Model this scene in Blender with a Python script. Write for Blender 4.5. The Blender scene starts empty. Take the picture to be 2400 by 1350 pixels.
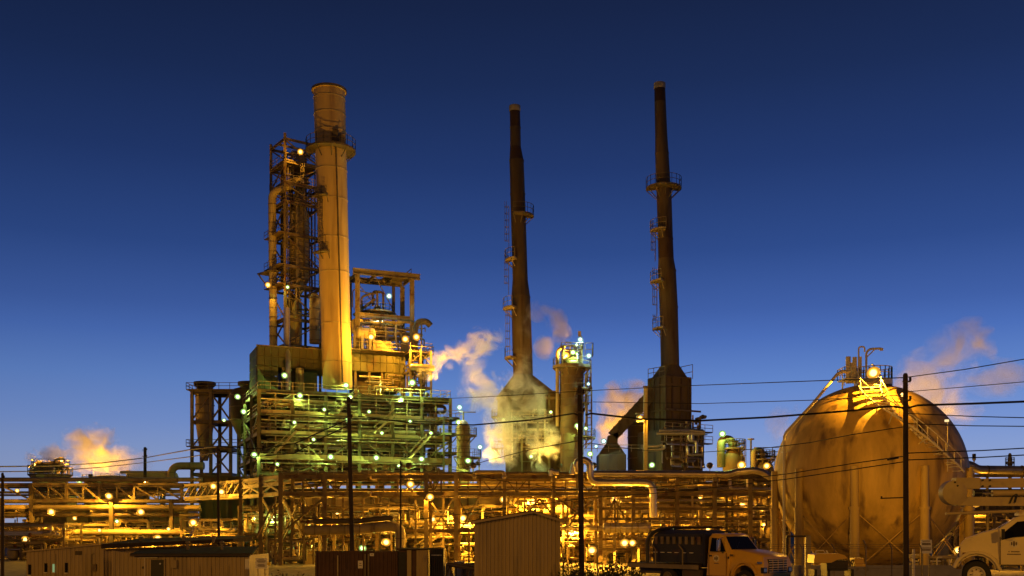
import bpy, math, random
from mathutils import Vector, Matrix

# ------------------------------------------------------------------ camera, sky, exposure
scene = bpy.context.scene
COL = scene.collection
CAMZ, HOR, FPX = 2.6, 1240.0, 2400.0
cam_data = bpy.data.cameras.new("camera")
cam = bpy.data.objects.new("camera", cam_data)
COL.objects.link(cam)
cam.location = (0, 0, CAMZ)
cam.rotation_euler = (math.radians(90), 0, 0)
cam_data.sensor_width = 36
cam_data.lens = 36
cam_data.shift_y = (HOR - 675) / 2400.0
cam_data.clip_start = 0.5
cam_data.clip_end = 6000
scene.camera = cam

scene.view_settings.view_transform = 'Standard'
scene.view_settings.look = 'None'
scene.view_settings.gamma = 1
scene.view_settings.exposure = 0
scene.view_settings.use_curve_mapping = False

scene.render.engine = 'CYCLES'
scene.cycles.use_denoising = True
scene.cycles.use_light_tree = True
scene.cycles.max_bounces = 6
scene.cycles.diffuse_bounces = 3
scene.cycles.glossy_bounces = 3
scene.cycles.transmission_bounces = 4
scene.cycles.volume_bounces = 3
scene.cycles.transparent_max_bounces = 12
scene.cycles.sample_clamp_indirect = 4.0
scene.cycles.volume_step_rate = 1.5
scene.cycles.volume_max_steps = 160


def lin(r, g, b):
    f = lambda c: (c / 255 / 12.92) if c / 255 <= .04045 else ((c / 255 + .055) / 1.055) ** 2.4
    return (f(r), f(g), f(b), 1)


world = bpy.data.worlds.new("World")
scene.world = world
world.use_nodes = True
wn, wl = world.node_tree.nodes, world.node_tree.links
wn.clear()
w_out = wn.new('ShaderNodeOutputWorld')
w_bg = wn.new('ShaderNodeBackground')
w_tc = wn.new('ShaderNodeTexCoord')
w_sep = wn.new('ShaderNodeSeparateXYZ')
w_ramp = wn.new('ShaderNodeValToRGB')
wl.new(w_tc.outputs['Generated'], w_sep.inputs[0])
wl.new(w_sep.outputs['Z'], w_ramp.inputs[0])
# the glow of the set sun is ahead; the sky behind the viewer is dimmer
w_az = wn.new('ShaderNodeMapRange')
w_az.interpolation_type = 'LINEAR'
w_az.inputs[1].default_value = -.35
w_az.inputs[2].default_value = .985
w_az.inputs[3].default_value = .16
w_az.inputs[4].default_value = 1.0
w_dot = wn.new('ShaderNodeVectorMath')
w_dot.operation = 'DOT_PRODUCT'
w_dot.inputs[1].default_value = (.37, .93, 0)
wl.new(w_tc.outputs['Generated'], w_dot.inputs[0])
wl.new(w_dot.outputs['Value'], w_az.inputs[0])
wl.new(w_az.outputs[0], w_bg.inputs[1])
wl.new(w_ramp.outputs[0], w_bg.inputs[0])
wl.new(w_bg.outputs[0], w_out.inputs[0])
# dusk sky after sunset: pale at the horizon, deep blue overhead
SKY = [(0.0, (160, 168, 200)), (0.046, (148, 164, 206)), (0.075, (134, 157, 208)), (0.0995, (118, 147, 208)), (0.14, (97, 133, 201)),
       (0.18, (75, 110, 184)), (0.205, (64, 96, 167)), (0.258, (47, 76, 140)), (0.33, (35, 58, 112)), (0.397, (28, 46, 89)),
       (0.455, (24, 38, 74)), (0.75, (14, 22, 46)), (1.0, (10, 16, 36))]
el = w_ramp.color_ramp.elements
while len(el) > 1:
    el.remove(el[-1])
el[0].position = SKY[0][0]
el[0].color = lin(*SKY[0][1])
for p, c in SKY[1:]:
    e = el.new(p)
    e.color = lin(*c)

# ------------------------------------------------------------------ helpers
RNG = random.Random(11)


def at(px, py, d):
    """point at distance d that the photograph shows at pixel (px, py)"""
    return Vector(((px - 1200) / FPX * d, d, CAMZ + (HOR - py) / FPX * d))


def zat(py, d):
    return CAMZ + (HOR - py) / FPX * d


def xat(px, d):
    return (px - 1200) / FPX * d


PLANT_Z = -2.0


class MB:
    def __init__(self, M=None):
        self.v, self.f, self.M = [], [], M

    def add(self, vs, fs):
        b = len(self.v)
        self.v += [Vector(p) for p in vs]
        self.f += [tuple(i + b for i in f) for f in fs]

    def box(self, c, s, rz=0.0):
        x, y, z = s[0] / 2, s[1] / 2, s[2] / 2
        vs = [(-x, -y, -z), (x, -y, -z), (x, y, -z), (-x, y, -z), (-x, -y, z), (x, -y, z), (x, y, z), (-x, y, z)]
        if rz:
            m = Matrix.Rotation(rz, 3, 'Z')
            vs = [m @ Vector(p) for p in vs]
        c = Vector(c)
        self.add([c + Vector(p) for p in vs],
                 [(0, 3, 2, 1), (4, 5, 6, 7), (0, 1, 5, 4), (1, 2, 6, 5), (2, 3, 7, 6), (3, 0, 4, 7)])
        return self

    def hexa(self, pts):
        self.add(pts, [(0, 3, 2, 1), (4, 5, 6, 7), (0, 1, 5, 4), (1, 2, 6, 5), (2, 3, 7, 6), (3, 0, 4, 7)])
        return self

    def _axes(self, p0, p1, up=None):
        d = (Vector(p1) - Vector(p0))
        if d.length < 1e-6:
            d = Vector((0, 0, 1e-3))
        d.normalize()
        up = Vector(up) if up is not None else (Vector((0, 0, 1)) if abs(d.z) < .95 else Vector((0, 1, 0)))
        a = d.cross(up)
        a.normalize()
        b = a.cross(d)
        return d, a, b

    def prism(self, p0, p1, prof, up=None, caps=True):
        p0, p1 = Vector(p0), Vector(p1)
        d, a, b = self._axes(p0, p1, up)
        n = len(prof)
        vs = [p0 + a * u + b * w for u, w in prof] + [p1 + a * u + b * w for u, w in prof]
        fs = [(i, (i + 1) % n, n + (i + 1) % n, n + i) for i in range(n)]
        if caps:
            fs += [tuple(range(n - 1, -1, -1)), tuple(range(n, 2 * n))]
        self.add(vs, fs)
        return self

    def beam(self, p0, p1, w, h=None, up=None):
        h = w if h is None else h
        return self.prism(p0, p1, [(-w / 2, -h / 2), (w / 2, -h / 2), (w / 2, h / 2), (-w / 2, h / 2)], up)

    def ibeam(self, p0, p1, w, h, up=None):
        t = min(w, h) * .16
        x, y, k = w / 2, h / 2, t / 2
        return self.prism(p0, p1, [(-x, -y), (x, -y), (x, -y + t), (k, -y + t), (k, y - t), (x, y - t), (x, y), (-x, y),
                                   (-x, y - t), (-k, y - t), (-k, -y + t), (-x, -y + t)], up)

    def tube(self, pts, r, n=10, bend=0.0, caps=True, rs=None):
        pts = [Vector(p) for p in pts]
        if bend > 0 and len(pts) > 2:
            q = [pts[0]]
            for i in range(1, len(pts) - 1):
                a, b, c = pts[i - 1], pts[i], pts[i + 1]
                u, w = (a - b), (c - b)
                m = min(bend, u.length * .48, w.length * .48)
                u.normalize()
                w.normalize()
                s, e = b + u * m, b + w * m
                for k in range(6):
                    t = k / 5
                    q.append(s * (1 - t) ** 2 + b * 2 * t * (1 - t) + e * t * t)
            q.append(pts[-1])
            pts = q
        k = len(pts)
        rings = []
        prev = None
        for i, p in enumerate(pts):
            t = (pts[min(i + 1, k - 1)] - pts[max(i - 1, 0)])
            if t.length < 1e-9:
                t = Vector((0, 0, 1))
            t.normalize()
            if prev is None:
                a = t.cross(Vector((0, 0, 1)) if abs(t.z) < .9 else Vector((0, 1, 0)))
            else:
                a = prev - t * prev.dot(t)
            a.normalize()
            prev = a
            b = t.cross(a)
            rr = rs[i] if rs else r
            rings.append([p + (a * math.cos(2 * math.pi * j / n) + b * math.sin(2 * math.pi * j / n)) * rr for j in range(n)])
        vs = [p for ring in rings for p in ring]
        fs = []
        for i in range(k - 1):
            for j in range(n):
                fs.append((i * n + j, i * n + (j + 1) % n, (i + 1) * n + (j + 1) % n, (i + 1) * n + j))
        if caps:
            fs += [tuple(range(n - 1, -1, -1)), tuple(range((k - 1) * n, k * n))]
        self.add(vs, fs)
        return self

    def lathe(self, prof, c, n=20, axis=None, caps=True, lean=(0, 0)):
        """prof: (radius, height) from bottom to top; axis: direction of the height"""
        c = Vector(c)
        ax = Vector(axis).normalized() if axis else Vector((0, 0, 1))
        a = ax.cross(Vector((0, 1, 0)) if abs(ax.y) < .9 else Vector((0, 0, 1))).normalized()
        b = ax.cross(a)
        vs, fs = [], []
        for r, h in prof:
            o = c + ax * h + Vector((lean[0] * h, lean[1] * h, 0))
            vs += [o + (a * math.cos(2 * math.pi * j / n) + b * math.sin(2 * math.pi * j / n)) * max(r, 1e-4) for j in range(n)]
        for i in range(len(prof) - 1):
            for j in range(n):
                fs.append((i * n + j, i * n + (j + 1) % n, (i + 1) * n + (j + 1) % n, (i + 1) * n + j))
        if caps:
            fs += [tuple(range(n - 1, -1, -1)), tuple(range((len(prof) - 1) * n, len(prof) * n))]
        self.add(vs, fs)
        return self

    def ball(self, c, r, n=10, m=6, sz=1.0):
        prof = [(r * math.sin(math.pi * i / m), -r * sz * math.cos(math.pi * i / m)) for i in range(m + 1)]
        return self.lathe(prof, c, n)

    def poly(self, pts, y0, y1, M=None):
        """side outline (x, z) extruded from y0 to y1"""
        n = len(pts)
        vs = [(x, y0, z) for x, z in pts] + [(x, y1, z) for x, z in pts]
        fs = [(i, (i + 1) % n, n + (i + 1) % n, n + i) for i in range(n)] + [tuple(range(n - 1, -1, -1)), tuple(range(n, 2 * n))]
        self.add(vs, fs)
        return self

    def build(self, name, m, parent=None, smooth=False, kind=None, label=None):
        vs = self.v
        if self.M is not None:
            vs = [self.M @ p for p in vs]
        o = ORG.get(parent.name) if parent is not None else None
        if o is not None:
            vs = [p - o for p in vs]
        me = bpy.data.meshes.new(name)
        me.from_pydata([tuple(p) for p in vs], [], self.f)
        if isinstance(m, str):
            m = MAT[m]
        me.materials.append(m)
        if smooth:
            me.polygons.foreach_set('use_smooth', [True] * len(me.polygons))
            me.set_sharp_from_angle(angle=math.radians(42))
        me.update()
        ob = bpy.data.objects.new(name, me)
        COL.objects.link(ob)
        if parent is not None:
            ob.parent = parent
            ORG[ob.name] = o.copy()
        else:
            ORG[ob.name] = Vector((0, 0, 0))
        if kind:
            ob['kind'] = kind
        if label:
            ob['label'] = label
        return ob


ORG = {}


def thing(name, label, cat, loc=(0, 0, 0), group=None):
    o = bpy.data.objects.new(name, None)
    COL.objects.link(o)
    o.location = loc
    o.empty_display_size = .2
    o['label'] = label
    o['category'] = cat
    if group:
        o['group'] = group
    ORG[o.name] = Vector(loc)
    return o


def tag(o, label, cat, group=None):
    o['label'] = label
    o['category'] = cat
    if group:
        o['group'] = group
    return o


def struct(o):
    o['kind'] = 'structure'
    return o


def copy_tree(o, loc, label=None, rz=None, group=None):
    r = o.copy()
    COL.objects.link(r)
    r.location = loc
    if rz is not None:
        r.rotation_euler = (0, 0, rz)
    if label:
        r['label'] = label
    if group:
        r['group'] = group
    for ch in o.children:
        c = ch.copy()
        COL.objects.link(c)
        c.parent = r
        for g in ch.children:
            q = g.copy()
            COL.objects.link(q)
            q.parent = c
    return r


def inst(me, name, parent, loc, rz=0.0):
    """a part that shares mesh data, at a world position"""
    ob = bpy.data.objects.new(name, me)
    COL.objects.link(ob)
    ob.parent = parent
    ob.location = Vector(loc) - ORG[parent.name]
    ob.rotation_euler = (0, 0, rz)
    ORG[ob.name] = Vector(loc)
    return ob


# ------------------------------------------------------------------ materials
MAT = {}


def mat(name, col, rough=.6, metal=0.0, var=.22, scale=.8, rust=0.0, rustcol=(.11, .05, .025), streak=1.0, bump=0.0, spec=.4):
    m = bpy.data.materials.new(name)
    m.use_nodes = True
    n, l = m.node_tree.nodes, m.node_tree.links
    b = n['Principled BSDF']
    tc = n.new('ShaderNodeNewGeometry')
    mp = n.new('ShaderNodeMapping')
    mp.inputs['Scale'].default_value = (1, 1, streak)
    l.new(tc.outputs['Position'], mp.inputs[0])
    nz = n.new('ShaderNodeTexNoise')
    nz.inputs['Scale'].default_value = scale
    nz.inputs['Detail'].default_value = 5
    nz.inputs['Roughness'].default_value = .65
    l.new(mp.outputs[0], nz.inputs['Vector'])
    mix = n.new('ShaderNodeMix')
    mix.data_type = 'RGBA'
    mr = n.new('ShaderNodeMapRange')
    mr.inputs[1].default_value = .3
    mr.inputs[2].default_value = .7
    l.new(nz.outputs[0], mr.inputs[0])
    l.new(mr.outputs[0], mix.inputs[0])
    mix.inputs[6].default_value = tuple(c * (1 - var) for c in col) + (1,)
    mix.inputs[7].default_value = tuple(min(1, c * (1 + var)) for c in col) + (1,)
    last = mix.outputs[2]
    if rust > 0:
        n2 = n.new('ShaderNodeTexNoise')
        n2.inputs['Scale'].default_value = scale * 1.7
        n2.inputs['Detail'].default_value = 7
        l.new(mp.outputs[0], n2.inputs['Vector'])
        m2 = n.new('ShaderNodeMapRange')
        m2.inputs[1].default_value = .66 - rust * .3
        m2.inputs[2].default_value = .76 - rust * .2
        l.new(n2.outputs[0], m2.inputs[0])
        mx = n.new('ShaderNodeMix')
        mx.data_type = 'RGBA'
        l.new(m2.outputs[0], mx.inputs[0])
        l.new(last, mx.inputs[6])
        mx.inputs[7].default_value = tuple(rustcol) + (1,)
        last = mx.outputs[2]
    l.new(last, b.inputs['Base Color'])
    b.inputs['Roughness'].default_value = rough
    b.inputs['Metallic'].default_value = metal
    b.inputs['Specular IOR Level'].default_value = spec
    if bump:
        bp = n.new('ShaderNodeBump')
        bp.inputs['Strength'].default_value = bump
        bp.inputs['Distance'].default_value = .1
        l.new(nz.outputs[0], bp.inputs['Height'])
        l.new(bp.outputs[0], b.inputs['Normal'])
    MAT[name] = m
    return m


def emit(name, col, strength):
    m = bpy.data.materials.new(name)
    m.use_nodes = True
    n, l = m.node_tree.nodes, m.node_tree.links
    n.clear()
    o = n.new('ShaderNodeOutputMaterial')
    e = n.new('ShaderNodeEmission')
    e.inputs[0].default_value = tuple(col) + (1,)
    e.inputs[1].default_value = strength
    l.new(e.outputs[0], o.inputs[0])
    MAT[name] = m
    return m


mat('column_brown', (.19, .14, .07), .65, .0, .3, .5, .3, streak=.25)
mat('bridge_steel', (.19, .14, .065), .6, .0, .3, .7, .4)
mat('steel', (.2, .16, .09), .6, .0, .3, .7, .35)
mat('pale_steel', (.42, .34, .19), .55, .0, .25, .8, .25)
mat('dark_steel', (.09, .07, .045), .65, .0, .35, .8, .3)
mat('green_steel', (.15, .15, .08), .6, .0, .3, .7, .3)
mat('casing', (.10, .09, .035), .65, .0, .3, .35, .25, streak=.25)
mat('jacket', (.64, .57, .44), .32, .75, .15, 1.2, .08, (.2, .13, .08))
mat('insulation', (.34, .27, .14), .55, .0, .25, .6, .25, (.14, .08, .04), streak=.3)
mat('chimney_pale', (.50, .36, .15), .7, .0, .25, .3, .42, (.26, .17, .09), streak=.12)
mat('chimney_dark', (.115, .085, .05), .75, .0, .4, .45, .45, (.055, .03, .02), streak=.12)
mat('chimney_rust', (.07, .042, .03), .8, .0, .3, .4, .2, (.04, .02, .012), streak=.2)
mat('hood', (.125, .092, .04), .7, .0, .3, .4, .35, (.06, .035, .02), streak=.25)
mat('concrete', (.34, .32, .28), .85, .0, .2, .9, .15, (.18, .15, .11), bump=.2)
mat('leg_paint', (.58, .42, .13), .6, .0, .2, .6, .25, (.3, .2, .08), streak=.2)
mat('clad', (.44, .35, .17), .55, .0, .15, .5, .2, (.2, .13, .07), streak=.2)
mat('clad_bright', (.55, .45, .22), .5, .0, .15, .6, .15, (.25, .16, .08), streak=.3)
mat('shed', (.40, .31, .17), .6, .0, .15, .6, .3, (.24, .19, .13), streak=.15)
mat('roof', (.05, .038, .025), .95, .0, .25, 1.5, .2, spec=.08)
mat('asphalt', (.035, .034, .034), .9, .0, .3, 1.2, .2, (.02, .02, .02), bump=.3)
mat('gravel', (.20, .175, .14), .95, .0, .35, .9, .3, (.11, .09, .07), bump=.5)
mat('wood', (.045, .032, .023), .9, .0, .35, 2.0, .2, (.02, .015, .01), streak=.15)
mat('rubber', (.02, .019, .018), .85, .0, .25, 4)
mat('cable', (.012, .012, .012), .7, .0, .1, 4)
mat('truck_yellow', (.66, .40, .05), .35, .0, .06, 1.5, .05, (.3, .2, .1))
mat('truck_white', (.76, .64, .34), .35, .0, .08, 1.5, .1, (.4, .33, .22))
mat('boom', (.42, .33, .17), .5, .0, .12, 2.0, .15, (.35, .27, .18))
mat('glass', (.01, .01, .011), .12, .0, .1, 2, spec=.22)
mat('chrome', (.6, .58, .55), .22, .9, .1, 2)
mat('black_plastic', (.018, .017, .016), .5, .0, .2, 3)
mat('container_brown', (.075, .035, .024), .6, .0, .25, .9, .25, (.035, .018, .012))
mat('container_dark', (.03, .03, .038), .6, .0, .25, .9, .2)
mat('sign_white', (.75, .73, .68), .5, .0, .05, 3)
mat('sign_print', (.16, .12, .09), .6, .0, .1, 3)
mat('sign_yellow', (.75, .55, .05), .5, .0, .05, 3)
mat('sphere_paint', (.54, .36, .09), .6, .0, .32, .55, .42, (.2, .125, .05), streak=.16, bump=.05)
mat('sphere_stain', (.10, .07, .04), .75, .0, .35, .3, .2, streak=.15)
mat('sphere_white', (.72, .66, .52), .45, .0, .1, .8, .1, (.35, .25, .15))
mat('leaf', (.05, .052, .025), .8, .0, .45, 2.0)
mat('barrel', (.03, .03, .045), .45, .0, .2, 2)
mat('valve_red', (.12, .03, .015), .5, .0, .2, 2)
SOD = (1.0, .44, .03)
MER = (.62, 1.0, .20)
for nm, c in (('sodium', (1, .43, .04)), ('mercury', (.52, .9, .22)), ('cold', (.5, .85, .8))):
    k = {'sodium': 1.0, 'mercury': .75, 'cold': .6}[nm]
    emit(nm + '_halo', c, 2.4 * k)  # glow colour for the discs that imitate bloom around each bulb
    emit(nm + '_halo_rim', c, .8 * k)
emit('sodium_bulb', (1.0, .52, .12), 6)
emit('mercury_bulb', (.72, 1.0, .42), 4.5)
emit('cold_bulb', (.68, .98, .95), 3)
emit('mercury_pane', (.6, .9, .4), .35)
emit('lamp_pane', (1, .75, .35), 1.2)

# ------------------------------------------------------------------ ground
def sstep(a, b, x):
    t = max(0, min(1, (x - a) / (b - a)))
    return t * t * (3 - 2 * t)


def ground_z(x, y):
    z = PLANT_Z * sstep(48, 74, y)
    z += .72 * sstep(6, 12, x) * (1 - sstep(34, 44, y))
    if 60 < y < 130:
        z += .12 * math.sin(x * .7) * math.sin(y * .5 + x * .2)
    return z


gx = [-3000, -1200, -500, -250, -160] + [-120 + 4 * i for i in range(61)] + [160, 250, 500, 1200, 3000]
gy = [-400, -120, -50, -20, 0, 10, 18, 24] + [28 + 2 * i for i in range(36)] + [106, 115, 125, 140, 160, 190, 240, 320, 500, 900, 1800, 4000]
mb = MB()
mb.v = [Vector((x, y, ground_z(x, y))) for y in gy for x in gx]
nx = len(gx)
mb.f = [(j * nx + i, j * nx + i + 1, (j + 1) * nx + i + 1, (j + 1) * nx + i) for j in range(len(gy) - 1) for i in range(nx - 1)]
g = struct(mb.build('ground', 'gravel', smooth=True))
# road in the foreground, following the ground
rx = [-200, -120, -60] + [-40 + 3 * i for i in range(30)] + [60, 120, 200]
ry = [14 + 2 * i for i in range(19)]
mb = MB()
mb.v = [Vector((x, y, ground_z(x, y) + .02)) for y in ry for x in rx]
nx = len(rx)
mb.f = [(j * nx + i, j * nx + i + 1, (j + 1) * nx + i + 1, (j + 1) * nx + i) for j in range(len(ry) - 1) for i in range(nx - 1)]
struct(mb.build('road', 'asphalt', smooth=True))


# ------------------------------------------------------------------ steelwork builders
class Fr:
    def __init__(self, px, d, ang=0.0, x=None):
        self.o = Vector((xat(px, d) if x is None else x, d, 0))
        a = math.radians(ang)
        self.u = Vector((math.cos(a), math.sin(a), 0))
        self.w = Vector((-math.sin(a), math.cos(a), 0))
        self.a = a

    def __call__(self, u, v, z):
        return self.o + self.u * u + self.w * v + Vector((0, 0, z))


def column(t, p, z1, w, m='steel', name='column'):
    MB().ibeam(p, (p[0], p[1], z1), w, w, up=(0, 1, 0)).build(name, m, t)


def beam(t, p0, p1, w, h, m='steel', name='beam'):
    MB().ibeam(p0, p1, w, h).build(name, m, t)


def brace(t, p0, p1, w=.2, m='steel', name='brace'):
    MB().beam(p0, p1, w, w).build(name, m, t)


def railing(t, pts, h=1.1, w=.07, step=1.9, m='pale_steel', closed=False):
    mb = MB()
    pts = [Vector(p) for p in pts]
    if closed:
        pts = pts + [pts[0]]
    for a, b in zip(pts[:-1], pts[1:]):
        L = (b - a).length
        if L < .1:
            continue
        n = max(1, round(L / step))
        for i in range(n + 1):
            p = a.lerp(b, i / n)
            mb.beam(p, p + Vector((0, 0, h)), w)
        for k in (.5, 1.0):
            mb.beam(a + Vector((0, 0, h * k)), b + Vector((0, 0, h * k)), w)
    mb.build('railing', m, t)


def ladder(t, p, z1, face=(0, -1, 0), cage=True, m='steel', w=.5):
    p = Vector(p)
    f = Vector(face).normalized()
    s = f.cross(Vector((0, 0, 1)))
    mb = MB()
    z0 = p.z
    for k in (-1, 1):
        a = p + s * (k * w / 2)
        mb.beam(a, (a.x, a.y, z1), .07)
    n = max(2, int((z1 - z0) / .6))
    for i in range(n):
        z = z0 + (i + .5) * (z1 - z0) / n
        a = Vector((p.x, p.y, z))
        mb.beam(a - s * w / 2, a + s * w / 2, .05)
    mb.build('ladder', m, t)
    if cage:
        mb = MB()
        n = max(2, int((z1 - z0 - 2) / 1.2))
        ring = [(-.38, 0), (-.36, .45), (-.15, .75), (.15, .75), (.36, .45), (.38, 0)]
        for i in range(n + 1):
            z = z0 + 2 + i * (z1 - z0 - 2) / n
            q = [Vector((p.x, p.y, z)) + s * a + f * b for a, b in ring]
            for a, b in zip(q[:-1], q[1:]):
                mb.beam(a, b, .07)
        for a, b in ring[1:-1]:
            q = p + s * a + f * b
            mb.beam((q.x, q.y, z0 + 2), (q.x, q.y, z1 + 1), .05)
        mb.build('ladder_cage', m, t)


def ring_platform(t, c, r0, r1, a0=0, a1=360, m='steel', h=1.1, th=.22, rail=True, brackets=True):
    """grating ring round a shell, with railing and brackets; angles in degrees, -90 faces the camera"""
    c = Vector(c)
    n = max(4, int(abs(a1 - a0) / 18))
    an = [math.radians(a0 + (a1 - a0) * i / n) for i in range(n + 1)]
    mb = MB()
    for i in range(n):
        q = []
        for z in (-th, 0):
            for a, r in ((an[i], r0), (an[i], r1), (an[i + 1], r1), (an[i + 1], r0)):
                q.append(c + Vector((math.cos(a) * r, math.sin(a) * r, z)))
        mb.hexa(q)
    mb.build('platform', m, t)
    if rail:
        railing(t, [c + Vector((math.cos(a) * (r1 - .05), math.sin(a) * (r1 - .05), 0)) for a in an], h, m=m, step=1.2)
    if brackets:
        mb = MB()
        for a in an[::2]:
            d = Vector((math.cos(a), math.sin(a), 0))
            mb.beam(c + d * (r1 - .15) + Vector((0, 0, -th - .02)), c + d * r0 + Vector((0, 0, -(r1 - r0) * .9 - th)), .12)
        mb.build('platform_bracket', m, t, kind='stuff')


def deck(t, pts, z, th=.3, m='steel', name='deck'):
    n = len(pts)
    mb = MB()
    vs = [Vector((p[0], p[1], z - th)) for p in pts] + [Vector((p[0], p[1], z)) for p in pts]
    mb.add(vs, [tuple(range(n - 1, -1, -1)), tuple(range(n, 2 * n))] + [(i, (i + 1) % n, n + (i + 1) % n, n + i) for i in range(n)])
    mb.build(name, m, t)


def steel_frame(t, F, us, vs, zs, z0=PLANT_Z, m='steel', cw=.45, bw=.3, bh=.45, decks=(), rails=(), cross=True, backs=True, top=None):
    for u in us:
        for v in vs:
            column(t, F(u, v, z0), top or zs[-1], cw, m)
    for z in zs:
        for v in (vs if backs else vs[:1]):
            for a, b in zip(us[:-1], us[1:]):
                beam(t, F(a + cw / 2, v, z - bh / 2), F(b - cw / 2, v, z - bh / 2), bw, bh, m)
        if cross:
            for u in us:
                for a, b in zip(vs[:-1], vs[1:]):
                    beam(t, F(u, a + cw / 2, z - bh / 2), F(u, b - cw / 2, z - bh / 2), bw, bh, m)
    for z in decks:
        deck(t, [F(us[0], vs[0] + .02, 0), F(us[-1], vs[0] + .02, 0), F(us[-1], vs[-1], 0), F(us[0], vs[-1], 0)], z + .12, .1, m)
    for z in rails:
        railing(t, [F(us[0], vs[-1], z + .12), F(us[0], vs[0], z + .12), F(us[-1], vs[0], z + .12), F(us[-1], vs[-1], z + .12)], m='pale_steel' if m == 'steel' else m)


def vessel_up(t, p, r, h, m='insulation', name='vessel', n=18, skirt=True, rings=2, nozzle=True):
    """standing drum with domed ends"""
    p = Vector(p)
    dome = [(r * math.cos(a), r * .5 * math.sin(a)) for a in (math.radians(q) for q in (20, 40, 60, 75, 88))]
    base = .9 if skirt else 0
    prof = [(r, base)] + [(r, h - r * .5)] + [(a, h - r * .5 + b) for a, b in dome]
    if not skirt:
        prof = [(a, r * .5 - b) for a, b in dome[::-1]] + [(r, r * .5)] + prof[1:]
    s = MB().lathe(prof, p, n).build(name, m, t, True)
    if skirt:
        MB().lathe([(r * .96, 0), (r * .96, base)], p, n).build('skirt', 'concrete', t, True)
    for i in range(rings):
        z = base + (h - base) * (i + 1) / (rings + 1)
        MB().lathe([(r, z - .08), (r + .09, z - .08), (r + .09, z + .08), (r, z + .08)], p, n, caps=False).build('ring', m, t, True)
    if nozzle:
        MB().tube([p + Vector((0, 0, h - .1)), p + Vector((0, 0, h + .8)), p + Vector((r * 1.5, -.2, h + .8)), p + Vector((r * 1.5, -.2, h * .3))], max(.1, r * .14), 8, r * .4).build('nozzle_pipe', 'jacket', t, True)
    return s


def drum_flat(t, c, r, L, ax=(1, 0, 0), m='jacket', name='drum', n=16, saddles=True, z0=None):
    """lying drum with domed ends and saddles"""
    c = Vector(c)
    ax = Vector(ax).normalized()
    d = [(r * math.sin(a), r * .5 * (1 - math.cos(a))) for a in (math.radians(q) for q in (8, 35, 60, 80))]
    prof = [(a, b) for a, b in d] + [(r, r * .5), (r, L - r * .5)] + [(a, L - b) for a, b in d[::-1]]
    MB().lathe(prof, c - ax * L / 2, n, axis=ax).build(name, m, t, True)
    for k in (.3, .7):
        q = c - ax * L / 2 + ax * L * k
        MB().lathe([(r + .01, -.1), (r + .07, -.1), (r + .07, .1), (r + .01, .1)], q, n, axis=ax, caps=False).build('band', m, t, True)
        if saddles:
            zb = (c.z - r - .7) if z0 is None else z0
            w = ax.cross(Vector((0, 0, 1)))
            MB().hexa([q - w * r * .7 - ax * .2 + Vector((0, 0, zb - c.z)), q + w * r * .7 - ax * .2 + Vector((0, 0, zb - c.z)),
                       q + w * r * .7 + ax * .2 + Vector((0, 0, zb - c.z)), q - w * r * .7 + ax * .2 + Vector((0, 0, zb - c.z)),
                       q - w * r * .8 - ax * .2 + Vector((0, 0, -r * .5)), q + w * r * .8 - ax * .2 + Vector((0, 0, -r * .5)),
                       q + w * r * .8 + ax * .2 + Vector((0, 0, -r * .5)), q - w * r * .8 + ax * .2 + Vector((0, 0, -r * .5))]).build('saddle', 'concrete', t)


def pipework(t, F, u0, u1, v0, v1, z0, z1, n, seed, ms=('jacket', 'insulation', 'steel', 'pale_steel'), r=(.08, .28)):
    """small bore pipes that run, turn and rise inside a box of the unit"""
    q = random.Random(seed)
    for i in range(n):
        rr = q.uniform(*r) if q.random() < .8 else r[1] * 1.25
        p = [q.uniform(u0, u1), q.uniform(v0, v1), q.uniform(z0, z1)]
        pts = [tuple(p)]
        ax = q.choice('uuz')
        for k in range(q.randint(2, 5)):
            if ax == 'u':
                p[0] = q.uniform(u0, u1)
            elif ax == 'z':
                p[2] = q.uniform(z0, z1)
            else:
                p[1] = q.uniform(v0, v1)
            pts.append(tuple(p))
            ax = q.choice({'u': 'zzv', 'z': 'uuv', 'v': 'uz'}[ax])
        MB().tube([F(*a) for a in pts], rr, 7, rr * 2.5).build('pipe', q.choice(ms), t, True)
        if q.random() < .35:
            a, b = pts[0], pts[1]
            c = F(*[(a[j] + b[j]) / 2 for j in range(3)])
            MB().ball(c, rr * 1.45, 8, 5).build('valve', q.choice(['steel', 'valve_red', 'dark_steel']), t, True)


def equipment(t, F, u0, u1, v0, v1, z, hmax, n, seed, ms=('insulation', 'jacket', 'pale_steel', 'steel')):
    """small vessels, drums and boxes standing on a level of the unit"""
    q = random.Random(seed)
    for i in range(n):
        u = u0 + (u1 - u0) * (i + q.uniform(.25, .75)) / n
        v = q.uniform(v0, v1)
        k = q.random()
        m = q.choice(ms)
        h = hmax * q.uniform(.5, .95)
        if k < .4:
            vessel_up(t, F(u, v, z), min(q.uniform(.5, 1.1), hmax * .3), h, m, n=14, skirt=False, rings=1, nozzle=q.random() < .5)
        elif k < .75:
            r = min(q.uniform(.4, .8), hmax * .22)
            drum_flat(t, F(u, v, z + r + .6), r, q.uniform(2.5, 4.5), F.u, m, n=14, z0=z)
        else:
            MB().box(F(u, v, z + h * .3), (q.uniform(1, 2), 1.2, h * .6), F.a).build('cabinet', m, t)


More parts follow.
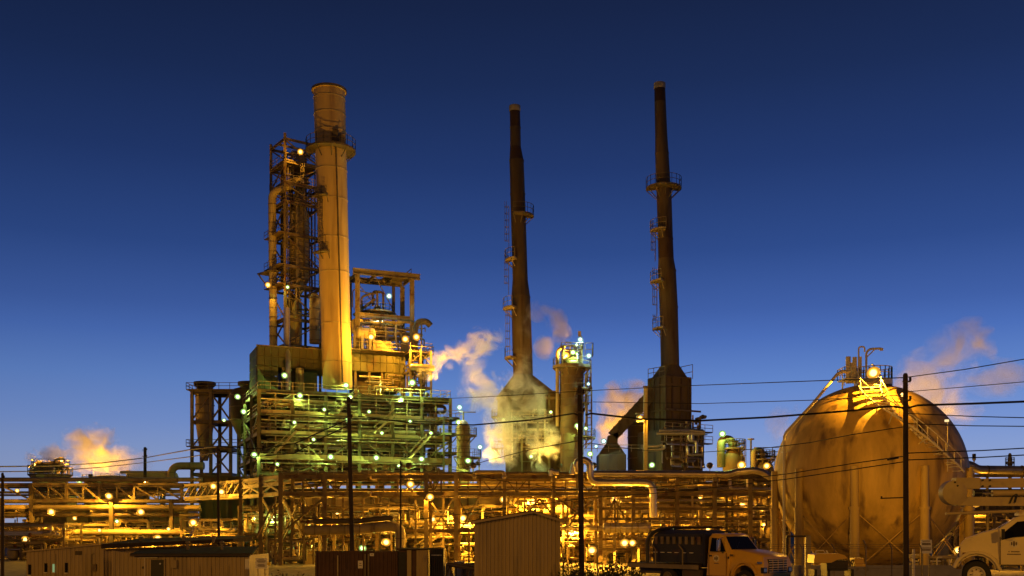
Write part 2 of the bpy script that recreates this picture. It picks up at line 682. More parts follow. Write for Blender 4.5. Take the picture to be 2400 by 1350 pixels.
def stair(t, p0, p1, w=.9, m='pale_steel', side=None):
    """straight flight between two levels"""
    p0, p1 = Vector(p0), Vector(p1)
    d = p1 - p0
    s = Vector((d.x, d.y, 0)).cross(Vector((0, 0, 1))).normalized() * (w / 2)
    for k in (-1, 1):
        MB().beam(p0 + s * k, p1 + s * k, .1, .28).build('stringer', m, t)
        MB().beam(p0 + s * k + Vector((0, 0, 1)), p1 + s * k + Vector((0, 0, 1)), .07).build('handrail', m, t)
    n = max(3, int(abs(d.z) / .24))
    mb = MB()
    for i in range(n):
        q = p0 + d * ((i + .5) / n)
        mb.beam(q - s, q + s, .26, .06)
    mb.build('tread', m, t, kind='stuff')


# ------------------------------------------------------------------ tall pale chimney
D1 = 168


def lean_axis(pxb, pxt, yb, yt, d):
    b, tp = at(pxb, yb, d), at(pxt, yt, d)
    return b, tp, tp - b


def chimney_pale():
    b = at(791, 910, D1)
    tp = at(771, 197, D1)
    zb = b.z
    H = tp.z - zb
    t = thing('chimney', 'wide pale tan chimney with a ring walkway, standing beside the lattice tower', 'chimney', (b.x, b.y, zb))
    L = ((tp.x - b.x) / H, 0)
    mpx = D1 / FPX
    # (pixel row, radius in pixels)
    prof = [(910, 34.5), (850, 34.5), (760, 34), (640, 34.6), (560, 35.2), (470, 35.6), (400, 35.9), (352, 36.2), (310, 36.2), (270, 36.4), (233, 36.4)]
    zs = [(zat(y, D1) - zb, r * mpx) for y, r in prof]
    for (z0, r0), (z1, r1) in zip(zs[:-1], zs[1:]):
        c = (b.x + L[0] * z0, b.y, zb + z0)
        MB().lathe([(r0, 0), (r1, z1 - z0)], c, 40, lean=L).build('shell_course', 'chimney_pale', t, True)
        MB().lathe([(r1 - .01, z1 - z0 - .11), (r1 + .07, z1 - z0 - .09), (r1 + .07, z1 - z0 + .01), (r1 - .01, z1 - z0 + .03)], c, 40, lean=L, caps=False).build('weld_band', 'insulation', t, True)
    z0, r0 = zs[-1]
    c = (b.x + L[0] * z0, b.y, zb + z0)
    MB().lathe([(r0, 0), (r0, 1.15), (r0 + .22, 1.25), (r0 + .22, 1.5), (r0 - .3, 1.5), (r0 - .3, -.5)], c, 40, lean=L, caps=False).build('crown_rim', 'chimney_pale', t, True)
    MB().lathe([(r0 + .225, 1.2), (r0 + .33, 1.2), (r0 + .33, 1.56), (r0 + .225, 1.56)], c, 40, lean=L, caps=False).build('top_band', 'dark_steel', t, True)
    zp = zat(352, D1)
    cx = b.x + L[0] * (zp - zb)
    ring_platform(t, (cx, b.y, zp), 36.3 * mpx + .02, 36.3 * mpx + 1.55, -190, 55, 'dark_steel', 1.6, .3)
    # flat hatch and box by the walkway
    r = 36.3 * mpx
    MB().box((cx + 1.2, b.y - r * .9, zp + 1.6), (.9, .7, 1.8)).build('sampling_box', 'dark_steel', t)
    MB().box((cx + 2.2, b.y - r * .55, zp + 1.2), (.8, .8, 1.4)).build('instrument_box', 'chimney_pale', t)
    # conduit running down the face
    pts = []
    for y in (356, 470, 560, 640, 760, 850, 900):
        z = zat(y, D1)
        a = math.radians(-62)
        rr = 36 * mpx + .12
        pts.append((b.x + L[0] * (z - zb) + math.cos(a) * rr, b.y + math.sin(a) * rr, z))
    MB().tube(pts, .13, 6).build('conduit', 'dark_steel', t)
    # caged ladder and two rest platforms on the shaded side
    for ya, yb in ((462, 545), (545, 605)):
        z0, z1 = zat(yb, D1), zat(ya, D1)
        a = math.radians(-125)
        rr = 36 * mpx + .25
        cx = b.x + L[0] * (z0 - zb)
        ladder(t, (cx + math.cos(a) * rr, b.y + math.sin(a) * rr, z0), z1, (math.cos(a), math.sin(a), 0), True, 'dark_steel', .7)
    for y in (468, 598):
        z = zat(y, D1)
        cx = b.x + L[0] * (z - zb)
        ring_platform(t, (cx, b.y, z), 36 * mpx + .02, 36 * mpx + 1.1, -150, -95, 'dark_steel', 1.2, .2)


chimney_pale()


def chimney_dark(name_label, d, prof, plats, ladders, seams, topcol):
    """prof: (row, left px, right px) from bottom to top"""
    y0, l0, r0 = prof[0]
    b = at((l0 + r0) / 2, y0, d)
    t = thing('chimney', name_label, 'chimney', tuple(b), None)
    pts = [(at((l + r) / 2, y, d), (r - l) / 2 * d / FPX) for y, l, r in prof]
    for i, ((p, ra), (q, rb)) in enumerate(zip(pts[:-1], pts[1:])):
        h = q.z - p.z
        L = ((q.x - p.x) / h, 0)
        m = 'chimney_rust' if prof[i + 1][0] in topcol or abs(ra - rb) > .4 else 'chimney_dark'
        MB().lathe([(ra, 0), (rb, h)], p, 28, lean=L).build('shell_course', m, t, True)
        if abs(ra - rb) > .4 or i in seams:
            MB().lathe([(rb, h - .1), (rb + .07, h - .1), (rb + .07, h + .1), (rb, h + .1)], p, 28, lean=L, caps=False).build('flange', 'chimney_dark', t, True)
    q, rb = pts[-1]
    MB().lathe([(rb + .02, -.9), (rb + .1, -.8), (rb + .1, .1), (rb - .2, .1), (rb - .2, -.9)], q, 28, caps=False).build('top_lip', 'concrete', t, True)

    def cr(y):
        for (ya, la, ra), (yb, lb, rb) in zip(prof[:-1], prof[1:]):
            if yb <= y <= ya:
                k = (ya - y) / (ya - yb)
                return (la + (lb - la) * k + ra + (rb - ra) * k) / 2, (ra - la + (rb - lb - ra + la) * k) / 2 * d / FPX
    for y, a0, a1, w, m in plats:
        c, r = cr(y)
        ring_platform(t, at(c, y, d), r + .02, r + w, a0, a1, m, 1.7, .3)
    for ya, yb, ang in ladders:
        c, r = cr(yb)
        c2, r2 = cr(ya)
        a = math.radians(ang)
        rr = max(r, r2) + .35
        p = at(c, yb, d)
        ladder(t, p + Vector((math.cos(a) * rr - .2, math.sin(a) * rr, 0)), zat(ya, d), (math.cos(a), math.sin(a), 0), True, 'steel', .7)
    return t


chimney_dark('shorter of the two slender dark chimneys, rising from the hood wrapped in steam', 186,
             [(880, 1203, 1249), (820, 1201, 1247.5), (697, 1198.5, 1242.5), (655, 1201.5, 1237), (560, 1199, 1234), (455, 1196, 1230.5), (377, 1194, 1227.5), (345, 1195.5, 1221), (300, 1195.5, 1220), (250, 1194.5, 1218.5)],
             [(505, -110, 20, 1.5, 'steel'), (608, -200, -110, 1.3, 'pale_steel'), (722, -200, -120, 1.6, 'pale_steel'), (838, -200, -130, 1.5, 'pale_steel')],
             [(485, 590, 182), (600, 690, 182), (722, 838, 182)], (0, 1, 4, 5, 7), (345, 250))
chimney_dark('taller slender dark chimney with a ring walkway, standing on the ribbed furnace box', 186,
             [(858, 1549, 1592), (720, 1546, 1588.5), (635, 1542, 1584), (607, 1543, 1579), (560, 1542, 1577), (445, 1538.5, 1573.5), (425, 1537.5, 1571), (360, 1535.5, 1567), (318, 1535.5, 1564), (240, 1534, 1560.5), (197, 1533.5, 1558.5)],
             [(440, -200, 20, 1.9, 'steel'), (540, -190, -95, 1.4, 'pale_steel'), (660, -190, -120, 1.5, 'pale_steel'), (770, -190, -120, 1.4, 'pale_steel')],
             [(530, 612, 182), (640, 740, 182), (750, 768, 182)], (0, 1, 3, 4, 6), (560, 197))

# ------------------------------------------------------------------ big green-lit process structure
F0 = Fr(607, 160, 22)
ZL = [zat(1105, 160), zat(1068, 160), zat(1010, 160), zat(962, 160), zat(912, 160)]
US = [0, 5.2, 10.5, 16, 21.5, 26.5, 31.5]
VS = [0, 8, 16, 25]
t = thing('process_structure', 'open steel process structure of stacked decks lit green by floodlights', 'structure', tuple(F0(0, 0, PLANT_Z)))
GREEN = t
steel_frame(t, F0, US, VS, ZL, m='green_steel', cw=.5, bw=.3, bh=.55, decks=ZL[1:])
for z in ZL[1:]:
    railing(t, [F0(0, 25, z + .12), F0(0, 0, z + .12), F0(31.5, 0, z + .12), F0(31.5, 25, z + .12)], 1.15, m='pale_steel', step=1.75)
# deep plate girder at the second level
for a, b in zip(US[:-1], US[1:]):
    MB().box((F0((a + b) / 2, -.35, ZL[1] - .1)), ((b - a) - .04, .12, .95), F0.a).build('plate_girder', 'clad', t)
for u0, u1, za, zb in ((5.2, 0, 2, 1), (5.2, 10.5, 2, 1), (16, 10.5, 2, 1), (16, 21.5, 2, 1), (26.5, 21.5, 1, 2), (26.5, 31.5, 1, 2), (5.2, 10.5, 0, 1), (10.5, 5.2, 0, 1), (21.5, 26.5, 1, 0), (26.5, 21.5, 1, 0), (0, 5.2, 3, 4)):
    brace(t, F0(u0, -.05, ZL[za] - .5), F0(u1, -.05, ZL[zb] - .5), .24, 'green_steel')
for v0, v1, za, zb in ((0, 8, 1, 2), (8, 16, 2, 1), (16, 25, 1, 2), (0, 8, 3, 2), (8, 16, 2, 3), (16, 25, 3, 4), (0, 8, 1, 0), (16, 25, 0, 1)):
    brace(t, F0(-.05, v0, ZL[za] - .5), F0(-.05, v1, ZL[zb] - .5), .24, 'green_steel')
for i, (u, za, zb) in enumerate(((2, 1, 2), (18, 2, 3), (12, 3, 4), (24, 1, 2))):
    stair(t, F0(u, -1.2, ZL[za] + .1), F0(u + 3.6, -1.2, ZL[zb] + .1), .9)
    deck(t, [F0(u - 1.2, -1.9, 0), F0(u + .3, -1.9, 0), F0(u + .3, 0, 0), F0(u - 1.2, 0, 0)], ZL[za] + .1, .14, 'green_steel')
for k, z in enumerate(ZL[:-1]):
    h = ZL[k + 1] - z
    pipework(t, F0, .6, 31, .5, 9, z + .4, z + h - .5, 62, 40 + k, ('jacket', 'green_steel', 'pale_steel', 'dark_steel', 'insulation'), (.07, .22))
    equipment(t, F0, 1, 31, 3, 9, z + .15, h * .8, 13, 60 + k, ('green_steel', 'insulation', 'steel', 'dark_steel'))
    # back sheeting that closes the view through the decks
    for i in range(6):
        MB().box(F0((US[i] + US[i + 1]) / 2, 17, z + h / 2), (US[i + 1] - US[i] - .1, .1, h - .7), F0.a).build('screen_sheet', 'casing', t)
    for v0, v1 in ((8, 16), (16, 25)):
        if k in (1, 2):
            MB().box(F0(3, (v0 + v1) / 2, z + h * .45), (.1, v1 - v0 - .5, h * .6), F0.a).build('screen_sheet', 'casing', t)
for k in (2, 3):
    for a, b in zip(US[:-1], US[1:]):
        beam(t, F0(a + .28, -.42, ZL[k] - .1), F0(b - .28, -.42, ZL[k] - .1), .16, .5, 'clad', 'fascia_beam')
for k, z in enumerate(ZL[:-1]):
    h = ZL[k + 1] - z
    for u in (2.6, 7.8, 13.2, 18.8, 24, 29):
        MB().ibeam(F0(u, .2, z + .15), F0(u, .2, z + h - .6), .2, .2, up=(0, 1, 0)).build('post', 'pale_steel', t)
    MB().tube([F0(.3, -.6, z + h * .55), F0(12, -.6, z + h * .55), F0(12, -.6, z + h * .7), F0(31, -.6, z + h * .7)], .11, 7).build('pipe', 'jacket', t, True)
    MB().box(F0(16, -.55, z + h * .82), (30, .4, .1), F0.a).build('cable_tray', 'pale_steel', t)
pipework(t, F0, .3, 3, 8, 24, ZL[0], ZL[3], 40, 77, ('jacket', 'green_steel', 'dark_steel'), (.08, .2))

# big dark drums on the second deck, round ends towards the viewer
for i, (u, r) in enumerate(((8.2, 1.7), (5.2, 1.2))):
    q = thing('surge_drum', ['large dark drum with domed end lying on the green-lit second deck', 'smaller dark drum lying left of the large one on the second deck'][i], 'drum', tuple(F0(u, 3, ZL[1] + .1)), 'drums on the green-lit decks')
    drum_flat(q, F0(u, 4, ZL[1] + r + .6), r, 5, F0.w, 'dark_steel', 'shell', z0=ZL[1] + .14)
# row of round exchangers on the lowest deck
for i, u in enumerate((9.2, 12, 18.5, 20.6, 24, 28)):
    q = thing('heat_exchanger', ['round exchanger end below the deep girder, leftmost of six', 'round exchanger end below the deep girder, second of six from the left', 'round exchanger end just right of the dark utility pole', 'round exchanger end second right of the dark utility pole', 'round exchanger end below the girder, second of six from the right', 'round exchanger end below the deep girder, rightmost of six'][i],
              'heat exchanger', tuple(F0(u, 1.2, ZL[0])), 'exchangers on the lowest deck')
    drum_flat(q, F0(u, 2.4, ZL[0] + 1.35), .72, 3.4, F0.w, 'clad', 'shell', z0=ZL[0] + .02)
    MB().lathe([(.72, 0), (.86, 0), (.86, .18), (.72, .18)], F0(u, 1.0, ZL[0] + 1.35), 16, axis=F0.w).build('channel_flange', 'steel', q, True)

# panelled casing above the decks
t = thing('panel_casing', 'long dark panelled casing box on top of the green-lit decks, behind the big chimney', 'casing', tuple(F0(0, 6, ZL[4])))
PB, PT = 29.1, 32.3
MB().box(F0(13, 10, (PB + PT) / 2), (24.9, 7.9, PT - PB), F0.a).build('core', 'casing', t)
MB().box(F0(2, 10, (ZL[4] + PB) / 2 + .1), (2.9, 7.9, PB - ZL[4] - .3), F0.a).build('lower_core', 'casing', t)
MB().box(F0(23.6, 10, (26.4 + PB) / 2), (3.6, 7.9, PB - 26.4 - .02), F0.a).build('lower_core', 'casing', t)
pm = bpy.data.meshes.new('panel')
x, y, z = .53, .06, .76
pm.from_pydata([(-x, 0, -z), (x, 0, -z), (x, 0, z), (-x, 0, z), (-x + .05, -y, -z + .05), (x - .05, -y, -z + .05), (x - .05, -y, z - .05), (-x + .05, -y, z - .05)], [],
               [(4, 5, 6, 7), (0, 1, 5, 4), (1, 2, 6, 5), (2, 3, 7, 6), (3, 0, 4, 7)])
pm.materials.append(MAT['casing'])
for i in range(22):
    u = .55 + 1.132 * (i + .5)
    rows = [PT - .8, PT - 2.4]
    if i < 3:
        rows += [PT - 4.0, PT - 5.6, PT - 7.1]
    if 18 < i < 22:
        rows += [PT - 4.05, PT - 5.2]
    for z in rows:
        inst(pm, 'panel', t, F0(u, 6.02 - RNG.uniform(.0, .03), z), F0.a)
for j in range(7):
    for z in (PT - .8, PT - 2.4, PT - 4, PT - 5.6):
        inst(pm, 'panel', t, F0(.53, 6.6 + 1.13 * (j + .5), z), F0.a - math.pi / 2)
MB().beam(F0(.4, 5.9, PT + .06), F0(25.6, 5.9, PT + .06), .3, .2).build('top_rail', 'steel', t)
for u in (4.8, 7.5, 16.8, 19.2, 21.4, 25.3):
    column(t, F0(u, 6.3, ZL[4] + .15), PB - .02, .4, 'steel')
MB().box(F0(20, 11, 27), (5, 6, 4), F0.a).build('duct', 'dark_steel', t)
MB().box(F0(8, 12, 27), (6, 5, 4), F0.a).build('duct', 'dark_steel', t)
MB().tube([F0(5.5, 5.7, ZL[4] + .3), F0(5.5, 5.7, PB + 1.0), F0(5.5, 7, 33.5), F0(5.5, 7, 39)], .48, 12, 1).build('silver_pipe', 'jacket', t, True)
MB().tube([F0(7.4, 5.9, ZL[4] + .3), F0(7.4, 5.9, PB - .1)], .7, 12).build('pipe', 'insulation', t, True)
pipework(t, F0, 16, 25, 4.2, 5.8, ZL[4] + .4, PB - .3, 14, 5, ('steel', 'jacket', 'dark_steel'), (.06, .16))

# ------------------------------------------------------------------ lattice tower with the tall vessel
F1 = Fr(668, 178, 35)
t = thing('lattice_tower', 'tall open steel lattice tower with many walkways, left of the wide pale chimney', 'tower', tuple(F1(0, 0, 24)))
LAT = t
ZT = [zat(y, 178) for y in (805, 745, 665, 620, 545, 470, 425, 375, 322)]
steel_frame(t, F1, [0, 6.6], [0, 6.4], ZT, z0=24.7, m='bridge_steel', cw=.42, bw=.28, bh=.4, top=zat(312, 178))
for i in range(len(ZT) - 1):
    a, b = ZT[i], ZT[i + 1]
    if i % 2 == 0:
        brace(t, F1(0, 6.4, a), F1(0, 0, b - .4), .2, 'bridge_steel')
        brace(t, F1(0, 0, a), F1(0, 6.4, b - .4), .2, 'bridge_steel')
        brace(t, F1(0, -.03, a), F1(6.6, -.03, b - .4), .2, 'bridge_steel')
    else:
        brace(t, F1(6.6, -.03, a), F1(0, -.03, b - .4), .2, 'bridge_steel')
        brace(t, F1(0, 0, a), F1(0, 6.4, b - .4), .2, 'bridge_steel')
for i, z in enumerate(ZT[1:8]):
    e = 1.2 if i in (1, 2, 3) else .2
    q = [F1(-e, -.2, 0), F1(6.7, -.2, 0), F1(6.7, 1.4, 0), F1(1.3, 1.4, 0), F1(1.3, 6.6, 0), F1(-e, 6.6, 0)]
    deck(t, q, z + .14, .12, 'bridge_steel')
    railing(t, [F1(-e, 6.6, z + .14), F1(-e, -.2, z + .14), F1(6.7, -.2, z + .14)], 1.15, m='bridge_steel', step=1.6)
deck(t, [F1(0, 0, 0), F1(6.6, 0, 0), F1(6.6, 6.4, 0), F1(0, 6.4, 0)], ZT[7] + .3, .12)
deck(t, [F1(-1.6, 2, 0), F1(0, 2, 0), F1(0, 6.4, 0), F1(-2.6, 6.4, 0)], zat(628, 178), .2)
brace(t, F1(-2.4, 6.3, zat(630, 178)), F1(0, 6.3, zat(668, 178)), .18)
pipework(t, F1, .4, 6.2, .4, 3, ZT[1], ZT[7], 46, 9, ('dark_steel', 'steel'), (.06, .14))
pipework(t, F1, .6, 6.0, 1, 5, ZT[7] + .5, ZT[8] - .6, 10, 19, ('clad', 'steel'), (.06, .16))
ladder(t, F1(3, -.3, ZT[6]), ZT[7], (F1.w * -1), True, 'steel')
MB().beam(F1(0, 3, ZT[8] - .3), F1(6.6, 3, ZT[8] - .3), .25, .35).build('hoist_beam', 'clad', t)
MB().box(F1(3.6, 1.6, ZT[7] + 1.6), (1.0, .9, 1.6), F1.a).build('hoist_housing', 'insulation', t)

c = F1(3.7, 2.4, 0)
t = thing('reactor_vessel', 'tall ribbed vessel standing inside the lattice tower, narrow neck at the top', 'vessel', (c.x, c.y, ZT[0]))
zz = lambda y: zat(y, 182.3)
MB().lathe([(.45, zz(690) - 0), (1.75, zz(655)), (1.75, zz(520)), (1.1, zz(475)), (.82, zz(470)), (.82, zz(425)), (.5, zz(418))], (c.x, c.y, 0), 24).build('shell', 'clad', t, True)
for k in range(14):
    z = zz(652) + k * (zz(524) - zz(652)) / 13
    MB().lathe([(1.75, z - .06), (1.86, z - .06), (1.86, z + .06), (1.75, z + .06)], (c.x, c.y, 0), 24, caps=False).build('stiffener_ring', 'steel', t, True)
MB().box((c.x + .3, c.y - 1.75, zz(652)), (.9, .5, .9)).build('manway', 'dark_steel', t)
MB().lathe([(.7, zz(905)), (.7, zz(720)), (.4, zz(690))], (c.x - .3, c.y, 0), 16).build('standpipe', 'insulation', t, True)
MB().lathe([(1.5, zz(805)), (1.5, zz(715)), (.9, zz(690))], (c.x - 1.2, c.y + .8, 0), 18).build('stripper', 'insulation', t, True)
q = F1(-1.6, 4.2, 0)
t = thing('riser_pipe', 'thick tan riser pipe up the outer side of the lattice tower, elbow at the top', 'pipe', (q.x, q.y, ZT[0]))
w = at(641, 800, q.y)
MB().tube([(w.x, q.y, zat(830, q.y)), (w.x - .25, q.y, zat(452, q.y)), (w.x + 3.5, q.y - 1.4, zat(440, q.y))], .7, 16, 1.2).build('pipe', 'clad', t, True)
for y in range(480, 800, 22):
    MB().lathe([(.7, -.05), (.77, -.05), (.77, .05), (.7, .05)], (w.x - .25 * (830 - y) / 378, q.y, zat(y, q.y)), 16, caps=False).build('band', 'steel', t, True)
w = at(738, 800, 176)
t = thing('standing_column', 'narrow banded column between the ribbed vessel and the wide pale chimney', 'vessel', (w.x, 176, zat(905, 176)))
MB().lathe([(.95, zat(805, 176)), (.95, zat(700, 176)), (.5, zat(688, 176))], (w.x, 176, 0), 16).build('shell', 'insulation', t, True)
for y in (700, 725, 750, 775, 798):
    MB().lathe([(.95, -.06), (1.03, -.06), (1.03, .06), (.95, .06)], (w.x, 176, zat(y, 176)), 16, caps=False).build('band', 'steel', t, True)

t = LAT
for k in range(3, 8):
    MB().box(F1(4.6, 5.2, ZT[k] - 1.2), (2.6, 1.6, 1.8), F1.a).build('vessel_box', 'dark_steel', t)
    MB().tube([F1(.9, 3.2, ZT[k - 1] + .3), F1(.9, 3.2, ZT[k] - .5), F1(2.4, 1.6, ZT[k] - .5)], .34, 10, .6).build('pipe', 'dark_steel', t, True)
    beam(t, F1(0, 3.2, ZT[k] - .2), F1(6.6, 3.2, ZT[k] - .2), .25, .35, 'bridge_steel')

# ------------------------------------------------------------------ portal crane frame on the casing
F2 = Fr(838, 172, 22)
t = thing('portal_frame', 'open steel portal frame with twin top girders, right of the wide pale chimney', 'frame', tuple(F2(0, 0, PT)))
for u, v in ((0, 0), (9.5, 0), (0, 6), (9.5, 6)):
    column(t, F2(u, v, PT), 45.4, .75)
for v, e in ((0, 1.4), (6, 0)):
    beam(t, F2(-.8, v, 45.9), F2(9.5 + e, v, 45.9), .7, .95)
for u in (0, 3.2, 6.4, 9.5):
    beam(t, F2(u, .4, 45.7), F2(u, 5.6, 45.7), .35, .5)
beam(t, F2(.3, 0, 38.6), F2(9.2, 0, 38.6), .5, .8)
beam(t, F2(.3, 6, 38.6), F2(9.2, 6, 38.6), .5, .6)
MB().box(F2(7.6, 5, 41.8), (.5, .3, 7), F2.a).build('cable_trunk', 'dark_steel', t)
brace(t, F2(3, 0, 45.4), F2(9.2, 5.8, 38.8), .12)
brace(t, F2(0, 3, 45.4), F2(4, 3, 41), .12)
MB().tube([F2(-.6, 1, 40), F2(-.6, 1, 43.2), F2(2, 1, 42.6), F2(4.6, 1, 42.9)], .1, 6, .8).build('hose', 'dark_steel', t, True)
railing(t, [F2(5.5, 5.6, 46.4), F2(9.8, 5.6, 46.4), F2(9.8, 1.5, 46.4)], 1.2, .09, m='steel')
deck(t, [F2(5.5, 1.5, 0), F2(9.8, 1.5, 0), F2(9.8, 5.6, 0), F2(5.5, 5.6, 0)], 46.35, .12)
t = thing('coking_vessel', 'squat vessel with flared collar and looping pipes, standing inside the portal frame', 'vessel', tuple(F2(4, 3, PT)))
c = F2(4.2, 3, 0)
MB().lathe([(1.5, PT), (1.5, 37.2), (1.1, 38), (1.1, 39.3), (1.9, 39.5), (1.9, 39.9), (.9, 40.3), (.4, 41)], (c.x, c.y, 0), 20).build('shell', 'insulation', t, True)
ring_platform(t, (c.x, c.y, 39.9), 1.9, 2.9, 0, 360, 'steel', 1.1)
for p in ([(-2.6, -1, 38.5), (-2.6, -1, 42.4), (.1, -1, 43.2), (.1, -1, 40)], [(1, 0, 40.5), (1, 0, 43.4), (-.8, 0, 43.6), (-.8, 0, 41)]):
    MB().tube([(c.x + a, c.y + b, z) for a, b, z in p], .2, 8, .6).build('loop_pipe', 'steel', t, True)
stair(t, (c.x - 4, c.y - 1, 39.2), (c.x - .2, c.y - 1, 42), .8, 'steel')
t = thing('top_deck_unit', 'brightly lit tangle of pipes and drums on the casing roof under the portal frame', 'process unit', tuple(F2(0, -1, PT)))
deck(t, [F2(-1.5, -1.5, 0), F2(13, -1.5, 0), F2(13, 7, 0), F2(-1.5, 7, 0)], PT + .35, .14)
railing(t, [F2(-1.5, -1.5, PT + .35), F2(12.9, -1.5, PT + .35), F2(12.9, 7, PT + .35)], 1.2, .08, m='clad', step=1.4)
MB().box(F2(4, -.2, PT + 1.2), (3.2, 1.4, 1.6), F2.a).build('housing', 'clad', t)
drum_flat(t, F2(1.2, -.6, PT + 3.2), .95, 3.4, F2.u, 'clad_bright', z0=PT + .36)
MB().box(F2(8.4, .8, PT + 1.5), (1.2, 1.2, 2.1), F2.a).build('housing', 'clad', t)
pipework(t, F2, -1, 12, -.8, 3.5, PT + .6, 38, 34, 21, ('clad_bright', 'jacket', 'pale_steel'), (.07, .2))
MB().tube([F2(9.7, -1, PT + .4), F2(9.7, -1, 36.9), F2(10.3, -1, 38), F2(11.8, -1, 38.2), F2(12.5, -1, 37.5)], .55, 12, .9).build('gooseneck_vent', 'steel', t, True)
for u in (-1, .3, 2, 5.6, 7.2, 9, 11):
    MB().beam(F2(u, 3.5, PT + .36), F2(u, 3.5, 38), .14).build('post', 'clad_bright', t)

F3 = Fr(962, 171, 22)
t = thing('lattice_annex', 'dark lattice bay at the right end of the panelled casing where steam escapes', 'structure', tuple(F3(0, 0, ZL[4])))
steel_frame(t, F3, [0, 1.8, 3.6], [0, 5], [26.5, 29.2, 30.3, PT + .2], z0=ZL[4] - 3, m='steel', cw=.35, bw=.2, bh=.3, top=PT + .3)
for a, b, c_, d_ in ((0, 26.5, 1.8, 29), (1.8, 26.5, 3.6, 29), (3.6, 30.4, 1.8, 32), (0, 30.4, 1.8, 32)):
    brace(t, F3(a, -.03, b), F3(c_, -.03, d_), .14)
drum_flat(t, F3(1.9, -.4, 29.6), .55, 4.4, F3.u, 'jacket', z0=29)
pipework(t, F3, .1, 3.4, .1, 3, 25, 32, 24, 31, ('dark_steel', 'steel'), (.06, .16))
railing(t, [F3(0, 0, PT + .3), F3(3.8, 0, PT + .3), F3(3.8, 5, PT + .3)], 1.2, m='steel')
pipework(t, F3, 3.6, 4.6, .1, 3, 14, 24, 10, 33, ('steel', 'jacket'), (.06, .16))

# right-hand stair annex of the big structure
F4 = Fr(1040, 168, 22)
t = thing('stair_annex', 'narrow railed platforms stepping down at the right edge of the green-lit structure', 'structure', tuple(F4(0, 0, PLANT_Z)))
steel_frame(t, F4, [0, 2.6], [0, 5], [zat(1060, 168), zat(1015, 168), zat(978, 168)], m='green_steel', cw=.3, bw=.2, bh=.3, decks=[zat(1060, 168), zat(1015, 168), zat(978, 168)])
for y in (1060, 1015, 978):
    z = zat(y, 168) + .12
    railing(t, [F4(-.8, 0, z), F4(3.4, 0, z), F4(3.4, 4, z)], 1.1)
brace(t, F4(0, -.02, zat(1060, 168)), F4(2.6, -.02, zat(1018, 168)), .15)

# ------------------------------------------------------------------ cyclone tower at the far left of the structure
F5 = Fr(450, 196, 0)
t = thing('cyclone_tower', 'narrow steel tower at the far left of the green-lit decks with a railed roof', 'tower', tuple(F5(0, 0, PLANT_Z)))
ZC = [zat(y, 196) for y in (1108, 1048, 985, 915)]
steel_frame(t, F5, [0, 3.6, 7.4], [0, 6], ZC, m='steel', cw=.55, bw=.4, bh=.6)
for i in range(3):
    brace(t, F5(3.7, -.02, ZC[i]), F5(7.3, -.02, ZC[i + 1] - .6), .3)
    brace(t, F5(7.3, -.02, ZC[i]), F5(3.7, -.02, ZC[i + 1] - .6), .3)
    brace(t, F5(0, -.02, ZC[i]), F5(3.6, -.02, ZC[i + 1] - .6), .25)
for z in (ZC[1], ZC[3]):
    q = [F5(-.9, -.7, 0), F5(8.6, -.7, 0), F5(8.6, 0, 0), F5(-.9, 0, 0)]
    deck(t, q, z + .2, .2)
    railing(t, [F5(-.9, 5, z + .2), F5(-.9, -.7, z + .2), F5(9.5, -.7, z + .2)], 1.2, .09, m='steel')
deck(t, [F5(-.9, 0, 0), F5(8.6, 0, 0), F5(8.6, 6, 0), F5(-.9, 6, 0)], ZC[3] + .2, .2)
for i, (px, yb) in enumerate(((480, 895), (585, 901))):
    d = 199 if i == 0 else 186
    c = at(px, yb, d)
    q = thing('cyclone', ['tall tapering cyclone with a wide flat cap inside the far left tower', 'grey hooded cyclone with a wide flat cap beside the panelled casing'][i], 'cyclone', (c.x, c.y, PLANT_Z))
    s = d / FPX
    MB().lathe([(.6, zat(1080, d)), (1.0, zat(1060, d)), (1.75, zat(990, d)), (1.75, zat(925, d)), (1.55, zat(915, d))], (c.x, c.y, 0), 20).build('body', 'clad' if i == 0 else 'green_steel', q, True)
    MB().lathe([(1.6, zat(915, d)), (1.6, zat(908, d)), (2.1, zat(903, d)), (2.1, zat(896, d)), (1.2, zat(895, d))], (c.x, c.y, 0), 20).build('cap', 'dark_steel', q, True)
    for y in (930, 950, 970, 990):
        MB().lathe([(1.75, -.08), (1.87, -.08), (1.87, .08), (1.75, .08)], (c.x, c.y, zat(y, d)), 20, caps=False).build('band', 'steel', q, True)
c = at(570, 960, 181)
t = thing('dust_hopper', 'rounded grey dust hopper lit green at the left end of the upper decks', 'hopper', (c.x, c.y, zat(1030, 181)))
MB().lathe([(.7, zat(1030, 181)), (2.3, zat(985, 181)), (2.3, zat(925, 181)), (1.6, zat(912, 181)), (.6, zat(908, 181))], (c.x, c.y, 0), 22).build('shell', 'casing', t, True)
for y in (985, 955, 928):
    MB().lathe([(2.3, -.08), (2.42, -.08), (2.42, .08), (2.3, .08)], (c.x, c.y, zat(y, 181)), 22, caps=False).build('band', 'steel', t, True)
t = thing('loop_pipe', 'fat tan pipe loop bending over beside the foot of the cyclone tower', 'pipe', tuple(at(405, 1130, 185)))
MB().tube([at(402, 1135, 185), at(402, 1092, 185), at(478, 1092, 185)], .68, 14, 1.8).build('pipe', 'insulation', t, True)
for y in (1108, 1122):
    p = at(402, y, 185)
    MB().lathe([(.68, -.06), (.76, -.06), (.76, .06), (.68, .06)], p, 14, caps=False).build('band', 'steel', t, True)

# ------------------------------------------------------------------ furnace under the shorter dark chimney
def loft(ring0, ring1):
    n = len(ring0)
    return ring0 + ring1, [(i, (i + 1) % n, n + (i + 1) % n, n + i) for i in range(n)]


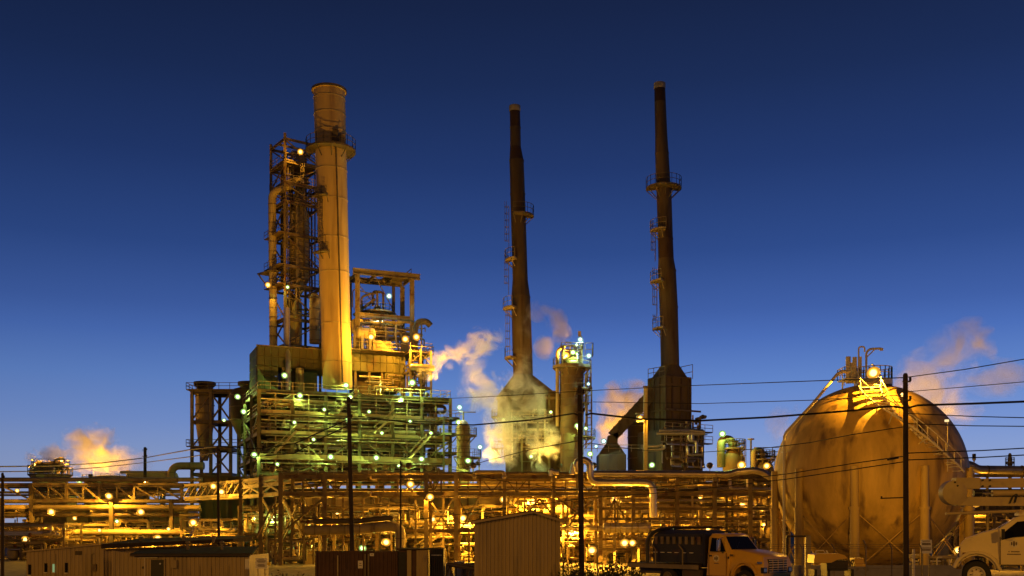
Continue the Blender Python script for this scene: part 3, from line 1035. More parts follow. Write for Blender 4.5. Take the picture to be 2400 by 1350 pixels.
def square_round(cx, cy, hw, hd, z0, r, cx1, z1, n=24, hd_off=0):
    a = [2 * math.pi * i / n for i in range(n)]
    lo = []
    for q in a:
        c, s = math.cos(q), math.sin(q)
        k = 1 / max(abs(c), abs(s))
        lo.append((cx + c * k * hw, cy + s * k * hd, z0))
    hi = [(cx1 + math.cos(q) * r, cy + math.sin(q) * r, z1) for q in a]
    return loft(lo, hi)


DH = 186
t = thing('furnace', 'brown furnace with a flared roof hood under the shorter dark chimney, half hidden in steam', 'furnace', (at(1230, 1110, DH).x, DH, PLANT_Z))
mb = MB()
cx = xat(1238, DH)
HW = 71 * DH / FPX
mb.add(*square_round(cx, DH, HW, 4.6, zat(938, DH), 23 * DH / FPX, xat(1226, DH), zat(880, DH), 24))
mb.build('roof_hood', 'hood', t)
for k in (-1, -.6, -.2, .2, .6, 1):
    MB().beam((cx + HW * k, DH - 4.65, zat(938, DH)), (xat(1226, DH) + k * 1.6, DH - 1.7 + abs(k) * .9, zat(881, DH)), .18).build('hood_rib', 'hood', t)
MB().box((cx, DH, (zat(938, DH) + zat(985, DH)) / 2), (2 * HW, 9.2, zat(938, DH) - zat(985, DH))).build('upper_box', 'hood', t)
for k in range(8):
    MB().box((cx - HW + (k + .5) * HW / 4, DH - 4.63, (zat(940, DH) + zat(984, DH)) / 2), (HW / 4 - .1, .1, 3.2)).build('panel', 'hood', t)
MB().box((cx + .5, DH, (zat(985, DH) + PLANT_Z) / 2), (9.2, 8.6, zat(985, DH) - PLANT_Z)).build('fire_box', 'hood', t)
MB().box((cx, DH - 4.75, zat(938, DH) - .2), (2 * HW + .3, .3, .4)).build('eave_beam', 'steel', t)
deck(t, [(cx - 4, DH - 6, 0), (cx + 4.2, DH - 6, 0), (cx + 4.2, DH - 4.4, 0), (cx - 4, DH - 4.4, 0)], zat(988, DH), .25, 'green_steel')
railing(t, [(cx - 4, DH - 6, zat(988, DH)), (cx + 4.2, DH - 6, zat(988, DH))], 1.2, .09)
deck(t, [(cx - 5.4, DH - 6, 0), (cx + 4.2, DH - 6, 0), (cx + 4.2, DH - 4.4, 0), (cx - 5.4, DH - 4.4, 0)], zat(1040, DH), .25, 'green_steel')
railing(t, [(cx - 5.4, DH - 6, zat(1040, DH)), (cx + 4.2, DH - 6, zat(1040, DH))], 1.2, .09)
ring_platform(t, (cx - 4.6, DH - 1, zat(978, DH)), 1, 2.1, 120, 300, 'steel')
ring_platform(t, (cx - 4.6, DH - 1, zat(1052, DH)), 1, 2.1, 120, 300, 'steel')
for u in (-3.4, -1.2, 1.6, 3.6):
    column(t, (cx + u, DH - 5.6, PLANT_Z), zat(935, DH), .3, 'green_steel')
Fh = Fr(0, DH - 5.5, 0, x=cx)
pipework(t, Fh, -4.5, 4.2, 0, 1, zat(1090, DH), zat(960, DH), 22, 51, ('green_steel', 'jacket', 'steel'), (.07, .2))
# side box with sloping shoulder and panel seams
x0, x1 = xat(1283, DH), xat(1346, DH)
za, zb, zc = zat(922, DH), zat(945, DH), zat(995, DH)
MB(None).poly([(x0, PLANT_Z), (x1, PLANT_Z), (x1, zc), (x0 + 3.4, zb), (x0 + 1.5, za), (x0, za)], DH - 3.6, DH + 4).build('side_box', 'hood', t)
for i in range(5):
    y0_ = 1000 + i * 22
    for j in range(3):
        xa = x0 + .12 + j * (x1 - x0 - .2) / 3
        wdt = (x1 - x0 - .2) / 3 - .1
        MB().box((xa + wdt / 2, DH - 3.63, zat(y0_ + 11, DH)), (wdt, .1, 20 * DH / FPX)).build('panel', 'hood', t)
for j in range(2):
    MB().box((x0 + .9 + j * 1.75, DH - 3.63, zat(975, DH)), (1.6, .1, 2.4)).build('panel', 'hood', t)

# ------------------------------------------------------------------ furnace under the taller dark chimney
F6 = Fr(1560, 182, 30)
ZA, ZB = zat(1007, 182), zat(880, 182)
t = thing('furnace', 'ribbed furnace box under the taller dark chimney, with a lower brown fire box', 'furnace', tuple(F6(0, 0, PLANT_Z)))
cc = F6(2.8, 2.4, 0)
mb = MB()
n = 24
a_ = [2 * math.pi * i / n for i in range(n)]
lo = []
for q in a_:
    c_, s_ = math.cos(q), math.sin(q)
    k = 1 / max(abs(c_), abs(s_))
    lo.append(F6(2.8 + c_ * k * 2.5, 2.4 + s_ * k * 2.1, ZB))
ct = at(1570.5, 857, 186)
hi = [(ct.x + math.cos(q + F6.a) * 1.66, ct.y + math.sin(q + F6.a) * 1.66, zat(857, 186)) for q in a_]
mb.add(*loft(lo, hi))
mb.build('roof_hood', 'hood', t)
MB().box(F6(2.8, 2.4, (ZA + ZB) / 2), (5.6, 4.8, ZB - ZA), F6.a).build('convection_box', 'hood', t)
for u in (0.02, 1.4, 3.4, 5.0, 5.6):
    MB().beam(F6(u, -.1, ZA), F6(u, -.1, ZB), .32, .22, up=F6.w).build('rib', 'chimney_dark', t)
for v in (1.6, 3.2, 4.8):
    MB().beam(F6(-.1, v, ZA), F6(-.1, v, ZB), .3, .2, up=F6.u).build('rib', 'chimney_dark', t)
for z in (ZB - .1, ZB - 1.5, zat(960, 182)):
    MB().beam(F6(-.15, -.16, z), F6(5.7, -.16, z), .16, .3).build('band_beam', 'hood', t)
    MB().beam(F6(-.16, -.15, z), F6(-.16, 4.8, z), .16, .3).build('band_beam', 'hood', t)
for z in (zat(960, 182), zat(985, 182)):
    beam(t, F6(-.8, -.6, z), F6(7.6, -.6, z), .25, .3)
railing(t, [F6(-.8, 4, ZB), F6(-.4, -.3, ZB)], 1.6, .1, 1.6, 'steel')
railing(t, [F6(6.0, -.2, ZB - .2), F6(6.0, 3, ZB - .2)], 2.6, .1, 3, 'steel')
MB().box(F6(3.2, 2.8, (PLANT_Z + ZA) / 2 - .05), (9.4, 7, ZA - PLANT_Z - .1), F6.a).build('fire_box', 'hood', t)
for u in (-1.3, .9, 3.2, 5.5, 7.7):
    MB().beam(F6(u, -.8, PLANT_Z), F6(u, -.8, ZA - .2), .24, .16, up=F6.w).build('rib', 'chimney_dark', t)
q = [F6(-2, -2.2, 0), F6(9, -2.2, 0), F6(9, -.75, 0), F6(-2, -.75, 0)]
for y in (1035, 1008):
    deck(t, q, zat(y, 181), .2)
    railing(t, [F6(-2, -2.2, zat(y, 181)), F6(9, -2.2, zat(y, 181))], 1.2, .09)
pipework(t, F6, -1.8, 9, -2.1, -.9, zat(1095, 181), zat(985, 181), 20, 61, ('clad', 'jacket', 'steel'), (.08, .2))
pipework(t, F6, 6, 8.6, -1.8, 2, zat(1095, 181), zat(962, 181), 12, 62, ('clad', 'jacket', 'steel'), (.08, .2))
d = 178
for i, pts in enumerate(([(1545, 1009), (1616, 1009), (1616, 1009), (1652, 1013)], [(1538, 1016), (1610, 1016), (1652, 1017)])):
    q = thing('header_pipe', ['upper of two golden header pipes across the ribbed furnace box', 'lower of two golden header pipes across the ribbed furnace box'][i], 'pipe', tuple(at(1545, 1012, d)), 'header pipes on the ribbed furnace')
    MB().tube([at(x, y, d - i * .3) for x, y in pts], .28, 10, .5).build('pipe', 'jacket', q, True)
    MB().tube([at(1614 + i * 8, 1013, d - i * .3), at(1614 + i * 8, 1034, d - i * .3), at(1632, 1034, d - i * .3), at(1632, 1062, d - i * .3)], .24, 10, .6).build('branch_pipe', 'jacket', q, True)
for i, pts in enumerate(([(1500, 1046), (1540, 1046), (1553, 1042)], [(1518, 1055), (1545, 1055), (1558, 1050), (1556, 1043)], [(1612, 1050), (1612, 1066), (1650, 1066)])):
    q = thing('bent_pipe', ['short golden bent pipe beside the floodlight mast, upper one', 'short golden bent pipe beside the floodlight mast, lower one with a hook', 'golden elbow pipe low on the right side of the ribbed furnace'][i], 'pipe', tuple(at(*pts[0], d)))
    MB().tube([at(x, y, d) for x, y in pts], .26, 10, .6).build('pipe', 'jacket', q, True)
    MB().lathe([(.26, -.05), (.4, -.05), (.4, .05), (.26, .05)], at(*pts[0], d), 10, axis=(1, 0, 0)).build('flange', 'steel', q, True)
# slanting duct to the small hood
t = thing('flue_duct', 'square flue duct slanting down from the ribbed furnace to the small hood', 'duct', tuple(at(1430, 1040, 186)))
p0, p1 = at(1545, 905, 186), at(1436, 1022, 186)
MB().beam(p0, p1, 2.0, 2.0).build('sloping_duct', 'hood', t)
for k in range(1, 9):
    a = p0.lerp(p1, k / 9)
    dd = (p1 - p0).normalized() * .06
    MB().beam(a - dd, a + dd, 2.16, 2.16).build('flange', 'chimney_dark', t)
MB().hexa([(p1.x - 1.15, 185, zat(1040, 186)), (p1.x + .8, 185, zat(1040, 186)), (p1.x + .8, 187, zat(1040, 186)), (p1.x - 1.15, 187, zat(1040, 186)),
           (p1.x - .85, 185, p1.z), (p1.x + .9, 185, p1.z + .6), (p1.x + .9, 187, p1.z + .6), (p1.x - .85, 187, p1.z)]).build('elbow', 'hood', t)
t = thing('small_furnace', 'small brown furnace with a pointed hood at the foot of the slanting duct', 'furnace', (xat(1432, 186), 186, PLANT_Z))
mb = MB()
xa, xb = xat(1401, 186), xat(1462, 186)
zt, zm = zat(1040, 186), zat(1068, 186)
mb.hexa([(xa, 183, zm), (xb, 183, zm), (xb, 189, zm), (xa, 189, zm), (p1.x - 1.2, 185, zt), (p1.x + .85, 185, zt), (p1.x + .85, 187, zt), (p1.x - 1.2, 187, zt)])
mb.build('roof_hood', 'hood', t)
MB().box(((xa + xb) / 2, 186, (zm + PLANT_Z) / 2 - .01), (xb - xa, 6, zm - PLANT_Z)).build('fire_box', 'hood', t)
for k in range(4):
    x = xa + (xb - xa) * k / 3
    MB().beam((x, 182.94, PLANT_Z), (x, 182.94, zm), .2, .12).build('rib', 'chimney_dark', t)
railing(t, [(xa - 2.4, 182.6, zat(1062, 186)), (xb + 3, 182.6, zat(1062, 186))], 1.2, .09)
c = at(1499, 1000, 190)
t = thing('round_vessel', 'round dark vessel half hidden between the slanting duct and the ribbed furnace', 'vessel', (c.x, 190, PLANT_Z))
MB().lathe([(2.2, PLANT_Z), (2.2, zat(1000, 190)), (1.7, zat(990, 190)), (.6, zat(983, 190))], (c.x, 190, 0), 22).build('shell', 'hood', t, True)
for y in (1000, 1025, 1050, 1075):
    MB().lathe([(2.2, -.08), (2.3, -.08), (2.3, .08), (2.2, .08)], (c.x, 190, zat(y, 190)), 22, caps=False).build('band', 'steel', t, True)
t = thing('floodlight_mast', 'pale square post with a crossbar on top, standing before the slanting duct', 'mast', (xat(1513, 172), 172, PLANT_Z))
MB().box((xat(1513, 172), 172, (PLANT_Z + zat(908, 172)) / 2), (.62, .5, zat(908, 172) - PLANT_Z)).build('post', 'clad_bright', t)
MB().box((xat(1515, 172), 172, zat(908, 172) + .12), (1.1, .4, .24)).build('crossbar', 'dark_steel', t)
MB().box((xat(1500, 172), 171.8, zat(982, 172)), (1.2, 1, 1.1)).build('lamp_box', 'clad_bright', t)
MB().box((xat(1500, 172), 171.8, zat(974, 172) + .3), (1.5, 1.3, .12)).build('canopy_roof', 'clad', t)
ladder(t, (xat(1513, 172), 171.6, PLANT_Z), zat(915, 172), (0, -1, 0), False, 'clad', .4)

# ------------------------------------------------------------------ fractionator column and the small column
d = 180
c = at(1340, 1100, d)
s = d / FPX
t = thing('fractionator_column', 'thick banded column with ring platforms and lights between the two dark chimneys', 'column', (c.x, d, PLANT_Z))
MB().lathe([(2.1, PLANT_Z), (2.1, zat(855, d)), (1.5, zat(843, d)), (.5, zat(838, d))], (c.x, d, 0), 26).build('shell', 'column_brown', t, True)
for y in range(868, 1100, 17):
    MB().lathe([(2.1, -.05), (2.18, -.05), (2.18, .05), (2.1, .05)], (c.x, d, zat(y, d)), 26, caps=False).build('band', 'steel', t, True)
ring_platform(t, (c.x, d, zat(858, d)), 2.1, 3.35, 0, 360, 'steel', 1.3, .5)
ring_platform(t, (c.x, d, zat(912, d)), 2.12, 3.5, -80, 60, 'steel', 1.3)
ring_platform(t, (c.x, d, zat(945, d)), 2.12, 3.1, -60, 60, 'steel', 1.3)
ring_platform(t, (c.x, d, zat(1025, d)), 2.12, 4.2, -80, 60, 'steel', 1.3)
ladder(t, (c.x + 2.6, d - 1.4, zat(1025, d)), zat(860, d), (1, -.4, 0), True)
MB().tube([(c.x - 2.55, d - .6, zat(1000, d)), (c.x - 2.55, d - .6, zat(822, d)), (c.x - 1.2, d - .6, zat(812, d))], .32, 10, 1).build('overhead_pipe', 'insulation', t, True)
ft = Fr(0, d, 0, x=c.x)
steel_frame(t, ft, [-1.7, 1.7], [-1.7, 1.7], [zat(845, d), zat(822, d)], z0=zat(856, d), m='steel', cw=.2, bw=.15, bh=.2)
railing(t, [ft(-1.9, -1.9, zat(822, d)), ft(1.9, -1.9, zat(822, d)), ft(1.9, 1.9, zat(822, d)), ft(-1.9, 1.9, zat(822, d))], 1.1, .09, 1.2, 'steel', True)
drum_flat(t, ft(-.2, 0, zat(832, d)), .7, 2.6, (1, 0, 0), 'jacket', z0=zat(843, d))
pipework(t, ft, -1.6, 1.6, -1.8, -.6, zat(852, d), zat(806, d), 16, 71, ('steel', 'jacket'), (.06, .14))
MB().beam(ft(1.6, -1, zat(850, d)), ft(1.6, -1, zat(790, d)), .22).build('davit_post', 'clad', t)
MB().box(ft(1.3, -1, zat(785, d)), (.5, .3, .9)).build('wind_vane', 'clad', t)
railing(t, [ft(2.2, -2, zat(838, d)), ft(3.6, -2, zat(838, d)), ft(3.6, 0, zat(838, d))], 2.2, .09, 1.2, 'steel')
pipework(t, ft, 2.2, 3.4, -2, -1, zat(1090, d), zat(860, d), 8, 72, ('steel', 'insulation'), (.08, .2))

d = 166
c = at(1086, 1100, d)
t = thing('small_column', 'short lit column with two railed platforms right of the green-lit structure', 'column', (c.x, d, PLANT_Z))
MB().lathe([(1.1, PLANT_Z), (1.1, zat(1000, d)), (.7, zat(990, d)), (.3, zat(985, d))], (c.x, d, 0), 18).build('shell', 'insulation', t, True)
for y in range(1005, 1100, 14):
    MB().lathe([(1.1, -.05), (1.17, -.05), (1.17, .05), (1.1, .05)], (c.x, d, zat(y, d)), 18, caps=False).build('band', 'steel', t, True)
ring_platform(t, (c.x, d, zat(1020, d)), 1.1, 2.2, -120, 60, 'steel', 1.2)
ring_platform(t, (c.x, d, zat(1072, d)), 1.1, 2.9, -120, 60, 'steel', 1.2)
MB().tube([(c.x, d, zat(986, d)), (c.x, d, zat(966, d))], .14, 8).build('vent_pipe', 'steel', t)
MB().beam((c.x - .8, d, zat(966, d)), (c.x + 2, d, zat(966, d)), .16).build('davit_arm', 'steel', t)
for u in (1.6, 2.6):
    column(t, (c.x + u, d - 1, PLANT_Z), zat(1072, d), .2, 'steel')

# ------------------------------------------------------------------ two domed pots near the sphere
for i, (px, yt, r, gx0, d) in enumerate(((1720, 1048, 26, 1688, 152), (1790, 1074, 25, 1766, 150))):
    s = d / FPX
    c = at(px, 1100, d)
    t = thing('domed_reactor', ['domed reactor with a thick gooseneck pipe and railed top, right of the ribbed furnace', 'lower domed reactor with a gooseneck pipe just left of the sphere tank'][i], 'reactor', (c.x, d, PLANT_Z))
    R_ = r * s
    prof = [(R_, PLANT_Z), (R_, zat(yt + 38, d))] + [(R_ * math.cos(a), zat(yt + 38, d) + (38 * s) * math.sin(a)) for a in (math.radians(q) for q in (15, 30, 45, 60, 75, 87))]
    MB().lathe(prof, (c.x, d, 0), 26).build('shell', 'column_brown', t, True)
    ring_platform(t, (c.x, d, zat(yt + 2, d)), .4, R_ * 1.05, 0, 360, 'steel', 1.25)
    g = xat(gx0, d)
    MB().tube([(g, d - .5, zat(1096, d)), (g, d - .5, zat(yt - 18, d)), (c.x - .3, d - .2, zat(yt - 18, d)), (c.x - .1, d, zat(yt + 8, d))], .6 - .12 * i, 14, 1.5).build('gooseneck_pipe', 'green_steel' if i == 0 else 'clad', t, True)
    ladder(t, (c.x + R_ * .6, d - R_, PLANT_Z + 2), zat(yt + 2, d), (0, -1, 0), True)
    pipework(t, Fr(0, d, 0, x=c.x), -R_ * .8, R_ * .8, -.8, .8, zat(yt, d), zat(yt - 14, d), 7, 80 + i, ('steel', 'dark_steel'), (.05, .12))
t = thing('vent_post', 'thin post with a flat mushroom cap between the two domed reactors', 'post', (xat(1762, 150), 150, PLANT_Z))
MB().tube([(xat(1762, 150), 150, PLANT_Z), (xat(1760, 150), 150, zat(1032, 150))], .14, 8).build('post', 'steel', t)
MB().lathe([(.1, 0), (.5, .1), (.5, .25), (.1, .3)], (xat(1760, 150), 150, zat(1032, 150)), 12).build('mushroom_cap', 'steel', t, True)
t = thing('railed_platform', 'small railed catwalk reaching from the lower domed reactor to the sphere tank', 'platform', tuple(at(1810, 1065, 150)))
deck(t, [at(1768, 1065, 150), at(1832, 1065, 150), at(1832, 1065, 150) + Vector((0, 2, 0)), at(1768, 1065, 150) + Vector((0, 2, 0))], zat(1068, 150), .15)
railing(t, [at(1768, 1068, 150), at(1832, 1068, 150)], 1.2, .09, 1.3)
for x in (1775, 1828):
    column(t, (xat(x, 150), 150.3, PLANT_Z), zat(1069, 150), .2)

# ------------------------------------------------------------------ front pipe bridge (rack)
DR = 130
ZTOP, ZMID = zat(1113, DR), zat(1153, DR)
PXC = [658, 761, 866, 999, 1069, 1182, 1298, 1407, 1484, 1587, 1675, 1758, 1832]
XC = [xat(p, DR) for p in PXC]
t = thing('pipe_bridge', 'long two-chord steel pipe bridge on legs across the front of the plant', 'pipe bridge', (XC[0], DR, PLANT_Z))
for i, x in enumerate(XC):
    if i != 2:
        column(t, (x, DR, PLANT_Z), ZTOP + .3, .5 if i not in (5, 6) else .42, 'bridge_steel')
    column(t, (x, DR + 7, PLANT_Z), ZTOP + .3, .4, 'bridge_steel')
    beam(t, (x, DR + .3, ZMID - .3), (x, DR + 6.7, ZMID - .3), .3, .45, 'bridge_steel')
    beam(t, (x, DR + .3, ZTOP - .3), (x, DR + 6.7, ZTOP - .3), .3, .45, 'bridge_steel')
for y in (DR, DR + 7):
    for a, b in zip(XC[:-1], XC[1:]):
        beam(t, (a + .27, y, ZTOP - .25), (b - .27, y, ZTOP - .25), .3, .5, 'bridge_steel')
        beam(t, (a + .27, y, ZMID - .25), (b - .27, y, ZMID - .25), .3, .5, 'bridge_steel')
for k, (a, b) in enumerate(zip(XC[:-1], XC[1:])):
    m_ = (a + b) / 2
    y = DR + .02
    if k < 9:
        MB().ibeam((m_, y, ZMID), (m_, y, ZTOP - .5), .22, .22, up=(0, 1, 0)).build('post', 'bridge_steel', t)
        q = .25 * (b - a)
        for u0, u1 in ((a, a + q), (m_, m_ - q)) if k % 2 else ((m_, m_ + q), (b, b - q)):
            brace(t, (u0 + (.2 if u1 > u0 else -.2), y, ZTOP - .5), (u1, y, ZMID), .15, 'bridge_steel')
        MB().ibeam((m_ - q, y, ZMID), (m_ - q, y, ZTOP - .5), .16, .16, up=(0, 1, 0)).build('post', 'bridge_steel', t)
    brace(t, (a, DR + 3.5, ZMID - .1), (b, DR + 3.5, ZMID - .1), .2, 'bridge_steel')
    brace(t, (a, DR + .4, ZMID + .0), (b, DR + 6.6, ZMID), .12, 'bridge_steel')
# tall cross braces
LO = zat(1268, DR)
for a, b, z0, z1 in ((999, 1069, 1262, 1160), (1069, 1125, 1262, 1160), (1298, 1407, 1245, 1160), (658, 761, 1240, 1160), (761, 866, 1262, 1210)):
    y = DR - .05 if a != 658 else DR + 3
    brace(t, (xat(a, DR), y, zat(z0, DR)), (xat(b, DR), y, zat(z1, DR)), .2, 'bridge_steel')
    brace(t, (xat(a, DR), y + .25, zat(z1, DR)), (xat(b, DR), y + .25, zat(z0, DR)), .2, 'bridge_steel')
for a, b, z0, z1 in ((1331, 1362, 1240, 1185), (1440, 1415, 1170, 1230), (1440, 1472, 1170, 1230), (1440, 1441, 1170, 1230), (700, 761, 1215, 1165), (640, 600, 1180, 1260), (1298, 1265, 1210, 1170), (1230, 1265, 1210, 1170)):
    brace(t, (xat(a, DR), DR + .1, zat(z0, DR)), (xat(b, DR), DR + .1, zat(z1, DR)), .22, 'bridge_steel')
for px in (1331, 1413, 1420, 1255):
    column(t, (xat(px, DR), DR + .6, PLANT_Z), ZMID - .5, .25, 'clad')
for i, px in enumerate((640, 700, 728, 800, 842, 905, 930, 968, 1032, 1098, 1140, 1215, 1230)):
    column(t, (xat(px, DR), DR + (1.2, 3.5, 5.8)[i % 3], PLANT_Z), (ZMID - .6, zat(1240, DR), zat(1215, DR), ZMID - .6)[i % 4], .24, ('bridge_steel', 'steel', 'clad')[i % 3])
# middle level beam
beam(t, (XC[3] + .3, DR, zat(1244, DR)), (XC[5] + 2, DR, zat(1244, DR)), .3, .45, 'bridge_steel')
beam(t, (XC[0], DR + 7, zat(1244, DR)), (XC[4] - .3, DR + 7, zat(1244, DR)), .3, .45, 'bridge_steel')
# extra levels at the right end
for y in (1192, 1216, 1264, 1287):
    beam(t, (XC[7] + .3, DR + .4, zat(y, DR)), (XC[-1], DR + .4, zat(y, DR)), .2, .3, 'bridge_steel')
    beam(t, (XC[8], DR + 7, zat(y + 4, DR)), (XC[-1], DR + 7, zat(y + 4, DR)), .2, .3, 'bridge_steel')
for px in (1445, 1530, 1560, 1625, 1650, 1715, 1735, 1775, 1810):
    column(t, (xat(px, DR), DR + RNG.uniform(.6, 6), PLANT_Z), zat(RNG.choice((1128, 1160, 1192)), DR), .22, RNG.choice(('steel', 'clad', 'dark_steel')))
# conduits and small pipes clamped along the bridge
FR = Fr(0, DR, 0, x=0)
for i, (y, dep, r, m) in enumerate(((1108, 1.2, .18, 'steel'), (1110, 2.6, .25, 'insulation'), (1109, 4.2, .3, 'jacket'), (1108, 5.8, .22, 'steel'),
                                    (1148, 1.0, .14, 'dark_steel'), (1148, 2.2, .2, 'clad'), (1147, 3.6, .28, 'jacket'), (1146, 5.0, .24, 'insulation'), (1130, 6.6, .16, 'clad'))):
    MB().tube([(XC[0] + .2 * i, DR + dep, zat(y, DR)), (XC[4], DR + dep, zat(y, DR)), (XC[6 + i % 3], DR + dep, zat(y, DR)), (XC[-1] - i * .3, DR + dep, zat(y, DR))], r, 8).build('pipe', m, t, True)
pipework(t, FR, XC[7], XC[-1], .4, 6.5, zat(1300, DR), zat(1160, DR), 44, 101, ('steel', 'dark_steel', 'clad', 'jacket', 'pale_steel'), (.06, .2))
pipework(t, FR, XC[9], XC[-1], .2, 6.5, ZMID, ZTOP, 22, 102, ('steel', 'dark_steel', 'clad', 'jacket'), (.05, .16))
pipework(t, FR, XC[0], XC[3], 1, 6.5, zat(1240, DR), ZMID - .6, 16, 103, ('dark_steel', 'steel'), (.06, .18))
railing(t, [(XC[0], DR + .3, ZTOP + .02), (XC[4], DR + .3, ZTOP + .02)], 1.0, .06, 2.2)

# angled wing at the left end of the bridge
FW = Fr(658, 130, 123.5)
t = thing('bridge_wing', 'dark angled end of the front pipe bridge, turning back behind the long shed', 'pipe bridge', tuple(FW(0, 0, PLANT_Z)))
for u in (7.2, 15.2):
    column(t, FW(u, 0, PLANT_Z), ZTOP + .3, .5, 'bridge_steel')
    column(t, FW(u, -6, PLANT_Z), ZTOP + .3, .4, 'bridge_steel')
for z in (ZTOP - .25, ZMID - .25, (ZTOP + ZMID) / 2):
    for a, b in ((.3, 6.9), (7.5, 14.9)):
        beam(t, FW(a, 0, z), FW(b, 0, z), .3, .5, 'bridge_steel')
        beam(t, FW(a, -6, z), FW(b, -6, z), .3, .45, 'bridge_steel')
for a, b in ((.3, 7), (7.4, 15), (15, 7.4), (7, .3)):
    brace(t, FW(a, -.03, ZTOP - .5), FW(b, -.03, ZMID), .2, 'bridge_steel')
    brace(t, FW(a, -3, ZMID - .4), FW(b, -3, zat(1255, 134)), .2, 'bridge_steel')
    brace(t, FW(a, -5.9, ZMID - .4), FW(b, -5.9, zat(1275, 134)), .2, 'bridge_steel')
for i in range(5):
    MB().tube([FW(.2, -1 - i, ZTOP - .05 - (i % 2) * 2), FW(15.5, -1 - i, ZTOP - .05 - (i % 2) * 2)], .16 + .04 * (i % 3), 8).build('pipe', ('steel', 'dark_steel', 'insulation')[i % 3], t, True)

# slanted truss bridge further back
A0, A1 = FW(15.6, 0, 0), at(432, 1140, 158)
t = thing('truss_gallery', 'slanted lit truss bridge with many diagonals, linking the two pipe bridges', 'pipe bridge', (A1.x, A1.y, ZMID))
v = Vector((A1.x - A0.x, A1.y - A0.y, 0))
nrm = Vector((-v.y, v.x, 0)).normalized() * -2.5
for off in (Vector((0, 0, 0)), nrm):
    p0 = Vector((A0.x, A0.y, 0)) + off
    for z in (ZTOP - .2, ZMID + .05):
        beam(t, p0 + Vector((0, 0, z)), p0 + v + Vector((0, 0, z)), .3, .4, 'steel')
    for k in range(9):
        q0 = p0 + v * (k / 9)
        q1 = p0 + v * ((k + 1) / 9)
        MB().beam(q0 + Vector((0, 0, ZMID + .3)), q0 + Vector((0, 0, ZTOP - .4)), .22).build('post', 'steel', t)
        brace(t, q0 + Vector((0, 0, ZTOP - .4)), q1 + Vector((0, 0, ZMID + .3)), .2, 'steel')
deck(t, [Vector((A0.x, A0.y, 0)), Vector((A0.x, A0.y, 0)) + v, Vector((A0.x, A0.y, 0)) + v + nrm, Vector((A0.x, A0.y, 0)) + nrm], ZMID - .2, .15, 'steel')

# ------------------------------------------------------------------ far left pipe bridge
DL = 160
t = thing('pipe_bridge', 'far left steel truss pipe bridge over stacked horizontal pipes', 'pipe bridge', (xat(75, DL), DL, PLANT_Z))
zt, zm = zat(1132, DL), zat(1170, DL)
PL = [-420, -300, -180, -60, 71, 156, 233, 315, 426]
for px in PL:
    x = xat(px, DL)
    for yy in (DL, DL + 6):
        MB().ibeam((x, yy, zm), (x, yy, zt), .4, .4, up=(0, 1, 0)).build('post', 'steel', t)
for px in (-300, -150, 5, 75, 262, 402):
    column(t, (xat(px, DL), DL - .1, PLANT_Z), zt if px == 75 else zm, .6, 'dark_steel')
for px in (148, 214, 306, 347):
    column(t, (xat(px, DL), DL + 3, PLANT_Z), zat(1240, DL), .5, 'steel')
for yy in (DL, DL + 6):
    beam(t, (xat(-440, DL), yy, zt - .3), (xat(445, DL), yy, zt - .3), .4, .6)
    beam(t, (xat(-440, DL), yy, zm - .25), (xat(445, DL), yy, zm - .25), .4, .5)
for a, b in zip(PL[:-1], PL[1:]):
    h = (a + b) / 2
    MB().beam((xat(h, DL), DL, zm), (xat(h, DL), DL, zt - .6), .2).build('post', 'steel', t)
    brace(t, (xat(a + 3, DL), DL + .02, zt - .6), (xat(h - 2, DL), DL + .02, zm), .25)
    brace(t, (xat(h + 3, DL), DL + .02, zt - .6), (xat(b - 2, DL), DL + .02, zm), .25)
for i, (y, dep, r, m) in enumerate(((1124, 1, .3, 'insulation'), (1122, 3, .35, 'jacket'), (1188, .2, .36, 'clad'), (1191, 1.4, .34, 'jacket'), (1194, 2.6, .3, 'insulation'), (1207, .4, .3, 'dark_steel'),
                                    (1205, 2.2, .28, 'steel'), (1247, -.4, .4, 'clad'), (1251, .7, .3, 'dark_steel'), (1240, 2, .26, 'clad'), (1152, 4, .2, 'clad'), (1158, 5, .18, 'jacket'))):
    x0, x1 = (75, 440) if y > 1230 else (-450, 452 + 8 * (i % 3))
    MB().tube([(xat(x0, DL), DL + dep, zat(y, DL)), (xat(x1, DL), DL + dep, zat(y, DL))], r, 9).build('pipe', m, t, True)
for px in (40, 130, 215, 300, 385):
    beam(t, (xat(px, DL), DL - .6, zat(1198, DL)), (xat(px, DL), DL + 5.6, zat(1198, DL)), .25, .3)
FL = Fr(0, DL, 0, x=0)
pipework(t, FL, xat(80, DL), xat(430, DL), .5, 5.5, zm + .1, zt - .6, 34, 111, ('steel', 'clad', 'jacket', 'dark_steel'), (.05, .16))
pipework(t, FL, xat(-20, DL), xat(430, DL), 1, 5.5, zat(1305, DL), zat(1215, DL), 34, 112, ('clad', 'jacket', 'pale_steel', 'steel'), (.08, .22))
pipework(t, FL, xat(-30, DL), xat(70, DL), .3, 5, zat(1310, DL), zat(1180, DL), 14, 113, ('steel', 'dark_steel', 'clad'), (.08, .25))

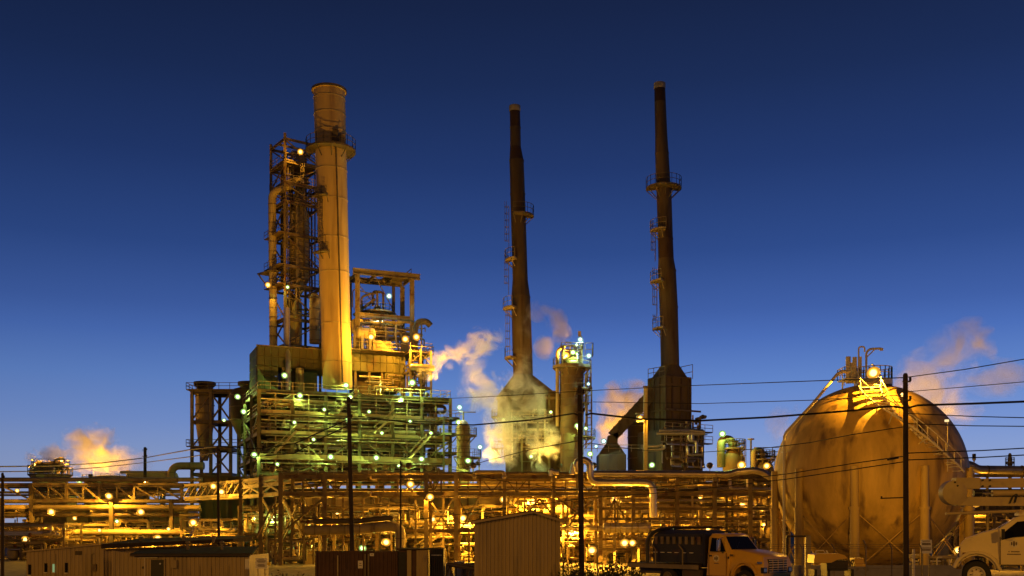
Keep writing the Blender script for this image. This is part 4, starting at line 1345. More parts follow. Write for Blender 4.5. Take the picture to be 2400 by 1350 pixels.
# far left lit legs and slab building
t = thing('slab_building', 'pale windowless slab building standing behind the far left pipes', 'building', (xat(118, 172), 172, PLANT_Z))
MB().box((xat(118, 172), 174, (PLANT_Z + zat(1135, 172)) / 2), (5.6, 4, zat(1135, 172) - PLANT_Z)).build('core', 'clad', t)
for i in range(7):
    for j in range(4):
        h = (zat(1135, 172) - PLANT_Z) / 4
        MB().box((xat(118, 172) - 2.4 + i * .8, 171.96, PLANT_Z + h * (j + .5)), (.74, .1, h - .06)).build('panel', 'clad', t)
t = thing('railed_cooler', 'railed round platform with lamps and pipes, top left above the far pipe bridge', 'cooler', (xat(118, 185), 185, PLANT_Z))
c = (xat(118, 185), 185, 0)
MB().lathe([(3.0, PLANT_Z), (3.0, zat(1122, 185)), (3.5, zat(1118, 185)), (3.5, zat(1112, 185))], c, 22).build('shell', 'clad', t, True)
ring_platform(t, (c[0], c[1], zat(1112, 185)), 2.6, 3.8, 0, 360, 'steel', 1.3)
ring_platform(t, (c[0], c[1], zat(1094, 185)), 1.8, 3.2, 0, 360, 'steel', 1.2)
for a in range(0, 360, 30):
    q = (c[0] + 3.1 * math.cos(math.radians(a)), c[1] + 3.1 * math.sin(math.radians(a)))
    MB().beam((*q, zat(1112, 185)), (*q, zat(1094, 185)), .16).build('post', 'steel', t)
pipework(t, Fr(0, 185, 0, x=c[0]), -3, 3, -3, -.5, zat(1112, 185), zat(1084, 185), 22, 121, ('steel', 'clad', 'jacket'), (.08, .2))
MB().tube([(c[0] + 1.8, 183, zat(1094, 185)), (c[0] + 1.8, 183, zat(1078, 185)), (c[0] + 3.4, 183, zat(1078, 185)), (c[0] + 3.4, 183, zat(1085, 185))], .2, 8, .5).build('vent_pipe', 'clad', t, True)
for i, (x0, x1, yt, d, m, lb) in enumerate(((176, 300, 1112, 182, 'clad', 'low wide tank roof glowing under the left steam cloud'), (300, 415, 1110, 186, 'clad_bright', 'long low tan drum left of the fat pipe loop'),
                                            (205, 265, 1117, 178, 'green_steel', 'small green-lit low tank between far left lamps'))):
    if i == 1:
        t = thing('horizontal_drum', lb, 'drum', (xat(357, d), d, PLANT_Z))
        drum_flat(t, (xat(357, d), d, zat(1122, d)), 1.2, 9.4, (1, 0, 0), m, 'shell', z0=PLANT_Z)
        MB().box((xat(345, d), d, zat(1107, d)), (9.6, .8, .5)).build('walkway', m, t)
        continue
    t = thing('storage_tank', lb, 'tank', (xat((x0 + x1) / 2, d), d, PLANT_Z))
    r = (x1 - x0) / 2 * d / FPX
    MB().lathe([(r, PLANT_Z), (r, zat(yt + 10, d)), (r * .5, zat(yt, d)), (.2, zat(yt - 1, d))], (xat((x0 + x1) / 2, d), d + r, 0), 28).build('shell', m, t, True)
    ring_platform(t, (xat((x0 + x1) / 2, d), d + r, zat(yt + 11, d)), r, r + .4, 180, 360, 'steel', .9, .15, True, False)
t = thing('low_pipe_loop', 'low square pipe loop sticking up above the far left bridge between lamps', 'pipe', tuple(at(225, 1130, 165)))
MB().tube([at(211, 1135, 165), at(211, 1121, 165), at(241, 1121, 165), at(241, 1135, 165)], .2, 8, .6).build('pipe', 'clad', t, True)
for x in (211, 241):
    MB().lathe([(.2, 0), (.34, 0), (.34, .12), (.2, .12)], at(x, 1131, 165), 10).build('flange', 'steel', t, True)

# ------------------------------------------------------------------ buildings and process units behind the bridges
def bay_building(label, px0, px1, ytop, d, m, bay, door=(), windows=(), seamrows=3, pil='steel'):
    x0, x1 = xat(px0, d), xat(px1, d)
    z1 = zat(ytop, d)
    t = thing('plant_building', label, 'building', ((x0 + x1) / 2, d, PLANT_Z))
    MB().box(((x0 + x1) / 2, d + 3, (z1 + PLANT_Z) / 2), (x1 - x0, 6, z1 - PLANT_Z)).build('core', m, t)
    n = max(1, round((x1 - x0) / bay))
    w = (x1 - x0) / n
    for i in range(n):
        for j in range(seamrows):
            h = (z1 - PLANT_Z) / seamrows
            if RNG.random() < .12:
                continue
            MB().box((x0 + w * (i + .5), d - .04, PLANT_Z + h * (j + .5)), (w - .1, .09, h - .08)).build('panel', m, t)
    for i in range(0, n + 1, 2):
        MB().ibeam((x0 + w * i, d - .25, PLANT_Z), (x0 + w * i, d - .25, z1), .3, .3, up=(0, 1, 0)).build('pilaster', pil, t)
    MB().box(((x0 + x1) / 2, d - .15, z1 + .12), (x1 - x0 + .4, .7, .24)).build('eave', 'dark_steel', t)
    for a, y0, b, y1 in windows:
        MB().box((xat((a + b) / 2, d), d - .12, (zat(y0, d) + zat(y1, d)) / 2), ((b - a) * d / FPX, .1, (y1 - y0) * d / FPX)).build('window', 'glass', t)
    return t


bay_building('long pump house of tan bays behind the front bridge, left of the bright stairs', 690, 1005, 1163, 158, 'clad', 1.5)
bay_building('bright yellow-lit clad building behind the corrugated box shed', 1120, 1330, 1128, 152, 'clad_bright', 1.6)
bay_building('narrow clad tower block behind the dark pole beside the box shed', 1325, 1412, 1128, 160, 'clad_bright', 1.5)
bay_building('tan clad wall behind the fan of braces under the silver pipe', 1405, 1545, 1150, 150, 'clad', 2.6)
bay_building('brown clad block behind the pipes above the flatbed truck', 1545, 1700, 1135, 156, 'hood', 2.2)
bay_building('long lit house with dark window openings behind the far left pipes', 165, 440, 1185, 176, 'clad_bright', 1.7,
             windows=[(190, 1228, 206, 1246), (215, 1228, 240, 1246), (292, 1228, 318, 1246), (330, 1230, 350, 1246), (365, 1228, 380, 1246)])
bay_building('dim casing wall at the left behind the angled bridge wing', 470, 690, 1120, 176, 'casing', 2.4)
bay_building('tan block behind the tall cross braces of the front bridge', 1005, 1120, 1140, 160, 'clad_bright', 1.4)
bay_building('low tan block glimpsed behind the right sphere legs and boom', 2225, 2520, 1150, 150, 'hood', 2.4)
bay_building('dim block closing the gap left of the sphere tank', 1700, 1850, 1125, 165, 'hood', 2.0)


def unit(label, px0, px1, d, depth, rows, seed, npipe=26, nequip=4, m='steel', ms=('clad', 'jacket', 'pale_steel', 'insulation', 'steel'), st=False):
    F = Fr(px0, d, 0)
    W = xat(px1, d) - xat(px0, d)
    t = thing('process_unit', label, 'process unit', tuple(F(W / 2, 0, PLANT_Z)), None)
    n = max(2, round(W / 4.5))
    us = [W * i / n for i in range(n + 1)]
    zs = [zat(y, d) for y in rows]
    steel_frame(t, F, us, [0, depth], zs, m=m, cw=.28, bw=.2, bh=.28, backs=True)
    zb = [PLANT_Z] + zs
    for k in range(len(zb) - 1):
        h = zb[k + 1] - zb[k]
        equipment(t, F, .4, W - .4, depth * .3, depth * .8, zb[k], h * .85, nequip, seed + k, ms)
        pipework(t, F, 0, W, -.4, depth, zb[k] + .3, zb[k + 1] - .2, npipe // max(1, len(zb) - 1), seed + 50 + k, ms, (.06, .2))
        if k:
            railing(t, [F(0, -.1, zb[k] + .05), F(W, -.1, zb[k] + .05)], 1.1, .07)
            deck(t, [F(0, .2, 0), F(W, .2, 0), F(W, depth, 0), F(0, depth, 0)], zb[k] + .03, .06, m)
    if st:
        stair(t, F(W * .2, -.9, PLANT_Z + 1.2), F(W * .2 + 3.8, -.9, zs[0]), .9, 'clad')
    return t


unit('lit piping behind the dark pole, under the hooked silver pipe', 1335, 1420, 148, 5, (1225, 1165), 255, 30, 4)
unit('bright tangle of pipes and drums behind the legs of the bridge wing', 560, 690, 146, 7, (1250, 1185), 200, 46, 5)
unit('lit process unit of small drums between the crossed braces and the dark pole', 690, 830, 142, 7, (1262, 1205), 210, 50, 6)
unit('lit process unit behind the big bent pipe, right of the dark pole', 835, 945, 144, 7, (1262, 1195), 220, 44, 5)
unit('bright process unit with a flight of stairs behind the front bridge', 945, 1075, 142, 8, (1252, 1190), 230, 54, 6, st=True)
unit('bright process unit left of the corrugated box shed, behind crossed braces', 1072, 1190, 144, 7, (1245, 1185), 240, 46, 5)
unit('bright process unit peeking over the box shed roof', 1190, 1320, 141, 6, (1215, 1140), 250, 44, 5)
unit('lit process unit around the dark pole right of the box shed', 1320, 1420, 140, 7, (1270, 1230), 260, 46, 5)
unit('lit pumps and pipes below the striped silver drum', 1420, 1560, 139, 6, (1288, 1255), 270, 50, 6)
unit('crowded pipe unit behind the tank of the flatbed truck', 1560, 1700, 140, 7, (1262, 1205), 280, 52, 5, ms=('steel', 'clad', 'dark_steel', 'insulation'))
unit('crowded pipe unit between truck cab and leftmost sphere legs', 1700, 1850, 139, 7, (1265, 1210, 1160), 290, 60, 5, ms=('steel', 'clad', 'dark_steel', 'insulation'))
unit('lit piping behind the gabled shed at the far left', -20, 150, 150, 6, (1262, 1225), 300, 40, 4)
unit('lit piping above the long shed roof', 150, 300, 152, 6, (1275,), 310, 30, 5)
unit('piping and drums around the very bright lamp, under the slanted truss bridge', 425, 565, 153, 7, (1268, 1215), 345, 50, 5)
unit('lit piping and small drums behind the right half of the long shed', 300, 470, 150, 6, (1268,), 320, 36, 6)
unit('dim piping behind the aerial lift and right sphere legs', 2240, 2420, 118, 6, (1250, 1195), 330, 44, 5, ms=('steel', 'clad', 'dark_steel'))
unit('green-lit doorway frame and barrels left of the brown container', 630, 735, 134, 5, (1262,), 340, 26, 5, ms=('clad', 'green_steel', 'pale_steel'))

# ------------------------------------------------------------------ notable pipes
d = 127
t = thing('silver_pipe', 'long polished pipe running level along the bridge top toward the sphere tank', 'pipe', tuple(at(1387, 1110, d)))
MB().tube([at(1385, 1110, d), at(1706, 1112, d), at(1722, 1107, d), at(1770, 1102, d - 1), at(1790, 1108, d - 1), at(1800, 1117, d - 1), at(1834, 1117, d - 1)], .42, 16, 1.2).build('pipe', 'jacket', t, True)
for x in (1420, 1480, 1540, 1600, 1655, 1700):
    MB().lathe([(.42, -.06), (.47, -.06), (.47, .06), (.42, .06)], at(x, 1110 + (x - 1385) * .006, d), 16, axis=(1, 0, 0), caps=False).build('band', 'jacket', t, True)
for x in (1418, 1484, 1587, 1675):
    MB().box(at(x, 1122, d), (.5, .5, .5)).build('shoe', 'steel', t)
t = thing('silver_pipe', 'polished pipe bending down from a hook, along the bridge and down again', 'pipe', tuple(at(1380, 1095, d - 1)))
MB().tube([at(1357, 1108, d - 1), at(1350, 1084, d - 1), at(1366, 1076, d - 1), at(1383, 1085, d - 1), at(1383, 1131, d - 1), at(1531, 1131, d - 1), at(1531, 1212, d - 1)], .44, 16, 1.3).build('pipe', 'jacket', t, True)
for p, ax in ((at(1440, 1131, d - 1), (1, 0, 0)), (at(1500, 1131, d - 1), (1, 0, 0)), (at(1531, 1165, d - 1), (0, 0, 1)), (at(1531, 1190, d - 1), (0, 0, 1)), (at(1383, 1105, d - 1), (0, 0, 1))):
    MB().lathe([(.44, -.06), (.5, -.06), (.5, .06), (.44, .06)], p, 16, axis=ax, caps=False).build('band', 'jacket', t, True)
t = thing('hook_pipe', 'golden hooked pipe loop just left of the dark pole at bridge height', 'pipe', tuple(at(1347, 1095, d + 2)))
MB().tube([at(1310, 1107, d + 2), at(1296, 1107, d + 2), at(1291, 1101, d + 2), at(1291, 1115, d + 2)], .3, 10, .6).build('pipe', 'jacket', t, True)
MB().tube([at(1340, 1112, d + 2), at(1344, 1086, d + 2), at(1362, 1083, d + 2)], .3, 10, .9).build('hook', 'jacket', t, True)
t = thing('cross_over_pipe', 'level golden pipe with bent ends on the bridge below the short lit column', 'pipe', tuple(at(1150, 1107, d + 1)))
MB().tube([at(1112, 1122, d + 1), at(1112, 1106, d + 1), at(1182, 1106, d + 1), at(1182, 1122, d + 1)], .22, 10, .6).build('pipe', 'clad', t, True)
for x in (1112, 1182):
    MB().lathe([(.22, 0), (.34, 0), (.34, .1), (.22, .1)], at(x, 1117, d + 1), 10).build('flange', 'steel', t, True)
d = 126
t = thing('bent_duct', 'big dull insulated pipe running level then bending down behind the brown container', 'pipe', tuple(at(940, 1290, d)))
MB().tube([at(715, 1243, d), at(838, 1241, d), at(918, 1233, d), at(938, 1240, d), at(938, 1310, d)], .62, 16, 2.0).build('pipe', 'insulation', t, True)
for x in (740, 775, 810, 845, 880):
    MB().lathe([(.62, -.06), (.68, -.06), (.68, .06), (.62, .06)], at(x, 1242 - max(0, x - 838) * .1, d), 16, axis=(1, 0, 0), caps=False).build('band', 'steel', t, True)
for y in (1262, 1285):
    MB().lathe([(.62, -.06), (.68, -.06), (.68, .06), (.62, .06)], at(938, y, d), 16, caps=False).build('band', 'steel', t, True)
t = thing('dark_duct', 'dark pipe sagging level just above the big bent pipe', 'pipe', tuple(at(830, 1222, d)))
MB().tube([at(735, 1222, d + .5), at(842, 1221, d + .5), at(912, 1214, d + .5), at(922, 1218, d + .5)], .34, 12, .6).build('pipe', 'dark_steel', t, True)
MB().tube([at(742, 1216, d + .5), at(735, 1205, d + .5)], .2, 8).build('branch', 'dark_steel', t, True)
t = thing('striped_drum', 'polished lying drum with bright bands low between bridge legs', 'drum', tuple(at(1465, 1237, 128)))
drum_flat(t, at(1468, 1237, 128), .62, 6.0, (1, 0, 0), 'jacket', 'shell', 16, False)
for x in (1430, 1442, 1455, 1480, 1494):
    MB().lathe([(.625, -.08), (.68, -.08), (.68, .08), (.625, .08)], at(x, 1237, 128), 16, axis=(1, 0, 0), caps=False).build('band', 'clad', t, True)
for x in (1440, 1496):
    column(t, at(x, 1340, 128) - Vector((0, 0, 0)), zat(1251, 128), .3)
t = thing('low_silver_pipe', 'bright pipe at knee level behind the dark pole, right of the box shed', 'pipe', tuple(at(1360, 1240, 128)))
MB().tube([at(1310, 1239, 128), at(1418, 1238, 128)], .28, 12).build('pipe', 'clad_bright', t, True)
for x in (1325, 1350, 1400):
    MB().lathe([(.28, -.05), (.33, -.05), (.33, .05), (.28, .05)], at(x, 1239, 128), 12, axis=(1, 0, 0), caps=False).build('band', 'steel', t, True)
t = thing('end_pipe', 'golden pipe running level out of frame to the right of the sphere tank', 'pipe', tuple(at(2300, 1100, 112)))
MB().tube([at(2262, 1088, 112), at(2278, 1092, 112), at(2292, 1101, 112), at(2460, 1103, 112)], .48, 14, 1).build('pipe', 'jacket', t, True)
for x in (2314, 2395):
    column(t, (xat(x, 112), 112, PLANT_Z), zat(1106, 112), .22)
    MB().lathe([(.48, -.06), (.53, -.06), (.53, .06), (.48, .06)], at(x, 1102, 112), 14, axis=(1, 0, 0), caps=False).build('band', 'steel', t, True)
MB().box(at(2360, 1115, 112.5), (11, .3, .35)).build('support_beam', 'steel', t)

# far column and post on the right horizon
for i, (px, yt, d, lb) in enumerate(((2367, 1062, 300, 'small distant dark column with two platforms on the right horizon'), (2283, 1066, 260, 'thin distant dark post right of the sphere tank'))):
    t = thing('distant_column', lb, 'column', (xat(px, d), d, PLANT_Z))
    r = (4 if i == 0 else 1.6) * d / FPX
    MB().lathe([(r, PLANT_Z), (r, zat(yt + 4, d)), (r * .5, zat(yt, d))], (xat(px, d), d, 0), 14).build('shell', 'dark_steel', t, True)
    for y in ((1082, 1092) if i == 0 else (1075,)):
        ring_platform(t, (xat(px, d), d, zat(y, d)), r, r * 2.6, 0, 360, 'dark_steel', 1.2, .3)

# ------------------------------------------------------------------ sphere tank
SD = 100.0
SC = at(2037, 1119, SD)
SR = 216.5 * SD / FPX
t = thing('sphere_tank', 'huge weathered spherical storage tank on legs at the right', 'tank', (SC.x, SC.y, PLANT_Z))
SPH = t
# shell plates: a crown, three belts of plates and a bottom cap
BELTS = [(0, 28, 1), (28, 62, 12), (62, 100, 16), (100, 140, 14), (140, 180, 1)]
for p0, p1, n in BELTS:
    for i in range(n):
        a0, a1 = 2 * math.pi * i / n + .13, 2 * math.pi * (i + 1) / n + .13
        na = max(6, int(144 / n))
        npol = max(8, int((p1 - p0) / 2))
        g = .0012 if n > 1 else 0
        vs, fs = [], []
        for j in range(npol + 1):
            ph = math.radians(p0 + .07 + (p1 - p0 - .14) * j / npol)
            for k in range(na + 1):
                a = a0 + g + (a1 - a0 - 2 * g) * k / na
                vs.append(SC + Vector((math.sin(ph) * math.cos(a), math.sin(ph) * math.sin(a), math.cos(ph))) * SR)
        for j in range(npol):
            for k in range(na):
                q = j * (na + 1) + k
                fs.append((q, q + na + 1, q + na + 2, q + 1))
        mb = MB()
        mb.add(vs, fs)
        mb.build('shell_plate', 'sphere_paint', t, True)
MB().ball(SC, SR - .012, 144, 90).build('weld_backing', 'sphere_paint', t, True)
LEGS = [-62, -27, 11.5, 54, 88, 124, 160, 196, 232, 268]


def on_sphere(az, el, r=SR):
    """az: degrees, 0 faces the camera, + to the right; el: elevation in degrees"""
    a, e = math.radians(az), math.radians(el)
    return SC + Vector((math.sin(a) * math.cos(e), -math.cos(a) * math.cos(e), math.sin(e))) * r


for az in LEGS:
    p = on_sphere(az, -4, SR + .12)
    MB().tube([(p.x, p.y, PLANT_Z), (p.x, p.y, SC.z - 3.2)], .42, 14).build('leg', 'leg_paint', t, True)
    MB().tube([(p.x, p.y, SC.z - 3.2), (p.x, p.y, SC.z + .6)], .36, 14).build('leg_head', 'leg_paint', t, True)
    MB().lathe([(.45, 0), (.5, 0), (.5, .25), (.45, .25)], (p.x, p.y, SC.z - 3.3), 14).build('collar', 'leg_paint', t, True)
    MB().box((p.x, p.y, PLANT_Z + .35), (1.5, 1.5, .7)).build('footing', 'concrete', t)
LP = [on_sphere(az, -4, SR + .12) for az in LEGS]
for i in range(len(LEGS)):
    a, b = LP[i], LP[(i + 1) % len(LEGS)]
    MB().beam((a.x, a.y, PLANT_Z + .8), (b.x, b.y, SC.z - 3.4), .07).build('brace_rod', 'sphere_paint', t)
    MB().beam((b.x, b.y, PLANT_Z + .8), (a.x, a.y, SC.z - 3.4), .07).build('brace_rod', 'sphere_paint', t)


def front_pt(px, py, off=.0):
    """point on the sphere's near side that shows at that pixel"""
    o = Vector((0, 0, CAMZ))
    dvec = Vector(((px - 1200) / FPX, 1, (HOR - py) / FPX)).normalized()
    oc = o - SC
    r = SR + off
    b = oc.dot(dvec)
    disc = b * b - (oc.dot(oc) - r * r)
    tt = -b - math.sqrt(max(0, disc))
    return o + dvec * tt


# stairway winding down the near side
way = [(2032, 898), (2037, 915), (2044, 933), (2056, 951), (2072, 969), (2092, 986), (2116, 1004), (2144, 1024), (2172, 1046), (2198, 1068), (2220, 1088), (2236, 1106)]
q = thing('sphere_stair', 'stairway curling down the near side of the sphere tank from its railed top', 'stairs', tuple(front_pt(*way[0])))
cen = [front_pt(px, py, .05) for px, py in way]


def catm(P, n=8):
    out = []
    for i in range(len(P) - 1):
        p0, p1, p2, p3 = P[max(i - 1, 0)], P[i], P[i + 1], P[min(i + 2, len(P) - 1)]
        for k in range(n):
            u = k / n
            out.append(.5 * ((2 * p1) + (p2 - p0) * u + (2 * p0 - 5 * p1 + 4 * p2 - p3) * u * u + (3 * p1 - p0 - 3 * p2 + p3) * u ** 3))
    return out + [P[-1]]


cv = catm(cen, 8)
sides = {1: [], -1: []}
for i, p in enumerate(cv):
    T = (cv[min(i + 1, len(cv) - 1)] - cv[max(i - 1, 0)]).normalized()
    nn = (p - SC).normalized()
    s = T.cross(Vector((0, 0, 1)))
    s.z = 0
    s.normalize()
    k = i / (len(cv) - 1)
    lift = .35 + .55 * math.sin(math.pi * min(1, k * 1.2))
    for sg in (1, -1):
        sides[sg].append(p + nn * lift + s * sg * (.95 - .3 * k))
# treads: level boards at even rises
zt, zb = cv[0].z + .3, cv[-1].z
acc, want = 0, []
last = None
for i in range(len(cv)):
    a, b = sides[1][i], sides[-1][i]
    m_ = (a + b) / 2
    if last is None or abs(m_.z - last.z) > .3 or (m_ - last).length > .62:
        MB().beam(Vector((a.x, a.y, m_.z)), Vector((b.x, b.y, m_.z)), .36, .06).build('tread', 'sphere_white', q)
        last = m_
for sg in (1, -1):
    MB().tube([p + Vector((0, 0, -.05)) for p in sides[sg]], .085, 6).build('stringer', 'sphere_white', q, True)
    MB().tube([p + Vector((0, 0, 1.0)) for p in sides[sg]], .045, 6).build('handrail', 'sphere_white', q, True)
    mb = MB()
    for p in sides[sg][::6]:
        mb.beam(p, p + Vector((0, 0, 1.0)), .05)
    mb.build('rail_post', 'sphere_white', q, kind='stuff')
    mb = MB()
    for p in sides[sg][::10]:
        nn = (p - SC).normalized()
        mb.beam(p, SC + nn * SR, .09)
    mb.build('stair_bracket', 'sphere_white', q, kind='stuff')

# top gear
q = thing('top_platform', 'small railed ring platform on the crown of the sphere tank', 'platform', (SC.x, SC.y, SC.z + SR))
tz = SC.z + SR
ring_platform(q, (SC.x + .35, SC.y - .4, tz + .45), .9, 1.7, 0, 360, 'sphere_white', 1.15, .1)
MB().lathe([(1.7, 0), (1.7, .5), (1.0, .5), (1.0, 0)], (SC.x + .35, SC.y - .4, tz - .15), 20, caps=False).build('curb', 'sphere_white', q, True)
deck(q, [(SC.x - 2.9, SC.y - 1.6, 0), (SC.x - .3, SC.y - 1.6, 0), (SC.x - .3, SC.y + .6, 0), (SC.x - 2.9, SC.y + .6, 0)], tz + .45, .12, 'sphere_white')
railing(q, [(SC.x - .3, SC.y + .6, tz + .45), (SC.x - 2.9, SC.y + .6, tz + .45), (SC.x - 2.9, SC.y - 1.6, tz + .45), (SC.x - 1.6, SC.y - 1.6, tz + .45)], 1.1, .06, .8, 'sphere_white')
for u in (-2.8, -1.6, -.5):
    MB().beam((SC.x + u, SC.y - .6, tz - .7), (SC.x + u, SC.y - .6, tz + .4), .12).build('post', 'sphere_white', q)
MB().tube([(SC.x + .5, SC.y - 1.9, tz + .6), (at(2047, 874, 93.2).x, 93.6, at(2047, 874, 93.2).z + .9), (at(2047, 874, 93.2).x, 93.2, at(2047, 874, 93.2).z + .7)], .06, 8, .4).build('lamp_arm', 'sphere_white', q, True)
q = thing('relief_valves', 'cluster of standing pale relief valve pipes on the sphere tank crown', 'valves', (SC.x - 2, SC.y - .5, tz + .45))
for px, yt, r in ((1984, 838, .24), (1999, 839, .22), (1992, 852, .12), (2013, 838, .12)):
    x = xat(px, SC.y)
    MB().tube([(x, SC.y - .5, tz + .1), (x, SC.y - .5, zat(yt, SC.y))], r, 12).build('valve_pipe', 'sphere_white', q, True)
    MB().lathe([(r, 0), (r + .12, 0), (r + .12, .12), (r, .12)], (x, SC.y - .5, tz + 1.1), 12).build('flange', 'sphere_white', q, True)
x0, x1 = xat(2006, SC.y), xat(2020, SC.y)
MB().tube([(x0, SC.y - .8, tz + .1), (x0, SC.y - .8, zat(816, SC.y)), (x1, SC.y - .8, zat(816, SC.y)), (x1, SC.y - .8, zat(828, SC.y))], .08, 8, .3).build('loop_pipe', 'sphere_white', q, True)
x0 = xat(2022, SC.y)
q = thing('davit', 'pale davit post with a braced arm reaching right over the sphere crown', 'davit', (x0, SC.y - 1, tz))
MB().tube([(x0, SC.y - 1, tz - .1), (x0, SC.y - 1, zat(830, SC.y)), (x0 + .35, SC.y - 1, zat(822, SC.y)), (xat(2056, SC.y), SC.y - 1, zat(821, SC.y))], .11, 10, .5).build('post', 'sphere_white', q, True)
MB().beam((x0, SC.y - 1, zat(842, SC.y)), (xat(2042, SC.y), SC.y - 1, zat(823, SC.y)), .1).build('strut', 'sphere_white', q)
MB().box((xat(2057, SC.y), SC.y - 1, zat(823, SC.y)), (.3, .2, .25)).build('sheave', 'sphere_white', q)
q = thing('vent_line', 'pale pipe slanting off the sphere crown and dropping down its left side', 'pipe', tuple(at(1840, 1020, 98)))
MB().tube([at(1992, 871, 97), at(1967, 871, 97), at(1906, 945, 96), at(1838, 1018, 98), at(1838, 1340, 98)], .14, 10, .5).build('pipe', 'sphere_white', q, True)
MB().beam(at(1972, 872, 97), at(1979, 904, 97), .07).build('stay', 'sphere_white', q)
for y in (1060, 1140, 1220):
    MB().box(at(1838, y, 98.1), (.4, .4, .12)).build('clamp', 'sphere_white', q)
q = thing('thin_lamp_post', 'thin pale post with a small box lamp at the right flank of the sphere', 'post', tuple(at(2221, 1110, 91)))
MB().tube([at(2221, 1105, 92), at(2221, 988, 92)], .045, 6).build('post', 'sphere_white', q)
MB().box(at(2219, 986, 92), (.3, .25, .2)).build('lamp_box', 'lamp_pane', q)
MB().beam(at(2221, 1100, 92), at(2214, 1104, 94), .06).build('bracket', 'sphere_white', q)

# ------------------------------------------------------------------ utility poles and cables
def pole(px, ytop, d, r, label, lean=0.0, lamp_arm=False, steps=True):
    x = xat(px, d)
    zb = ground_z(x, d)
    t = thing('utility_pole', label, 'utility pole', (x, d, zb), 'dark wooden utility poles')
    H = zat(ytop, d) - zb
    MB().lathe([(r * 1.12, -.3), (r * 1.05, H * .3), (r, H * .7), (r * .92, H - .1), (r * .6, H)], (x, d, zb), 14, lean=(lean, 0)).build('shaft', 'wood', t, True)
    for k, z in enumerate((H - .5, H - 1.6)):
        MB().beam((x + lean * z - r * 1.5, d - r, zb + z), (x + lean * z + r * 1.6, d - r, zb + z), .07, .09).build('bracket', 'dark_steel', t)
        MB().lathe([(.05, 0), (.09, .06), (.06, .12), (.09, .18), (.03, .24)], (x + lean * z + r * 1.5, d - r, zb + z + .03), 8).build('insulator', 'black_plastic', t, True)
    return t, Vector((x + lean * H, d, zb + H))


pole(2124, 875, 60, .15, 'tall dark pole with a lamp standing in front of the sphere tank', -.004)
pole(1364, 905, 62, .15, 'dark pole standing right of the corrugated box shed', -.012)
pole(827, 930, 78, .16, 'dark pole standing before the green-lit structure and brown container', -.022)
pole(340, 1048, 172, .26, 'thin dark far pole above the left pipe bridge')
pole(514, 1045, 90, .11, 'thin dark pole crossing the slanted truss bridge', -.012)
pole(939, 1080, 92, .08, 'thin short dark pole before the front bridge, right of the middle pole')
pole(6, 1108, 86, .12, 'dark pole at the very left edge of the view')
p = at(2115, 925, 60.3)
t = thing('pole_lamp', 'sodium lamp mounted on the tall dark pole before the sphere tank', 'lamp', tuple(p))
MB().ball(p, .1, 10, 6).build('bulb', 'sodium_bulb', t, True)
MB().lathe([(.08, .2), (.13, .16), (.16, .09), (.06, .1)], p, 10).build('hood', 'dark_steel', t, True)
MB().tube([p + Vector((0, 0, .2)), p + Vector((.02, 0, .26)), p + Vector((.16, -.2, .22))], .025, 6).build('bracket', 'steel', t, True)
t = thing('side_spike', 'short dark arm sticking left from the tall dark pole before the sphere', 'bracket', tuple(at(2090, 1167, 60)))
MB().beam(at(2064, 1168, 60), at(2122, 1166, 60), .07).build('arm', 'wood', t)
MB().lathe([(.03, 0), (.06, .05), (.04, .1)], at(2066, 1167, 60), 8).build('insulator', 'black_plastic', t, True)


ld = bpy.data.lights.new('lamp_light', 'SPOT')
ld.energy = 15000
ld.color = SOD
ld.spot_size = math.radians(36)
ld.spot_blend = .9
ld.shadow_soft_size = .05
o = bpy.data.objects.new('lamp_light', ld)
COL.objects.link(o)
o.parent = t
o.location = (-.1, .3, -.05)
o.rotation_euler = (SC + Vector((2.0, -5, 7)) - p).to_track_quat('-Z', 'Y').to_euler()


def cable(pts, r, label, sag=0.0):
    """pts: (px, py, d) of the ends and of the points the cable passes"""
    P = [at(*a) for a in pts]
    out = []
    for a, b in zip(P[:-1], P[1:]):
        n = 10
        for i in range(n):
            u = i / n
            q = a.lerp(b, u)
            q.z -= sag * 4 * u * (1 - u)
            out.append(q)
    out.append(P[-1])
    o = MB().tube(out, r, 6).build('overhead_cable', 'cable', None, True)
    return tag(o, label, 'cable', 'overhead cables between the poles')


cable([(1372, 973, 62), (1385, 969, 62), (1500, 982, 61), (1640, 986, 61), (1800, 978, 60.5), (2000, 962, 60), (2085, 952, 60), (2118, 956, 60)], .062, 'thick black cable sagging from the box shed pole to the sphere pole')
cable([(2129, 956, 60), (2150, 950, 60), (2280, 946, 58), (2480, 938, 55)], .066, 'thick black cable leaving the sphere pole to the right edge')
cable([(1360, 975, 62), (1345, 969, 62), (1250, 984, 66), (1110, 996, 70), (980, 993, 74), (840, 976, 78)], .05, 'thick black cable from the box shed pole to the middle pole')
cable([(823, 980, 78), (760, 1008, 82), (690, 1040, 86), (600, 1052, 90), (516, 1046, 90)], .045, 'upper black cable from the middle pole down to the left')
cable([(823, 994, 78), (760, 1024, 82), (690, 1062, 86), (600, 1070, 90), (516, 1058, 90)], .04, 'lower black cable from the middle pole down to the left')
cable([(512, 1046, 90), (450, 1053, 120), (340, 1073, 171.6), (240, 1085, 150), (120, 1092, 125), (-30, 1094, 100)], .075, 'upper thick cable across the steam at the far left')
cable([(512, 1060, 90), (450, 1070, 120), (340, 1084, 171.6), (240, 1095, 150), (120, 1104, 125), (-30, 1106, 100)], .06, 'lower thick cable across the steam at the far left')
cable([(2127, 884, 60), (2260, 866, 58), (2480, 828, 55)], .028, 'thin wire rising from the sphere pole top to the right edge')
cable([(2120, 885, 60), (1900, 893, 70), (1640, 903, 84), (1390, 915, 96), (1140, 930, 110), (1000, 936, 118)], .034, 'thin wire crossing behind at the ribbed furnace top')
